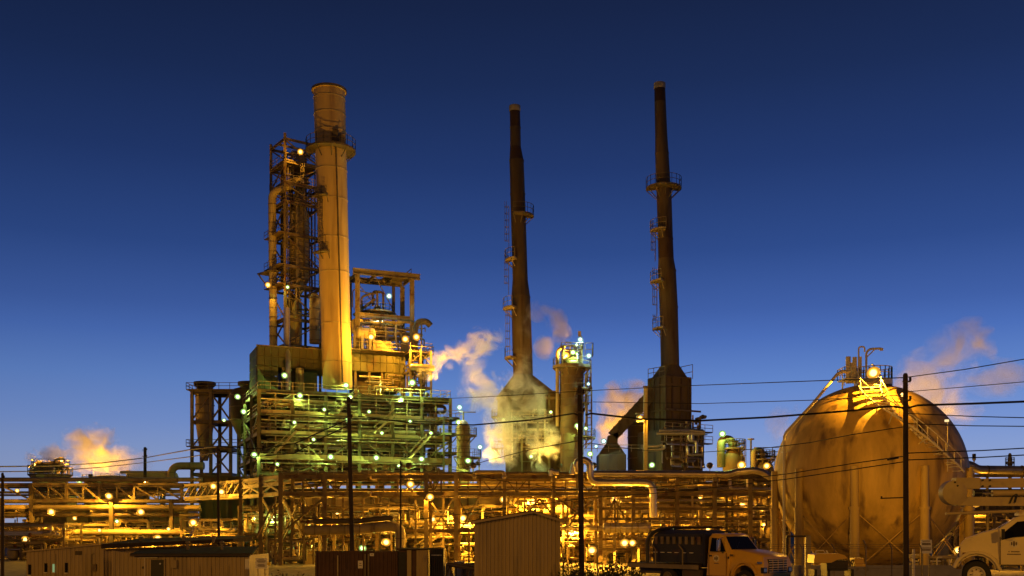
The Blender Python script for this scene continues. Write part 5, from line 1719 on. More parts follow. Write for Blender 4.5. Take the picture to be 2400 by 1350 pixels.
cable([(2128, 918, 60), (2260, 907, 58), (2480, 888, 55)], .022, 'thin wire below the top wire right of the sphere pole')
cable([(2118, 926, 60), (1900, 938, 70), (1640, 946, 84), (1390, 942, 96)], .03, 'thin wire at the lower edge of the ribbed furnace box')
cable([(2128, 969, 60), (2280, 976, 58), (2480, 981, 55)], .03, 'thin wire dropping right just below the thick cable')
cable([(2128, 993, 60), (2280, 998, 58), (2480, 1000, 55)], .03, 'second thin wire below the thick cable on the right')
cable([(2120, 1000, 60), (2000, 1018, 64), (1900, 1037, 70), (1780, 1052, 76), (1640, 1060, 84), (1500, 1055, 92), (1380, 1038, 98)], .03, 'thin wire slanting left across the middle of the sphere')
cable([(2128, 1062, 60), (2300, 1056, 57), (2480, 1046, 54)], .035, 'upper of the two low wires right of the sphere pole')
cable([(2128, 1078, 60), (2300, 1072, 57), (2480, 1062, 54)], .035, 'lower of the two low wires right of the sphere pole')
cable([(2120, 1069, 60), (2000, 1086, 64), (1850, 1110, 70), (1700, 1128, 76), (1540, 1142, 80), (1390, 1150, 84), (1200, 1132, 90), (1060, 1100, 96)], .032, 'wire with a splice sleeve slanting low across the sphere')
cable([(2120, 1082, 60), (2000, 1100, 64), (1850, 1122, 70), (1700, 1140, 76), (1540, 1156, 80), (1390, 1166, 84), (1180, 1192, 90), (1000, 1215, 96), (800, 1232, 100)], .032, 'lowest wire slanting across the sphere and the front bridge')
cable([(1362, 1032, 62), (1250, 1052, 70), (1140, 1080, 78), (1080, 1098, 84)], .028, 'thin wire slanting from the box shed pole through the steam')
t = thing('splice_sleeve', 'small dark splice sleeve on the wire across the sphere tank', 'cable sleeve', tuple(at(2094, 1074, 60.9)))
MB().tube([at(2080, 1077, 61), at(2106, 1072, 60.6)], .07, 8).build('sleeve', 'black_plastic', t, True)
MB().tube([at(2083, 1078.5, 60.9), at(2100, 1075.5, 60.7)], .03, 6).build('clip', 'steel', t)

# ------------------------------------------------------------------ sheds
def ribbed_wall(t, p0, p1, z0, ztops, name='wall', m='shed', pitch=.3, dep=.05):
    """corrugated sheet wall from p0 to p1; ztops: list of (fraction, top z)"""
    p0, p1 = Vector(p0), Vector(p1)
    L = (p1 - p0).length
    d = (p1 - p0).normalized()
    nrm = Vector((d.y, -d.x, 0))
    n = max(4, int(L / pitch))

    def top(u):
        for (a, za), (b, zb) in zip(ztops[:-1], ztops[1:]):
            if a <= u <= b:
                return za + (zb - za) * (u - a) / (b - a)
        return ztops[-1][1]
    xs = []
    for i in range(n):
        for k, o in ((0, 0), (.3, 0), (.42, 1), (.88, 1)):
            xs.append(((i + k) / n, o))
    xs.append((1.0, 0))
    vs, fs = [], []
    for u, o in xs:
        q = p0 + d * (L * u) + nrm * (dep * o)
        vs += [(q.x, q.y, z0), (q.x, q.y, top(u))]
    for i in range(len(xs) - 1):
        fs.append((2 * i, 2 * i + 2, 2 * i + 3, 2 * i + 1))
    mb = MB()
    mb.add(vs, fs)
    mb.build(name, m, t)


# corrugated box shed in the middle
d = 60
t = thing('corrugated_shed', 'tall corrugated box shed with a low gable roof, before the front bridge', 'shed', (xat(1212, d), d, -1.2))
x0, x1, xr = xat(1114, d), xat(1311, d), xat(1251, d)
ze0, ze1, zr = zat(1221, d), zat(1217, d), zat(1200, d)
dep = 5
ribbed_wall(t, (x0, d, 0), (x1, d, 0), -1.3, [(0, ze0), ((xr - x0) / (x1 - x0), zr), (1, ze1)], 'gable_wall', 'shed', .22)
MB().box((x0 + .03, d + dep / 2 + .05, (ze0 - 1.3) / 2), (.06, dep - .1, ze0 + 1.3)).build('side_wall', 'shed', t)
MB().box((x1 - .03, d + dep / 2 + .05, (ze1 - 1.3) / 2), (.06, dep - .1, ze1 + 1.3)).build('side_wall', 'shed', t)
MB().box(((x0 + x1) / 2, d + dep, .5), (x1 - x0, .06, 4)).build('back_wall', 'shed', t)
th = .09
for a, za, b, zb in ((x0 - .2, ze0 - .06, xr, zr + .02), (x1 + .25, ze1 - .1, xr, zr + .02)):
    MB().hexa([(a, d - .35, za), (b, d - .35, zb), (b, d + dep + .3, zb), (a, d + dep + .3, za), (a, d - .35, za + th), (b, d - .35, zb + th), (b, d + dep + .3, zb + th), (a, d + dep + .3, za + th)]).build('roof_sheet', 'roof', t)
    MB().beam((a, d - .36, za - .03), (b, d - .36, zb - .03), .06, .14).build('barge_board', 'shed', t)
MB().box((x0 + .02, d - .03, (ze0 - 1.3) / 2), (.14, .1, ze0 + 1.2)).build('corner_trim', 'shed', t)
MB().box((x1 - .02, d - .03, (ze1 - 1.3) / 2), (.14, .1, ze1 + 1.2)).build('corner_trim', 'shed', t)
for z in (-.05, 1.05):
    MB().box(((x0 + x1) / 2, d - .045, z), (x1 - x0 - .4, .03, .05)).build('screw_line', 'shed', t)

# gabled shed at the lower left
d = 78
t = thing('gabled_shed', 'long low corrugated shed at the lower left with narrow slit windows', 'shed', (xat(150, d), d, PLANT_Z))
x0, x1 = xat(62, d), xat(243, d)
ze, zr = zat(1293, d), zat(1276, d)
ribbed_wall(t, (x0, d, 0), (x1, d, 0), PLANT_Z, [(0, ze), (1, zr)], 'gable_wall', 'shed', .3)
x2 = xat(540, d + 6)
ribbed_wall(t, (x1, d, 0), (x2, d + 6, 0), PLANT_Z, [(0, zr - .35), (1, zr - .1)], 'long_wall', 'shed', .3)
MB().hexa([(x1 - .1, d - .25, zr - .3), (x2 + .3, d + 5.7, zr + .1), (x2 + .3, d + 12, zr + .1), (x1 - .1, d + 8, zr - .3),
           (x1 - .1, d - .25, zr + .02), (x2 + .3, d + 5.7, zr + .38), (x2 + .3, d + 12, zr + .6), (x1 - .1, d + 8, zr + .4)]).build('roof', 'roof', t)
MB().hexa([(x0 - .2, d - .25, ze - .05), (x1 - .12, d - .25, zr - .05), (x1 - .12, d + 8, zr - .05), (x0 - .2, d + 8, ze - .05),
           (x0 - .2, d - .25, ze + .06), (x1 - .12, d - .25, zr + .06), (x1 - .12, d + 8, zr + .06), (x0 - .2, d + 8, ze + .06)]).build('roof', 'shed', t)
MB().box((x0 + .03, d + 4, (ze + PLANT_Z) / 2), (.06, 7.9, ze - PLANT_Z)).build('side_wall', 'shed', t)
for px, y0_, y1_, lit in ((70, 1323, 1347, 0), (108, 1320, 1341, 0), (127, 1322, 1341, 1), (156, 1319, 1342, 0)):
    w = MB().box((xat(px, d), d - .04, (zat(y0_, d) + zat(y1_, d)) / 2), (.2, .06, (y1_ - y0_) * d / FPX)).build('window', 'glass' if not lit else 'mercury_pane', t)
    MB().box((xat(px, d), d - .06, zat(y1_, d) - .04), (.28, .1, .06)).build('sill', 'sphere_white', w)
for px in (130, 201):
    MB().box((xat(px, d), d - .07, (zr + PLANT_Z) / 2 - .3), (.06, .04, zr - PLANT_Z - .8)).build('sheet_seam', 'shed', t)
MB().box((x1 - .06, d - .05, (zr + PLANT_Z) / 2 - .1), (.2, .14, zr - PLANT_Z - .1)).build('corner_trim', 'shed', t)

MB().tube([(x1 + .3, d - .32, zr - .42), (x2 + .2, d + 5.6, zr - .12)], .07, 8).build('gutter', 'dark_steel', t, True)
MB().tube([(xat(215, d), d - .1, PLANT_Z), (xat(215, d), d - .1, zat(1300, d)), (xat(222, d), d - .1, zat(1297, d))], .03, 6, .1).build('conduit', 'steel', t, True)
MB().box((xat(222, d), d - .12, zat(1330, d)), (.35, .16, .5)).build('meter_box', 'steel', t)
MB().box((xat(185, d), d - .07, zat(1296, d)), (.5, .06, .3)).build('louvre', 'dark_steel', t)
for px in (330, 430, 500):
    MB().lathe([(.12, 0), (.12, .25), (.2, .3), (.2, .42), (.05, .5)], (xat(px, d + 4), d + 4, zr + .1), 10).build('roof_vent', 'steel', t, True)

# flat-roofed shed in front of it
d = 74
t = thing('flat_roofed_shed', 'dark-roofed shed with a dark doorway, right of the slit windowed shed', 'shed', (xat(420, d), d, PLANT_Z))
x0, xc, x1 = xat(262, d), xat(311, d), xat(584, d)
za, zb = zat(1290, d), zat(1298, d)
ribbed_wall(t, (x0, d + .0, 0), (xc, d, 0), PLANT_Z, [(0, za), (1, zb)], 'end_wall', 'shed', .3)
ribbed_wall(t, (xc, d - .02, 0), (x1, d - .02, 0), PLANT_Z, [(0, zb - .1), (1, zb - .1)], 'front_wall', 'shed', .3)
MB().box((x1 - .03, d + 3, (zb + PLANT_Z) / 2 - .05), (.06, 5.9, zb - PLANT_Z - .1)).build('side_wall', 'shed', t)
MB().hexa([(xc - .05, d - .4, zb - .08), (x1 + .3, d - .4, zb - .06), (x1 - .8, d + 6, zat(1283, d + 6)), (x0 + .2, d + 6, zat(1288, d + 6)),
           (xc - .05, d - .4, zb + .02), (x1 + .3, d - .4, zb + .04), (x1 - .8, d + 6, zat(1283, d + 6) + .1), (x0 + .2, d + 6, zat(1288, d + 6) + .1)]).build('roof', 'roof', t)
dr = MB().box((xat(371, d), d - .08, (zat(1312, d) + PLANT_Z) / 2), (1.0, .1, zat(1312, d) - PLANT_Z)).build('door', 'black_plastic', t)
MB().box((xat(377, d), d - .15, zat(1321, d)), (.12, .05, .1)).build('handle', 'chrome', dr)
MB().box((xat(354, d), d - .1, (zat(1309, d) + PLANT_Z) / 2), (.08, .12, zat(1309, d) - PLANT_Z)).build('door_frame', 'shed', t)
MB().box((xat(387, d), d - .1, (zat(1309, d) + PLANT_Z) / 2), (.08, .12, zat(1309, d) - PLANT_Z)).build('door_frame', 'shed', t)
MB().tube([(xat(341, d), d - .15, PLANT_Z), (xat(341, d), d - .15, zat(1308, d)), (xat(325, d), d - .15, zat(1308, d)), (xat(370, d), d - .15, zat(1307, d))], .03, 6).build('downpipe', 'sphere_white', t)
for px in (400, 468, 495, 538):
    MB().box((xat(px, d), d - .09, (zb + PLANT_Z) / 2 - .4), (.06, .06, zb - PLANT_Z - .9)).build('sheet_seam', 'shed', t)
MB().box((xat(580, d), d - .1, zat(1322, d)), (.3, .05, .75)).build('notice', 'sign_white', t)
MB().box((xat(336, d), d - .08, zat(1330, d)), (.12, .08, .16)).build('meter_box', 'dark_steel', t)

MB().tube([(xc, d - .45, zb - .1), (x1 + .2, d - .45, zb - .1)], .06, 8).build('gutter', 'dark_steel', t, True)
for px in (440, 520):
    MB().lathe([(.1, -.2), (.1, .25), (.18, .3), (.18, .4), (.05, .48)], (xat(px, d + 2.5), d + 2.5, zb + .45), 10).build('roof_vent', 'steel', t, True)
MB().box((xat(410, d), d - .16, zat(1322, d)), (.4, .24, .6)).build('panel_box', 'shed', t)
MB().tube([(xat(410, d), d - .12, zat(1312, d)), (xat(410, d), d - .12, zb - .1)], .03, 6).build('conduit', 'steel', t)

# containers and cabin
d = 72
def container(label, x0, x1, zt, y0, dep, m, zb=PLANT_Z, ribs=.28, doors=False):
    t = thing('container', label, 'container', ((x0 + x1) / 2, y0, zb))
    MB().box(((x0 + x1) / 2, y0 + dep / 2, (zb + zt) / 2), (x1 - x0 - .1, dep - .1, zt - zb - .1)).build('body', m, t)
    ribbed_wall(t, (x0 + .12, y0 + .03, 0), (x1 - .12, y0 + .03, 0), zb + .15, [(0, zt - .13), (1, zt - .13)], 'side_panel', m, ribs, .045)
    for x in (x0 + .06, x1 - .06):
        MB().box((x, y0 - .0, (zb + zt) / 2), (.12, .16, zt - zb)).build('corner_post', m, t)
    MB().box(((x0 + x1) / 2, y0, zt - .07), (x1 - x0 - .26, .14, .13)).build('top_rail', m, t)
    MB().box(((x0 + x1) / 2, y0, zb + .08), (x1 - x0 - .26, .14, .15)).build('bottom_rail', m, t)
    return t


t = container('long dark brown shipping container with two small signs', xat(739, d), xat(932, d), zat(1291, d), d, 2.5, 'container_brown')
for px in (792,):
    MB().box((xat(px, d), d - .05, -.6), (.08, .06, 2.7)).build('locking_bar', 'pale_steel', t)
for px in (856, 864):
    MB().box((xat(px, d), d - .05, -.5), (.1, .06, 2.7)).build('locking_bar', 'steel', t)
sg = MB().box((xat(845, d), d - .07, zat(1323, d)), (.34, .03, .54)).build('sign', 'sign_white', t, label='small upright white sign with two dark lines')
for z, w in ((.08, .14), (-.06, .22)):
    MB().box((xat(845, d), d - .09, zat(1323, d) + z), (w, .012, .045)).build('print', 'sign_print', sg)
sg = MB().box((xat(872, d), d - .07, zat(1300, d)), (.3, .03, .2)).build('sign', 'sign_white', t, label='small pale rectangular sign near the top')
MB().box((xat(872, d), d - .09, zat(1300, d)), (.14, .012, .03)).build('print', 'sign_print', sg)
t = thing('open_cabin', 'brown cabin with a dark open doorway and a tan end, right of the brown container', 'cabin', (xat(967, d), d, PLANT_Z))
zt = zat(1289, d)
MB().box((xat(967, d), d + 1.6, (zt + PLANT_Z) / 2), (xat(1003, d) - xat(933, d) - .1, 3, zt - PLANT_Z - .05)).build('body', 'container_brown', t)
MB().box((xat(942, d), d + .06, (zt + PLANT_Z) / 2), (.55, .08, zt - PLANT_Z - .3)).build('doorway', 'black_plastic', t)
MB().box((xat(959, d), d + .03, (zt + PLANT_Z) / 2), (.3, .1, zt - PLANT_Z)).build('door_post', 'clad', t)
ribbed_wall(t, (xat(976, d), d + .02, 0), (xat(1003, d), d + .02, 0), PLANT_Z, [(0, zt), (1, zt)], 'end_panel', 'shed', .2, .03)
MB().box((xat(968, d), d + 1.5, zt + .05), (2.3, 3.2, .1)).build('roof', 'roof', t)
t = container('dark blue-black container with a pale stripe, left of the box shed', xat(1007, d), xat(1040, d), zat(1284, d), d, 2.4, 'container_dark', ribs=.15)
MB().box((xat(1023, d), d - .06, zat(1301, d)), (.95, .02, .05)).build('stripe', 'sign_white', t)

# ------------------------------------------------------------------ notice boards
def notice(label, px0, px1, y0, y1, d, rows, flag=None):
    c = at((px0 + px1) / 2, (y0 + y1) / 2, d)
    w, h = (px1 - px0) * d / FPX, (y1 - y0) * d / FPX
    zb = ground_z(c.x, d)
    t = thing('notice_board', label, 'sign', (c.x, d, zb))
    b = MB().box(c, (w, .04, h)).build('board', 'sign_white', t)
    for dx in (-.3, .3):
        MB().box((c.x + dx * w, d + .05, (zb + c.z) / 2), (.05, .05, c.z - zb)).build('post', 'steel', t)
    q = random.Random(px0)
    mb = MB()
    for fy, hh, f in rows:
        x = -w * f / 2
        while x < w * f / 2 - .02:
            lw = q.uniform(.5, 1.0) * hh * h
            mb.box((c.x + x + lw / 2, d - .026, c.z + (.5 - fy) * h), (lw * .8, .008, hh * h))
            x += lw
    mb.build('lettering', 'sign_print', b, kind='stuff')
    return t, c, w


t, c, w = notice('white notice board with rows of print beside the flat-roofed shed', 599, 626, 1308, 1333, 70, [(.1, .07, .5), (.27, .09, .75), (.38, .06, .6), (.58, .05, .6), (.68, .07, .7), (.78, .06, .6)])
MB().box((c.x + w * .5 + .13, 69.98, c.z - .02), (.24, .03, .2)).build('tag', 'sign_yellow', t)
notice('white notice board with rows of print before the right sphere legs', 2158, 2184, 1265, 1297, 66, [(.1, .06, .7), (.28, .1, .8), (.36, .06, .8), (.6, .05, .8), (.7, .07, .8), (.78, .06, .8)])

# ------------------------------------------------------------------ fence by the road
t = thing('chain_fence', 'wire fence of thin posts with slanted tops behind the flatbed truck', 'fence', (xat(1600, 62), 62, -1))
FP = [1320, 1400, 1480, 1575, 1643, 1720, 1800, 1880, 1955, 2029, 2090, 2160]
for i, px in enumerate(FP):
    x = xat(px, 62)
    zb = ground_z(x, 62)
    top = zat(1286 if px != 2029 else 1278, 62)
    MB().tube([(x, 62, zb), (x, 62, top), (x - .22, 61.8, top + .3)], .035 if i % 3 else .045, 6).build('fence_post', 'steel', t)
for z in (.1, .35, .6):
    pass
for k in (0.0, .12, .24):
    MB().tube([(xat(px, 62) - k * .7, 62 - k * .6, zat(1286, 62) + k * 1.1) for px in FP], .012, 5).build('fence_wire', 'steel', t)
for y in (1296, 1308, 1320, 1332):
    MB().tube([(xat(px, 62), 62, zat(y, 62)) for px in FP], .01, 5).build('fence_wire', 'steel', t)

# low concrete kerb wall and the goal-post frame beside the sphere
o = MB().box((xat(2060, 84), 84, (zat(1325, 84) + PLANT_Z) / 2 - .1), (14, .4, zat(1325, 84) - PLANT_Z + .2)).build('bund_wall', 'concrete')
tag(o, 'low pale concrete kerb wall at the foot of the sphere tank', 'wall')
t = thing('goal_post_frame', 'tan square post with a dark crossbar left of the sphere tank foot', 'frame', (xat(1893, 82), 82, PLANT_Z))
MB().box((xat(1893, 82), 82, (zat(1255, 82) + PLANT_Z) / 2), (.4, .4, zat(1255, 82) - PLANT_Z)).build('post', 'clad', t)
MB().box((xat(1868, 82), 82, zat(1257, 82)), (1.7, .2, .16)).build('crossbar', 'dark_steel', t)
MB().box((xat(1846, 82), 82.2, (zat(1257, 82) + PLANT_Z) / 2), (.2, .2, zat(1257, 82) - PLANT_Z)).build('post', 'dark_steel', t)
t = thing('bollard', 'short pale bollard beside the tall pole at the sphere foot', 'bollard', (xat(2141, 64), 64, ground_z(xat(2141, 64), 64)))
MB().lathe([(.085, -.1), (.085, zat(1288, 64) - ground_z(xat(2141, 64), 64)), (.04, zat(1287, 64) - ground_z(xat(2141, 64), 64))], (xat(2141, 64), 64, ground_z(xat(2141, 64), 64)), 12).build('post', 'sphere_white', t, True)
MB().lathe([(.09, .5), (.095, .5), (.095, .58), (.09, .58)], (xat(2141, 64), 64, ground_z(xat(2141, 64), 64)), 12, caps=False).build('band', 'sign_print', t, True)

# ------------------------------------------------------------------ vehicles
def wheel(t, M_, c, r, w, dish=.1, m='sphere_white', side=1):
    """axle along local y; side +1: outer face towards +y"""
    mb = MB(M_)
    mb.lathe([(r * .62, 0), (r * .9, 0), (r, w * .15), (r, w * .85), (r * .9, w), (r * .62, w)], Vector(c) - Vector((0, side * w / 2, 0)), 26, axis=(0, side, 0), caps=False)
    ty = mb.build('wheel', 'rubber', t, True)
    mb = MB(M_)
    mb.lathe([(r * .62, 0), (r * .62, w * .92), (r * .55, w * .95), (r * .5, w * .7), (r * .26, w * .6), (r * .26, w * .8), (r * .18, w * .86)], Vector(c) - Vector((0, side * w / 2, 0)), 22, axis=(0, side, 0))
    mb.build('rim', m, ty, True)
    mb = MB(M_)
    for k in range(8):
        a = 2 * math.pi * k / 8
        mb.box(Vector(c) + Vector((math.cos(a) * r * .38, side * w * .16, math.sin(a) * r * .38)), (r * .09, .05, r * .09))
    mb.build('wheel_nut', 'dark_steel', ty, kind='stuff')


def shell(M_, poly, hw, zshoulder, zroof, tuck, bev=.04):
    """vehicle body: side outline in x,z; half width shrinks above the shoulder"""
    mb = MB(M_)

    def wid(z):
        if z <= zshoulder:
            return hw
        return hw - tuck * (z - zshoulder) / max(.01, zroof - zshoulder)
    n = len(poly)
    vs = []
    for s, inset in ((-1, bev), (-1, 0), (1, 0), (1, bev)):
        for x, z in poly:
            cx_ = sum(p[0] for p in poly) / n
            cz_ = sum(p[1] for p in poly) / n
            k = 1 - (inset * 1.0 if inset else 0) / max(.3, math.hypot(x - cx_, z - cz_))
            vs.append((cx_ + (x - cx_) * k, s * (wid(z) - (0 if inset else bev)) if True else 0, cz_ + (z - cz_) * k))
    # order: outer skin (inset ring proud), edge ring, edge ring, outer skin
    fs = []
    for r0, r1 in ((0, 1), (1, 2), (2, 3)):
        for i in range(n):
            fs.append((r0 * n + i, r0 * n + (i + 1) % n, r1 * n + (i + 1) % n, r1 * n + i))
    fs.append(tuple(range(n - 1, -1, -1)))
    fs.append(tuple(range(3 * n, 4 * n)))
    mb.add(vs, fs)
    return mb


def arch(cx_, r, n=8, z=0.0, a0=0, a1=180):
    return [(cx_ + r * math.cos(math.radians(a0 + (a1 - a0) * i / n)), z + r * math.sin(math.radians(a0 + (a1 - a0) * i / n))) for i in range(n + 1)]


# flatbed truck: +x is its nose, -y the side towards the viewer
TD = 48.0
tx = xat(1690, TD)
tz = zat(1382, TD)
Mt = Matrix.Translation((tx, TD, tz)) @ Matrix.Rotation(math.radians(-50), 4, 'Z')
t = thing('flatbed_truck', 'yellow-cabbed flatbed truck with a dark tank on its bed, facing right', 'truck', (tx, TD, tz))
T1 = t
WB = 4.5
fx = 2.15          # front axle
bx_ = fx - WB
hw = 1.12
hood = [(1.3, 1.05)] + [(fx - .62, .62), (fx - .62, .75)] + arch(fx, .62, 8, .62, 160, 20) + [(fx + .66, .70), (3.12, .70), (3.16, 1.3), (3.06, 1.62), (2.6, 1.76), (1.9, 1.88), (1.3, 1.92)]
shell(Mt, hood, 1.08, 1.2, 1.95, .2).build('hood', 'truck_yellow', t, True)
cab = [(.02, .68), (1.32, .68), (1.34, 1.9), (.88, 2.54), (.64, 2.63), (.22, 2.64), (.04, 2.46)]
shell(Mt, cab, 1.1, 1.75, 2.72, .2).build('cab', 'truck_yellow', t, True)
# glazing
mb = MB(Mt)
y = -1.02
mb.add([(1.36, -.92, 1.93), (1.36, .92, 1.93), (.93, .8, 2.5), (.93, -.8, 2.5), (1.33, -.92, 1.90), (1.33, .92, 1.90), (.89, .8, 2.47), (.89, -.8, 2.47)],
       [(0, 1, 2, 3), (7, 6, 5, 4), (0, 4, 5, 1), (1, 5, 6, 2), (2, 6, 7, 3), (3, 7, 4, 0)])
mb.build('windscreen', 'glass', t)
for s in (-1, 1):
    mb = MB(Mt)
    o_ = [(1.1, 1.82), (.76, 2.4), (.24, 2.44), (.22, 1.82)]
    vs = []
    for k in (.012, -.03):
        for x, z in o_:
            w = 1.1 - .2 * max(0, z - 1.75) / .97 + k
            vs.append((x, s * w, z))
    mb.add(vs, [(0, 1, 2, 3), (7, 6, 5, 4), (0, 4, 5, 1), (1, 5, 6, 2), (2, 6, 7, 3), (3, 7, 4, 0)])
    wn_ = mb.build('side_window', 'glass', t)
    MB(Mt).beam((.78, s * 1.085, 1.84), (.56, s * .975, 2.4), .04).build('vent_bar', 'truck_yellow', wn_)
    # door with seams and handle
    mb = MB(Mt)
    mb.box((.68, s * 1.105, 1.25), (1.0, .03, 1.0))
    dr = mb.build('door', 'truck_yellow', t)
    MB(Mt).box((.3, s * 1.14, 1.62), (.14, .04, .07)).build('handle', 'black_plastic', dr)
    # round emblem: dark upright leaf shapes on a pale disc
    MB(Mt).lathe([(.001, 0), (.17, 0), (.17, .012)], (.62, s * 1.118, 1.5), 20, axis=(0, s, 0)).build('emblem', 'truck_white', dr, True)
    for k, (dx, w_, h_) in enumerate(((-.08, .05, .16), (.0, .06, .24), (.08, .05, .16))):
        MB(Mt).ball((.62 + dx, s * 1.125, 1.5), w_ * .6, 8, 6, h_ / w_ * .8).build('emblem_leaf', 'sign_print', dr, True)
    MB(Mt).box((.62, s * 1.122, 1.27), (.26, .01, .035)).build('emblem_line', 'sign_print', dr)
    mb = MB(Mt)
    mb.box((.9, s * 1.33, 2.1), (.09, .18, .5))
    mr_ = mb.build('mirror', 'chrome' if s < 0 else 'black_plastic', t)
    MB(Mt).tube([(1.0, s * 1.12, 1.75), (.95, s * 1.3, 1.86), (.95, s * 1.3, 2.4), (.9, s * 1.0, 2.45)], .022, 6).build('mirror_arm', 'chrome', mr_)
    MB(Mt).tube([(fx - .7, s * 1.09, .75)] + [(x, s * 1.1, z) for x, z in arch(fx, .68, 8, .68, 165, 15)], .055, 6).build('fender_lip', 'truck_yellow', t, True)
    MB(Mt).box((.5, s * 1.0, .52), (1.0, .3, .3)).build('step_tank', 'chrome', t)
    mb = MB(Mt)
    mb.box((3.1, s * .92, 1.02), (.12, .3, .26))
    hl = mb.build('headlight', 'black_plastic', t)
    MB(Mt).box((3.165, s * .92, 1.03), (.02, .22, .16)).build('lens', 'chrome', hl)
    MB(Mt).box((2.98, s * 1.09, 1.35), (.24, .04, .09)).build('side_marker', 'chrome', t)
    wheel(t, Mt, (fx, s * .95, .5), .5, .28, m='steel', side=s)
    for k in (0, .32):
        wheel(t, Mt, (bx_, s * (.98 - k), .5), .5, .26, m='steel', side=s)
# grille of slats
MB(Mt).box((3.13, 0, 1.2), (.06, 1.35, .62)).build('grille_recess', 'black_plastic', t)
for k in range(6):
    MB(Mt).box((3.18, 0, .94 + k * .104), (.05, 1.3, .035)).build('slat', 'truck_white', t)
for k in (-.4, 0, .4):
    MB(Mt).box((3.175, k, 1.2), (.04, .03, .58)).build('grille_bar', 'truck_yellow', t)
MB(Mt).box((3.26, 0, .52), (.22, 2.26, .34)).build('bumper', 'dark_steel', t)
pl = MB(Mt).box((3.38, -.72, .58), (.02, .36, .2)).build('licence_plate', 'sign_white', t)
for k in range(5):
    MB(Mt).box((3.393, -.84 + k * .06, .57), (.008, .035, .09)).build('plate_mark', 'sign_print', pl)
MB(Mt).box((1.3, -1.0, 1.55), (.02, .3, .1)).build('wiper_cowl', 'black_plastic', t)
MB(Mt).box((1.45, -1.07, 1.66), (.16, .03, .08)).build('fender_badge', 'dark_steel', t)
# bed, headboard, frame rails
MB(Mt).box((-2.6, 0, 1.12), (4.5, 2.4, .14)).build('bed', 'wood', t)
for s in (-1, 1):
    MB(Mt).box((-2.6, s * 1.21, 1.06), (4.5, .05, .2)).build('bed_rail', 'steel', t)
    MB(Mt).box((-1.6, s * .42, .8), (6.2, .1, .28)).build('chassis_rail', 'dark_steel', t)
    MB(Mt).box((bx_, s * 1.05, 1.03), (1.5, .34, .05)).build('mudguard', 'dark_steel', t)
    MB(Mt).box((-.9, s * .85, .72), (1.1, .45, .45)).build('fuel_tank', 'dark_steel', t)
mb = MB(Mt)
for k in range(7):
    mb.box((-.14, -1.05 + k * .35, 1.9), (.08, .06, 1.55))
mb.build('headboard_bars', 'black_plastic', t, kind='stuff')
MB(Mt).box((-.08, 0, 1.9), (.05, 2.2, 1.5)).build('headboard', 'black_plastic', t)
q = thing('cargo_tank', 'long dark rounded tank lying on the bed of the yellow truck', 'tank', tuple(Mt @ Vector((-2.3, 0, 1.2))))
sec = [(-.95, 1.25), (-.98, 2.2), (-.8, 2.6), (-.3, 2.8), (.3, 2.8), (.8, 2.6), (.98, 2.2), (.95, 1.25)]
mb = MB(Mt)
n = len(sec)
mb.add([(-3.4, a, b) for a, b in sec] + [(-.25, a, b) for a, b in sec], [(i, (i + 1) % n, n + (i + 1) % n, n + i) for i in range(n)] + [tuple(range(n)), tuple(range(2 * n - 1, n - 1, -1))])
mb.build('shell', 'container_dark', q)
for k in range(8):
    MB(Mt).box((-3.15 + k * .38, -1.0, 2.3), (.16, .06, .36)).build('drum_lid', 'steel', q)
MB(Mt).tube([(-3.65, -1.05, 1.2), (-3.75, -1.0, 2.3), (-3.55, -.7, 2.75), (-3.25, .0, 2.88)], .09, 8, .3).build('hoop', 'black_plastic', q, True)
MB(Mt).tube([(-3.65, 1.05, 1.2), (-3.75, 1.0, 2.3), (-3.55, .7, 2.75), (-3.25, .0, 2.88)], .09, 8, .3).build('hoop', 'black_plastic', q, True)
for s in (-1, 1):
    MB(Mt).tube([(-3.3, s * .5, 2.84), (-2.4, s * .5, 2.93), (-.3, s * .5, 2.9)], .05, 6).build('top_rail', 'black_plastic', q)
for k in range(6):
    MB(Mt).box((-3.2 + k * .45, -1.0, 1.72), (.24, .03, .03)).build('reflector', 'sign_white', q)

for k in (-3.0, -1.3):
    MB(Mt).tube([(k, -1.22, 1.15), (k, -1.22, 1.85), (k - .25, -1.22, 2.1)], .035, 6).build('stake', 'steel', T1)
for k in (-.5, 0, .5):
    MB(Mt).box((.7, k, 2.66), (.1, .12, .05)).build('roof_marker', 'sign_yellow', T1)
for x in (.2, 1.18):
    MB(Mt).box((x, -1.122, 1.25), (.016, .012, 1.02)).build('door_seam', 'black_plastic', T1)
MB(Mt).tube([(1.38, -.6, 1.95), (1.12, -.1, 2.25)], .014, 5).build('wiper', 'black_plastic', T1)

# white aerial lift truck at the right edge: +x is its nose (to the left)
LD = 33.0
lx, lz = xat(2304, LD), zat(1376, LD)
Ml = Matrix.Translation((lx, LD, lz)) @ Matrix.Rotation(math.radians(180 - 24), 4, 'Z')
t = thing('lift_truck', 'white aerial lift truck cab at the right edge with a dark emblem door', 'truck', (lx, LD, lz))
fx = .2
hood = [(-.5, .74), (fx - .6, .62)] + arch(fx, .6, 8, .44, 165, 20) + [(fx + .6, .74), (.66, .8), (.7, 1.1), (.66, 1.4), (.52, 1.57), (.04, 1.76), (-.44, 1.9), (-.5, 1.9)]
shell(Ml, hood, .98, 1.1, 1.9, .12).build('hood', 'truck_white', t, True)
cab = [(-1.55, .74), (-.48, .74), (-.42, 1.88), (-.92, 2.24), (-1.1, 2.3), (-2.35, 2.32), (-2.42, 2.15), (-2.42, .74)]
shell(Ml, cab, .99, 1.55, 2.32, .16).build('cab', 'truck_white', t, True)
mb = MB(Ml)
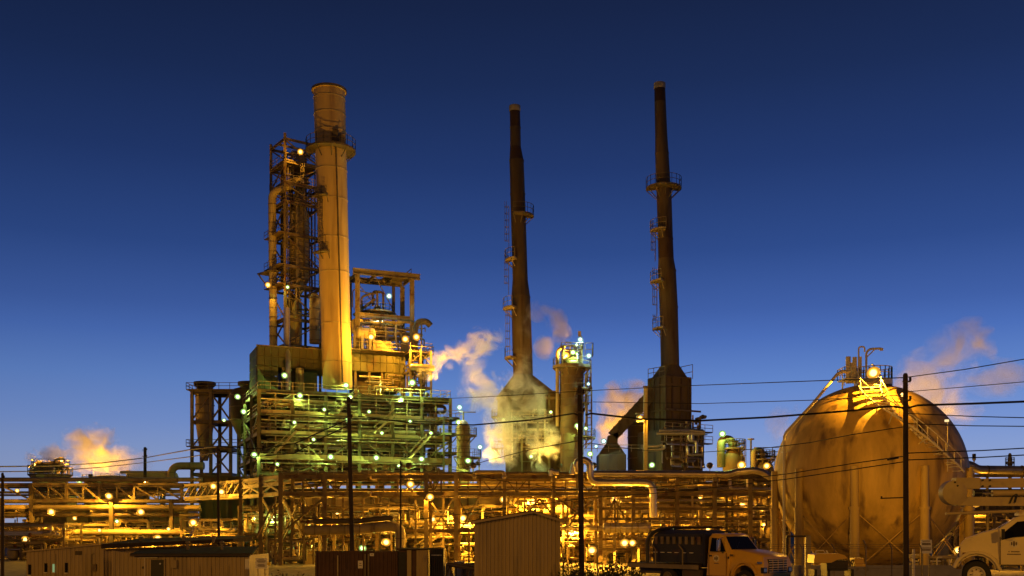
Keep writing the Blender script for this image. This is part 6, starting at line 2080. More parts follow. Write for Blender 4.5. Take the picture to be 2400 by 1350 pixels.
mb.add([(-.42, -.84, 1.91), (-.42, .84, 1.91), (-.9, .78, 2.21), (-.9, -.78, 2.21), (-.46, -.84, 1.87), (-.46, .84, 1.87), (-.94, .78, 2.17), (-.94, -.78, 2.17)],
       [(0, 1, 2, 3), (7, 6, 5, 4), (0, 4, 5, 1), (1, 5, 6, 2), (2, 6, 7, 3), (3, 7, 4, 0)])
mb.build('windscreen', 'glass', t)
for s in (-1, 1):
    mb = MB(Ml)
    o_ = [(-.52, 1.53), (-.62, 1.8), (-.96, 2.1), (-1.36, 2.14), (-1.36, 1.68), (-.85, 1.62)]
    vs = []
    for k in (.012, -.03):
        for x, z in o_:
            vs.append((x, s * (.99 - .16 * max(0, z - 1.55) / .77 + k), z))
    mb.add(vs, [tuple(range(6)), tuple(range(11, 5, -1))] + [(i, (i + 1) % 6, 6 + (i + 1) % 6, 6 + i) for i in range(6)])
    mb.build('side_window', 'glass', t)
    dr = MB(Ml).box((-.98, s * .98, 1.16), (.98, .03, .78)).build('door', 'truck_white', t)
    MB(Ml).box((-1.33, s * 1.0, 1.52), (.13, .05, .2)).build('handle', 'black_plastic', dr)
    MB(Ml).lathe([(.001, 0), (.125, 0), (.125, .01)], (-.86, s * .996, 1.42), 20, axis=(0, s, 0)).build('emblem', 'sphere_white', dr, True)
    for dx, w_, h_ in ((-.065, .04, .12), (.0, .05, .19), (.065, .04, .12)):
        MB(Ml).ball((-.86 + dx, s * 1.004, 1.42), w_ * .6, 8, 6, h_ / w_ * .8).build('emblem_leaf', 'sign_print', dr, True)
    mb = MB(Ml)
    for r_, z in enumerate((1.17, 1.09)):
        for k in range(9 if r_ == 0 else 11):
            if r_ == 0 and k == 7:
                continue
            mb.box((-.86 + (k - (4 if r_ == 0 else 5)) * .035, s * 1.0, z), (.024, .012, .034))
    mb.build('lettering', 'sign_print', dr, kind='stuff')
    MB(Ml).tube([(fx - .68, s * .97, .6)] + [(x, s * 1.0, z) for x, z in arch(fx, .66, 8, .48, 165, 15)], .06, 6).build('fender_lip', 'truck_white', t, True)
    for x in (-.47, -1.5):
        MB(Ml).box((x, s * .99, 1.2), (.018, .012, .85)).build('door_seam', 'black_plastic', t)
    wheel(t, Ml, (fx, s * .86, .43), .43, .26, m='sphere_white', side=s)
    wheel(t, Ml, (-3.2, s * .86, .43), .43, .26, m='sphere_white', side=s)
    hl = MB(Ml).box((.62, s * .8, 1.14), (.14, .26, .3)).build('headlight', 'black_plastic', t)
    MB(Ml).box((.695, s * .8, 1.16), (.02, .2, .2)).build('lens', 'chrome', hl)
    MB(Ml).box((.55, s * .985, 1.05), (.1, .02, .16)).build('side_marker', 'valve_red', t)
    mr_ = MB(Ml).box((-.55, s * 1.2, 1.72), (.1, .2, .3)).build('mirror', 'black_plastic', t)
    MB(Ml).beam((-.55, s * .98, 1.6), (-.55, s * 1.17, 1.66), .04).build('mirror_arm', 'black_plastic', mr_)
MB(Ml).box((.7, 0, 1.1), (.05, 1.2, .34)).build('grille', 'black_plastic', t)
for k in range(4):
    MB(Ml).box((.735, 0, .98 + k * .08), (.03, 1.15, .025)).build('slat', 'chrome', t)
MB(Ml).box((.72, 0, .7), (.16, 1.9, .2)).build('bumper', 'dark_steel', t)
MB(Ml).box((-3.6, 0, .72), (3, 1.9, .3)).build('chassis', 'dark_steel', t)
MB(Ml).box((-3.7, 0, 1.45), (2.4, 2.0, .9)).build('service_body', 'truck_white', t)
MB(Ml).box((-1.7, 0, 2.39), (.5, .6, .12)).build('roof_beacon', 'sign_yellow', t)
# boom
t = thing('aerial_lift_boom', 'folded pale lift boom of two arms with a round knuckle above the white cab', 'boom', tuple(at(2230, 1155, LD)))
s_ = LD / FPX
def tl(px, py, o=0.0):
    p = at(px, py, LD)
    return Vector((p.x, p.y + o, p.z))


MB().beam(tl(2236, 1133), tl(2292, 1133), .34, .36).build('boom_collar', 'boom', t)
MB().beam(tl(2293, 1133), tl(2470, 1131), .3, .3).build('upper_arm', 'boom', t)
MB().beam(tl(2240, 1175), tl(2470, 1176), .28, .28).build('lower_arm', 'boom', t)
MB().lathe([(.12, -.2), (.3, -.2), (.4, -.17), (.4, .17), (.3, .2), (.12, .2)], tl(2233, 1155), 22, axis=(0, 1, 0)).build('knuckle', 'boom', t, True)
for x, y in ((2232, 1131), (2238, 1139), (2297, 1126), (2314, 1126), (2297, 1140), (2314, 1140)):
    MB().lathe([(.001, 0), (.035, 0), (.03, -.03)], tl(x, y, -.19), 8, axis=(0, 1, 0)).build('bolt', 'black_plastic', t)
MB().tube([tl(2282, 1156), tl(2300, 1156)], .09, 10).build('cylinder_eye', 'black_plastic', t, True)
MB().tube([tl(2300, 1156), tl(2325, 1156)], .035, 8).build('piston_rod', 'chrome', t, True)
MB().tube([tl(2325, 1156), tl(2420, 1155)], .1, 10).build('lift_cylinder', 'boom', t, True)
MB().tube([tl(2220, 1204, .1), tl(2470, 1195, .1)], .05, 8).build('guide_pipe', 'boom', t, True)
MB().beam(tl(2250, 1190), tl(2275, 1172), .05).build('stay', 'boom', t)
MB().tube([tl(2360, 1180, -.2), tl(2368, 1162, -.2), tl(2378, 1158, -.2), tl(2372, 1178, -.2)], .025, 6, .1).build('hose', 'black_plastic', t, True)
MB().box(tl(2396, 1203, .0), (.35, .3, .16)).build('cradle', 'sphere_white', t)

# yellow-hooded machine between truck and sphere
d = 56
t = thing('hooded_machine', 'low yellow-hooded machine with a dark grille, parked right of the yellow truck', 'machine', (xat(1940, d), d, ground_z(xat(1940, d), d)))
s_ = d / FPX
mb = MB()
mb.poly([(xat(1900, d), zat(1319, d)), (xat(1902, d), zat(1300, d)), (xat(1912, d), zat(1297, d)), (xat(1960, d), zat(1297, d)), (xat(1972, d), zat(1301, d)), (xat(1979, d), zat(1308, d)), (xat(1955, d), zat(1311, d)), (xat(1940, d), zat(1318, d))], d - .6, d + .7)
mb.build('hood', 'truck_yellow', t)
MB().box((xat(1955, d), d, zat(1325, d)), (1.15, 1.1, .55)).build('grille_box', 'black_plastic', t)
for k in range(5):
    MB().box((xat(1960, d), d - .56, zat(1329 - k * 3, d)), (.9, .03, .025)).build('slat', 'dark_steel', t)
MB().box((xat(2008, d), d, zat(1314, d)), (.5, .8, .3)).build('rear_box', 'truck_yellow', t)
MB().box((xat(2010, d), d - .1, zat(1324, d)), (.55, .7, .14)).build('rear_tray', 'truck_yellow', t)
for x in (1905, 1935, 1990):
    MB().box((xat(x, d), d, zat(1342, d)), (.16, 1.1, .4)).build('skid_leg', 'black_plastic', t)
MB().tube([(xat(1912, d), d, zat(1297, d)), (xat(1912, d), d, zat(1291, d)), (xat(1930, d), d, zat(1290, d)), (xat(1934, d), d, zat(1296, d))], .03, 6).build('grab_rail', 'sphere_white', t)
MB().beam((xat(1934, d), d - .2, zat(1290, d)), (xat(1938, d), d - .2, zat(1297, d)), .07).build('lever', 'sphere_white', t)
for k in range(6):
    q = random.Random(k)
    MB().tube([(xat(1978 + k * 4, d), d - .3, zat(1328, d)), (xat(1980 + k * 4, d), d - .3, zat(q.uniform(1309, 1318), d)), (xat(1990 + k * 3, d), d - .2, zat(q.uniform(1309, 1322), d))], .035, 6, .08).build('hose', 'steel', t, True)

# dark pump clutter at the sphere foot
Fp = Fr(2150, 92, 0)
t = thing('pump_skid', 'small cluttered pump skid below the right side of the sphere tank', 'pump', tuple(Fp(0, 0, PLANT_Z)))
MB().box(Fp(1.3, 0, PLANT_Z + .3), (4.4, 1.6, .4)).build('base', 'concrete', t)
equipment(t, Fp, -.6, 3.2, -.4, .4, PLANT_Z + .5, 1.6, 4, 401, ('clad', 'sphere_white', 'steel'))
pipework(t, Fp, -.8, 3.4, -.5, .5, PLANT_Z + .6, PLANT_Z + 2.6, 16, 402, ('sphere_white', 'clad', 'steel'), (.05, .12))

# white bins and a barrow between the dark container and the box shed
for i, (px, y, w_, h_, lb) in enumerate(((1053, 1322, .5, .8, 'pale upright bin just right of the dark container'), (1077, 1318, .7, .9, 'pale square bin between dark container and box shed'), (1100, 1322, .9, .6, 'low yellow-lit crate against the box shed'))):
    d = 76
    t = thing('storage_bin', lb, 'bin', (xat(px, d), d, PLANT_Z))
    zc = zat(y, d)
    MB().box((xat(px, d), d, (zc + PLANT_Z) / 2), (w_, .7, zc - PLANT_Z)).build('bin_body', 'sphere_white' if i < 2 else 'clad_bright', t)
    MB().box((xat(px, d), d, zc + .04), (w_ + .08, .78, .07)).build('lid', 'sphere_white' if i < 2 else 'clad', t)
    for k in (-.3, .3):
        MB().box((xat(px, d) + k * w_, d - .37, (zc + PLANT_Z) / 2), (.05, .04, zc - PLANT_Z - .1)).build('rib', 'steel', t)
t = thing('pipe_trestle', 'dark low trestle with loose pipes left of the box shed foot', 'trestle', (xat(1090, 70), 70, PLANT_Z))
for px in (1062, 1110):
    MB().beam(at(px, 1350, 70), at(px - 8, 1326, 70), .1).build('leg', 'dark_steel', t)
    MB().beam(at(px - 16, 1350, 70), at(px - 8, 1326, 70), .1).build('leg', 'dark_steel', t)
for k in range(4):
    MB().tube([at(1048, 1325 - k * 2, 69.8 + k * .2), at(1113, 1336 - k * 3, 69.8 + k * .2)], .06, 8).build('pipe', 'steel' if k % 2 else 'dark_steel', t, True)

# rough dark bushes and spoil behind the fence
def bush(px, yt, d, w, label, seed):
    q = random.Random(seed)
    x = xat(px, d)
    zb = ground_z(x, d)
    h = zat(yt, d) - zb
    t = thing('bush', label, 'bush', (x, d, zb), None)
    mb = MB()
    n = int(420 * w)
    for i in range(n):
        a = q.uniform(0, 2 * math.pi)
        r = math.sqrt(q.random())
        k = q.random() ** .7
        lob = .75 + .25 * math.sin(a * 3 + seed) + q.uniform(-.1, .1)
        p = Vector((x + math.cos(a) * r * w * lob * (1 - .45 * k), d + math.sin(a) * r * w * .6, zb + h * k * lob * (1 - .5 * r * r)))
        s = q.uniform(.06, .16)
        u = Vector((q.uniform(-1, 1), q.uniform(-1, 1), q.uniform(-.4, 1))).normalized()
        v = u.cross(Vector((q.uniform(-1, 1), q.uniform(-1, 1), q.uniform(-1, 1)))).normalized()
        mb.add([p - v * s * .4, p + u * s, p + v * s * .4, p - u * s * .6], [(0, 1, 2, 3)])
    mb.build('foliage', 'leaf', t)
    for i in range(7):
        a = q.uniform(0, 6.28)
        MB().tube([(x + math.cos(a) * .1, d, zb), (x + math.cos(a) * w * .4, d + math.sin(a) * w * .3, zb + h * .5), (x + math.cos(a) * w * .6, d + math.sin(a) * w * .4, zb + h * .85)], .02, 5, rs=[.03, .02, .008]).build('branch', 'wood', t)


for i, (px, yt, w, lb) in enumerate(((1335, 1297, 1.0, 'low dark bush against the right wall of the box shed'), (1372, 1303, 1.0, 'low dark bush at the foot of the pole by the box shed'), (1418, 1306, 1.0, 'low dark bush right of the glaring ground lamp'),
                                     (1450, 1292, 1.1, 'tallest dark bush, between the glaring lamp and the flatbed truck'), (1492, 1306, .9, 'low dark bush just behind the tail of the flatbed truck'),
                                     (655, 1334, .9, 'low dark bush right of the left notice board'), (705, 1338, .9, 'low dark bush left of the brown container'))):
    bush(px, yt, 58 if px > 1000 else 68, w, lb, 500 + i)
t = thing('tarpaulin_heap', 'low heap under a dark blue cover left of the brown container', 'heap', (xat(680, 69), 69, PLANT_Z))
q = random.Random(3)
vs, fs = [], []
for j in range(7):
    for i in range(13):
        u, v = i / 12, j / 6
        vs.append((xat(655, 69) + u * 2.2, 68 + v * 1.6, PLANT_Z + (.9 + .25 * math.sin(u * 7) + q.uniform(-.06, .06)) * math.sin(math.pi * min(1, max(0, u))) ** .5 * math.sin(math.pi * (.08 + .84 * v)) ** .6))
for j in range(6):
    for i in range(12):
        fs.append((j * 13 + i, j * 13 + i + 1, (j + 1) * 13 + i + 1, (j + 1) * 13 + i))
mb = MB()
mb.add(vs, fs)
mb.build('cover', 'container_dark', t, True)
for i in range(3):
    MB().box((xat(662 + 14 * i, 69), 67.9, PLANT_Z + .15), (.25, .3, .3)).build('block', 'concrete', t)

# ------------------------------------------------------------------ steam
def steam_mat(name, density, scale, seed, col=(1, 1, 1), soft=.55):
    m = bpy.data.materials.new(name)
    m.use_nodes = True
    n, l = m.node_tree.nodes, m.node_tree.links
    n.clear()
    o = n.new('ShaderNodeOutputMaterial')
    pv = n.new('ShaderNodeVolumePrincipled')
    pv.inputs['Color'].default_value = tuple(col) + (1,)
    pv.inputs['Anisotropy'].default_value = .1
    tc = n.new('ShaderNodeTexCoord')
    mp = n.new('ShaderNodeMapping')
    mp.inputs['Location'].default_value = (-1, -1, -1)
    mp.inputs['Scale'].default_value = (2, 2, 2)
    l.new(tc.outputs['Generated'], mp.inputs[0])
    ln = n.new('ShaderNodeVectorMath')
    ln.operation = 'LENGTH'
    l.new(mp.outputs[0], ln.inputs[0])
    ge = n.new('ShaderNodeNewGeometry')
    ad = n.new('ShaderNodeVectorMath')
    ad.operation = 'ADD'
    ad.inputs[1].default_value = (seed * 7.3, seed * 3.1, seed)
    l.new(ge.outputs['Position'], ad.inputs[0])
    nz = n.new('ShaderNodeTexNoise')
    nz.inputs['Scale'].default_value = scale
    nz.inputs['Detail'].default_value = 6
    nz.inputs['Roughness'].default_value = .62
    nz.inputs['Distortion'].default_value = 1.0
    l.new(ad.outputs[0], nz.inputs['Vector'])
    # density = clamp((1 - r) + (noise - .5) * k) ramped
    ma = n.new('ShaderNodeMath')
    ma.operation = 'MULTIPLY_ADD'
    l.new(nz.outputs[0], ma.inputs[0])
    ma.inputs[1].default_value = 5.0
    ma.inputs[2].default_value = -2.5 + soft
    sb = n.new('ShaderNodeMath')
    sb.operation = 'SUBTRACT'
    l.new(ma.outputs[0], sb.inputs[0])
    pw = n.new('ShaderNodeMath')
    pw.operation = 'POWER'
    l.new(ln.outputs['Value'], pw.inputs[0])
    pw.inputs[1].default_value = 2.2
    l.new(pw.outputs[0], sb.inputs[1])
    mr = n.new('ShaderNodeMapRange')
    mr.interpolation_type = 'SMOOTHSTEP'
    mr.inputs[1].default_value = -.3
    mr.inputs[2].default_value = 1.1
    mr.inputs[3].default_value = 0
    mr.inputs[4].default_value = density
    l.new(sb.outputs[0], mr.inputs[0])
    l.new(mr.outputs[0], pv.inputs['Density'])
    l.new(pv.outputs[0], o.inputs['Volume'])
    MAT[name] = m
    return m


steam_mat('steam_dense', .7, .42, 1, soft=.5)
steam_mat('steam_mid', .42, .3, 2, soft=.4)
steam_mat('steam_thin', .13, .24, 3, soft=.25)
steam_mat('steam_far', .1, .13, 4, soft=.5)
steam_mat('steam_back', .32, .22, 5, soft=.6)


def plume(label, d, puffs, m):
    """puffs: (px, py, half width px, half height px, depth m)"""
    p = at(puffs[0][0], puffs[0][1], d)
    t = thing('steam_plume', label, 'steam', tuple(p))
    for i, (px, py, w, h, dep, *mm) in enumerate(puffs):
        c = at(px, py, d)
        s = d / FPX
        mb = MB().ball((0, 0, 0), 1, 14, 8)
        mb.v = [Vector((v.x * w * s * 1.25, v.y * dep * 1.2, v.z * h * s * 1.25)) + c for v in mb.v]
        mb.build('puff', mm[0] if mm else m, t)
    return t


plume('orange lit steam cloud rising over the far left lamps', 192, [
    (125, 1080, 56, 40, 3.5), (205, 1072, 46, 48, 4), (262, 1082, 56, 42, 4), (236, 1034, 40, 40, 3.5), (300, 1078, 50, 40, 4, 'steam_thin'), (190, 1035, 40, 40, 3)], 'steam_mid')
plume('peach steam jet blowing right from the lattice bay of the casing', 170, [
    (1003, 876, 24, 18, 1.0, 'steam_dense'), (1035, 845, 36, 26, 1.6), (1082, 830, 42, 28, 2), (1140, 798, 42, 34, 2.2),
    (1105, 870, 50, 42, 2.6, 'steam_thin'), (1130, 915, 52, 46, 2.6), (1160, 955, 45, 42, 2.6, 'steam_thin')], 'steam_mid')
plume('dense yellow steam billowing up the left front of the smoky furnace', 174, [
    (1178, 1062, 40, 40, 2.2, 'steam_dense'), (1178, 1008, 46, 44, 2.4, 'steam_dense'), (1190, 960, 52, 46, 2.6), (1222, 915, 50, 56, 2.4)], 'steam_mid')
plume('dense yellow steam column rising up the right front of the smoky furnace', 174.5, [
    (1270, 1088, 22, 30, 1.4, 'steam_dense'), (1272, 1040, 38, 46, 2.0, 'steam_dense'), (1262, 990, 44, 46, 2.2), (1238, 945, 50, 46, 2.2), (1225, 860, 30, 46, 2, 'steam_thin'), (1228, 760, 26, 32, 1.6, 'steam_thin')], 'steam_mid')
plume('thin pinkish wisp trailing up left from the banded column head', 182, [
    (1318, 785, 20, 26, 1.5), (1303, 752, 24, 26, 1.6), (1268, 728, 30, 24, 1.6), (1275, 815, 22, 26, 1.5)], 'steam_back')
plume('pale pink steam behind the slanting flue duct', 214, [
    (1440, 1010, 38, 48, 4), (1462, 950, 54, 54, 4.5), (1490, 925, 38, 34, 4)], 'steam_back')
plume('wide faint pink plume drifting behind the sphere tank to the right edge', 235, [
    (2150, 945, 80, 66, 7), (2190, 890, 90, 66, 8), (2245, 830, 70, 62, 7), (2275, 785, 42, 36, 5), (2340, 885, 80, 40, 6), (2230, 965, 60, 40, 6), (1848, 1005, 48, 54, 4)], 'steam_far')

# ------------------------------------------------------------------ lamps of the plant
POWER = {('sodium', 'small'): 330, ('sodium', 'medium'): 1150, ('sodium', 'large'): 5600, ('sodium', 'huge'): 16000,
         ('mercury', 'small'): 150, ('mercury', 'medium'): 700, ('mercury', 'large'): 2200,
         ('cold', 'small'): 90, ('cold', 'medium'): 420}


def make_lamp(kind, size):
    r = {'small': .17, 'medium': .25, 'large': .3, 'huge': .3}[size]
    t = thing('sodium_lamp' if kind == 'sodium' else 'mercury_lamp', 'lamp', 'lamp', (0, 0, 0))
    MB().ball((0, 0, 0), r, 12, 8).build('bulb', kind + '_bulb', t, True)
    # lens rings glow to imitate a halo; open dish reflector behind the bulb, tipped down towards the road
    ax = Vector((0, .86, .5)).normalized()
    MB().lathe([(r * .4, r * .62), (r * 1.35, r * .3)], (0, 0, 0), 16, axis=ax, caps=False).build('lens', kind + '_halo', t)  # glowing disc that imitates a bloom halo round the bulb
    MB().lathe([(r * 1.35, r * .3), (r * 2.05, r * .05)], (0, 0, 0), 16, axis=ax, caps=False).build('halo_rim', kind + '_halo_rim', t)
    MB().lathe([(r * 2.1, r * .0), (r * 2.1, r * .12), (r * 1.4, r * .95), (r * .5, r * 1.3)], (0, 0, 0), 16, axis=ax, caps=False).build('reflector', 'dark_steel', t, True)
    MB().lathe([(r * .5, r * 1.31), (r * .5, r * 2.1), (r * .2, r * 2.3)], (0, 0, 0), 10, axis=ax).build('housing', 'dark_steel', t, True)
    MB().tube([tuple(ax * r * 2.1), (0, .9, r * 2.2)], .06, 6, .2).build('bracket', 'steel', t, True)
    ld = bpy.data.lights.new('lamp_light', 'POINT')
    ld.energy = POWER[kind, size]
    ld.color = {'sodium': SOD, 'mercury': MER, 'cold': (.55, .95, .8)}[kind]
    ld.shadow_soft_size = 0
    o = bpy.data.objects.new('lamp_light', ld)
    COL.objects.link(o)
    o.parent = t
    o.location = tuple(ax * (-r * 1.35))
    return t


PROTO = {}
N_LAMP = [0]


def lamp(px, py, d, kind, size, label):
    p = at(px, py, d)
    k = (kind, size)
    grp = 'sodium lamps across the plant' if kind == 'sodium' else 'mercury floodlights across the plant'
    if k not in PROTO:
        PROTO[k] = make_lamp(*k)
        o = PROTO[k]
        o.location = p
        o['label'] = label
        o['group'] = grp
    else:
        o = copy_tree(PROTO[k], p, label, group=grp)
    N_LAMP[0] += 1
    return o


M, S = 'mercury', 'sodium'
LAMPS = [
    (667, 880, 163.5, M, 'medium', 'greenish floodlight at the lower left corner of the panelled casing'),
    (811, 903, 165, M, 'medium', 'greenish floodlight at the foot of the wide pale chimney'),
    (966, 897, 168.5, M, 'large', 'greenish floodlight beside the escaping steam jet, casing right corner'),
    (557, 930, 173, M, 'medium', 'greenish floodlight on the rounded grey dust hopper'),
    (703, 927, 162, M, 'medium', 'greenish floodlight below the panelled casing, on the top deck railing'),
    (821, 931, 164, M, 'medium', 'greenish floodlight straight above the dark utility pole on the top deck'),
    (940, 937, 168, M, 'medium', 'greenish floodlight on the top deck below the right end of the casing'),
    (571, 965, 172, M, 'medium', 'greenish floodlight on the left end of the third deck'),
    (816, 984, 163, M, 'medium', 'greenish floodlight behind the cable beside the pole, third deck'),
    (961, 988, 168, M, 'small', 'greenish floodlight on the third deck right of the dark pole'),
    (1075, 990, 166, M, 'medium', 'greenish floodlight on the head of the short lit column'),
    (1077, 955, 166, 'cold', 'medium', 'bluish white lamp on the davit above the short lit column'),
    (596, 1066, 159.5, M, 'medium', 'greenish floodlight at the left end of the deep girder'),
    (775, 1071, 162, M, 'medium', 'greenish floodlight on the deep girder left of the dark pole'),
    (882, 1073, 164.5, M, 'medium', 'greenish floodlight on the deep girder just right of the dark pole'),
    (988, 1076, 167.5, M, 'medium', 'greenish floodlight near the right end of the deep girder'),
    (1097, 1080, 163, M, 'medium', 'greenish floodlight low beside the short lit column'),
    (1125, 1048, 178, 'cold', 'medium', 'bluish lamp in the gap left of the steaming furnace'),
    (912, 694, 172, 'cold', 'medium', 'pale lamp hanging inside the open portal frame'),
    (674, 673, 177, M, 'small', 'tiny pale lamp inside the lattice tower beside the ribbed vessel'),
    (1360, 796, 178, 'cold', 'medium', 'pale lamp on a post at the very top of the banded column'),
    (1380, 834, 177.5, 'cold', 'medium', 'pale lamp on the right edge of the banded column head'),
    (1343, 826, 178, M, 'medium', 'greenish lamp in the middle of the banded column head'),
    (1291, 966, 177, M, 'small', 'greenish floodlight under the furnace hood, right of the steam'),
    (1180, 984, 177, M, 'small', 'greenish floodlight inside the left steam cloud of the furnace'),
    (1245, 1070, 176, M, 'small', 'greenish floodlight between the two steam columns of the furnace'),
    (1353, 998, 176, M, 'medium', 'greenish lamp left of the pole on the banded column'),
    (1373, 1004, 176, M, 'small', 'greenish lamp right of the pole on the banded column'),
    (1379, 900, 177, 'cold', 'small', 'tiny pale lamp on the middle platform of the banded column'),
    (1383, 1064, 172, M, 'medium', 'greenish lamp above the silver elbow pipe beside the dark pole'),
    (1397, 1046, 176, 'cold', 'small', 'small bluish lamp between the banded column and the small hood'),
    (1415, 1034, 180, 'cold', 'medium', 'bluish lamp at the top left of the small hood'),
    (1528, 1090, 168, M, 'medium', 'yellow-green lamp right of the pale square mast foot'),
    (1693, 1017, 150, M, 'medium', 'greenish lamp on top of the gooseneck pipe of the domed reactor'),
    (186, 1127, 176, M, 'medium', 'greenish lamp on the low tank below the left steam cloud'),
    (274, 1222, 158, M, 'small', 'tiny greenish lamp among the far left pipes'),
    (92, 1087, 185, S, 'large', 'sodium lamp at the left edge of the far left railed platform'),
    (144, 1078, 187, S, 'large', 'sodium lamp on top of the far left railed platform'),
    (255, 1125, 184, S, 'large', 'sodium lamp above the far left pipe bridge, upper of two'),
    (255, 1163, 158.5, S, 'large', 'sodium lamp inside the far left pipe bridge, lower of two'),
    (341, 1127, 172, S, 'medium', 'sodium lamp at the foot of the thin far pole above the bridge'),
    (453, 1225, 150, S, 'large', 'very bright sodium lamp low behind the far left pipes'),
    (233, 1243, 150, S, 'small', 'small sodium lamp on the low pipe run of the far left'),
    (500, 1140, 146, S, 'medium', 'sodium lamp inside the slanted truss bridge, left one'),
    (519, 1153, 145, S, 'medium', 'sodium lamp under the right end of the slanted truss bridge'),
    (628, 668, 177, S, 'medium', 'sodium lamp on the left side of the lattice tower'),
    (870, 790, 166.5, S, 'large', 'bright sodium lamp under the portal frame, leftmost of three'),
    (950, 795, 170, S, 'large', 'sodium lamp under the portal frame, middle of three'),
    (976, 790, 170, S, 'large', 'sodium lamp beside the gooseneck vent, rightmost of three'),
    (704, 356, 177, S, 'medium', 'sodium lamp in the top bay of the lattice tower'),
    (962, 1135, 131.5, S, 'medium', 'sodium lamp inside the front pipe bridge right of the pole'),
    (1008, 1165, 129.3, S, 'medium', 'sodium lamp where the tall cross braces of the front bridge meet'),
    (1014, 1217, 140, S, 'medium', 'sodium lamp beside the stairs behind the front bridge'),
    (905, 1271, 134, S, 'large', 'sodium lamp low behind the big bent pipe'),
    (1180, 1171, 131, S, 'medium', 'sodium lamp above the corrugated box shed'),
    (1387, 1290, 118, S, 'large', 'glaring sodium lamp just right of the dark pole near the ground'),
    (1464, 1273, 126, S, 'large', 'bright sodium lamp of a pair low under the striped silver drum, left one'),
    (1482, 1273, 126, S, 'medium', 'sodium lamp of a pair low under the striped silver drum, right one'),
    (1538, 1270, 126, S, 'medium', 'sodium lamp left of the hoop on the flatbed truck'),
    (1738, 1090, 141, S, 'large', 'glaring sodium lamp at the foot of the domed reactor'),
    (1797, 1092, 143, S, 'medium', 'sodium lamp hung before the lower domed reactor'),
    (1500, 980, 171, S, 'medium', 'sodium lamp in the box on the pale square mast'),
    (2047, 874, 94.2, S, 'large', 'glaring sodium lamp on the railed top of the sphere tank'),
    (640, 935, 163, M, 'small', 'small greenish lamp near the left end of the top deck'),
    (760, 960, 162.5, M, 'small', 'small greenish lamp under the top deck, left of the dark pole'),
    (865, 965, 165, M, 'small', 'small greenish lamp under the top deck, right of the dark pole'),
    (690, 990, 161, M, 'small', 'small greenish lamp on the third deck, left half'),
    (895, 1015, 165, M, 'small', 'small greenish lamp under the third deck, right of the dark pole'),
    (735, 1030, 162, M, 'small', 'small greenish lamp above the large dark drum'),
    (1010, 1015, 168, M, 'small', 'small greenish lamp under the third deck near its right end'),
    (650, 1088, 160, M, 'small', 'small greenish lamp under the deep girder, left end'),
    (935, 1092, 166, M, 'small', 'small greenish lamp among the round exchanger ends'),
    (525, 985, 190, M, 'small', 'tiny greenish lamp between the cyclone tower and the decks'),
    (40, 1150, 158, S, 'small', 'small sodium lamp at the very left end of the far pipe bridge'),
    (175, 1215, 155, S, 'small', 'small sodium lamp right of the tan slab building'),
    (395, 1240, 150, S, 'small', 'small sodium lamp left of the very bright low lamp'),
    (1560, 1225, 137, S, 'small', 'small sodium lamp above the hoop of the flatbed truck'),
    (1700, 1150, 134, S, 'small', 'small sodium lamp inside the bridge left of the domed reactors'),
    (1820, 1190, 134, S, 'small', 'small sodium lamp at the bridge end beside the sphere'),
    # lamps that stand deep between the racks and pipes
    (720, 1140, 148, S, 'medium', 'half hidden sodium lamp behind the left end of the front bridge'),
    (790, 1205, 146, S, 'huge', 'half hidden sodium lamp behind the crossed braces left of the pole'),
    (1085, 1215, 143, S, 'huge', 'half hidden sodium lamp left of the corrugated box shed'),
    (1250, 1175, 142, S, 'huge', 'half hidden sodium lamp over the ridge of the box shed'),
    (1335, 1150, 142, S, 'huge', 'half hidden sodium lamp behind the bridge left of the dark pole'),
    (1340, 1240, 140, S, 'huge', 'half hidden sodium lamp low between box shed and dark pole'),
    (1440, 1170, 142, S, 'large', 'half hidden sodium lamp behind the fan of braces'),
    (1640, 1170, 140, S, 'large', 'half hidden sodium lamp above the flatbed truck'),
    (1740, 1185, 140, S, 'large', 'half hidden sodium lamp among pipes above the truck cab'),
    (1660, 1240, 139, S, 'medium', 'half hidden sodium lamp low behind the flatbed truck'),
    (1790, 1230, 136, S, 'small', 'half hidden sodium lamp beside the leftmost sphere leg'),
    (120, 1200, 156.5, S, 'large', 'half hidden sodium lamp before the far left tan slab building'),
    (330, 1200, 156.5, S, 'large', 'half hidden sodium lamp behind the upper far left pipes'),
    (60, 1265, 150, S, 'large', 'half hidden sodium lamp above the gabled shed eave'),
    (370, 1262, 148, S, 'large', 'half hidden sodium lamp just above the long shed roof'),
    (690, 1290, 136, M, 'medium', 'greenish lamp in the lit doorway left of the brown container'),
    (850, 1285, 138, M, 'medium', 'greenish lamp low behind the brown container'),
    (640, 1215, 146, M, 'medium', 'pale green lamp behind the left legs of the front bridge'),
    (2290, 1180, 120, S, 'medium', 'half hidden sodium lamp behind the aerial lift boom'),
    (2350, 1260, 112, S, 'medium', 'half hidden sodium lamp low behind the white pickup cab'),
    (2245, 1290, 108, S, 'medium', 'half hidden sodium lamp low behind the right sphere legs'),
    (2100, 1306, 106, S, 'small', 'half hidden sodium lamp on the ground below the sphere tank'),
    (300, 1108, 186, S, 'medium', 'sodium lamp beside the low tanks under the left steam cloud'),
]
for a in LAMPS:
    lamp(*a)


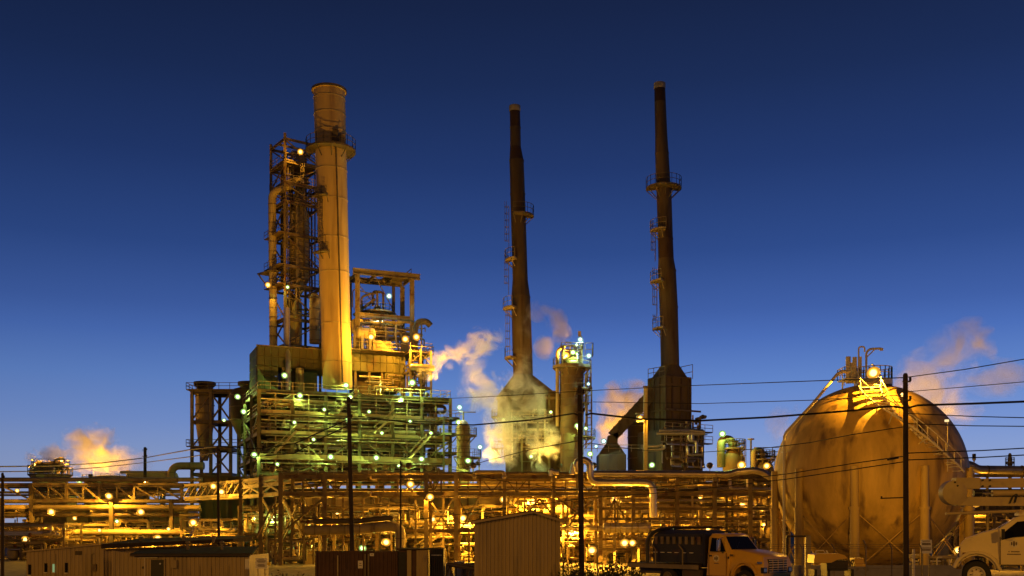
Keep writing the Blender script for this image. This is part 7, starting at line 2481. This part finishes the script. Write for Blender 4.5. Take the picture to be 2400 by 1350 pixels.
def floodlight(p, target, power, label, col=SOD, ang=30):  # hidden lights added to brighten chimneys, furnaces and steam
    p, target = Vector(p), Vector(target)
    t = thing('floodlight', label, 'floodlight', tuple(p), 'added floodlights in the plant')  # added light, to brighten chimneys, furnaces and steam
    ax = (target - p).normalized()
    MB().lathe([(.12, -.5), (.3, -.3), (.42, 0), (.42, .1), (.38, .1), (.36, -.02)], p, 12, axis=ax).build('reflector', 'dark_steel', t, True)
    MB().beam(p - Vector((0, 0, .9)), p - Vector((0, 0, .4)), .1).build('bracket', 'steel', t)
    ld = bpy.data.lights.new('added_flood_beam', 'SPOT')
    ld.energy = power
    ld.color = col
    ld.spot_size = math.radians(ang)
    ld.spot_blend = .6
    ld.shadow_soft_size = .3
    o = bpy.data.objects.new('added_flood_beam', ld)
    COL.objects.link(o)
    o.parent = t
    o.location = ax * .2
    o.rotation_euler = ax.to_track_quat('-Z', 'Y').to_euler()
    return t


floodlight((xat(960, 130), 129, 10.6), at(785, 560, 168), 82000, 'added floodlight on the front bridge aimed up at the wide pale chimney', ang=44)
floodlight((xat(1110, 130), 129, 10.6), at(1225, 640, 186), 9000, 'added floodlight on the front bridge aimed up at the shorter dark chimney', ang=44)
floodlight((xat(1660, 130), 129, 10.6), at(1565, 640, 186), 9000, 'added floodlight on the front bridge aimed up at the taller dark chimney', ang=44)
floodlight((xat(600, 131), 140, 10.8), at(665, 600, 178), 22000, 'added floodlight on the left wing aimed up at the lattice tower', ang=44)
floodlight((xat(1600, 131), 129.5, 10.6), at(1570, 960, 184), 9000, 'added floodlight on the front bridge aimed at the ribbed furnace box', ang=60)
floodlight((xat(1390, 130), 129, 10.6), at(1400, 980, 184), 7000, 'added floodlight on the front bridge aimed at the banded column', ang=60)


floodlight((xat(212, 183), 183, zat(1116, 183)), at(230, 1040, 192), 26000, 'added upward floodlight on the low tank below the left steam cloud', ang=110)
floodlight((xat(1003, 169), 168.4, zat(925, 169)), at(1090, 830, 170), 14000, 'added floodlight at the lattice bay aimed along the steam jet', ang=100)
floodlight((xat(1122, 174), 174.2, zat(1085, 174)), at(1210, 1000, 174), 6500, 'added floodlight left of the smoky furnace aimed across its steam', (1, .52, .06), ang=110)
floodlight((xat(1312, 173), 173.2, zat(1090, 173)), at(1250, 1000, 174.5), 6500, 'added floodlight right of the smoky furnace aimed across its steam', (1, .52, .06), ang=110)
floodlight((xat(1425, 200), 201, zat(1085, 200)), at(1460, 960, 214), 50000, 'added upward floodlight behind the small hood furnace', ang=110)
floodlight((xat(1846, 225), 226, zat(1085, 225)), at(1850, 1000, 235), 12000, 'small added upward floodlight in the yard left of the sphere tank', (1, .5, .12), ang=110)
floodlight((xat(2190, 215), 215, zat(1080, 215)), at(2230, 890, 235), 120000, 'added upward floodlight in the yard behind the sphere tank', (1, .5, .12), ang=120)


floodlight((xat(1325, 178), 178.5, zat(842, 178)), at(1290, 750, 182), 9000, 'small added upward floodlight on the head of the banded column', ang=110)


def added_mast(x, y, h, target, label, power):  # unseen mast added to stand in for light on the near faces
    z = ground_z(x, y)
    t = thing('added_mast_light', label, 'floodlight mast', (x, y, z), 'added floodlight masts behind the viewer')
    MB().tube([(x, y, z), (x, y, z + h)], .25, 10, rs=[.3, .16]).build('mast', 'steel', t, True)
    MB().box((x, y, z + h + .1), (2.4, .3, .2)).build('crossarm', 'steel', t)
    ax = (Vector(target) - Vector((x, y, z + h + .6))).normalized()
    for k in (-.8, 0, .8):
        MB().lathe([(.12, -.5), (.3, -.3), (.42, 0), (.42, .1), (.38, .1), (.36, -.02)], (x + k, y, z + h + .6), 12, axis=ax).build('lamp_head', 'dark_steel', t, True)
    ld = bpy.data.lights.new('added_mast_beam', 'SPOT')
    ld.energy = power
    ld.color = (1, .43, .025)
    ld.spot_size = math.radians(120)
    ld.spot_blend = .7
    ld.shadow_soft_size = .8
    o = bpy.data.objects.new('added_mast_beam', ld)
    COL.objects.link(o)
    o.parent = t
    o.location = Vector((0, 0, h + .6)) + ax * .5
    o.rotation_euler = ax.to_track_quat('-Z', 'Y').to_euler()


added_mast(-58, -8, 20, (-15, 100, 2), 'tall added floodlight mast, unseen behind the viewer on the left', 54000)
added_mast(26, -30, 20, (22, 85, 1), 'tall added floodlight mast, unseen behind the viewer on the right', 44000)
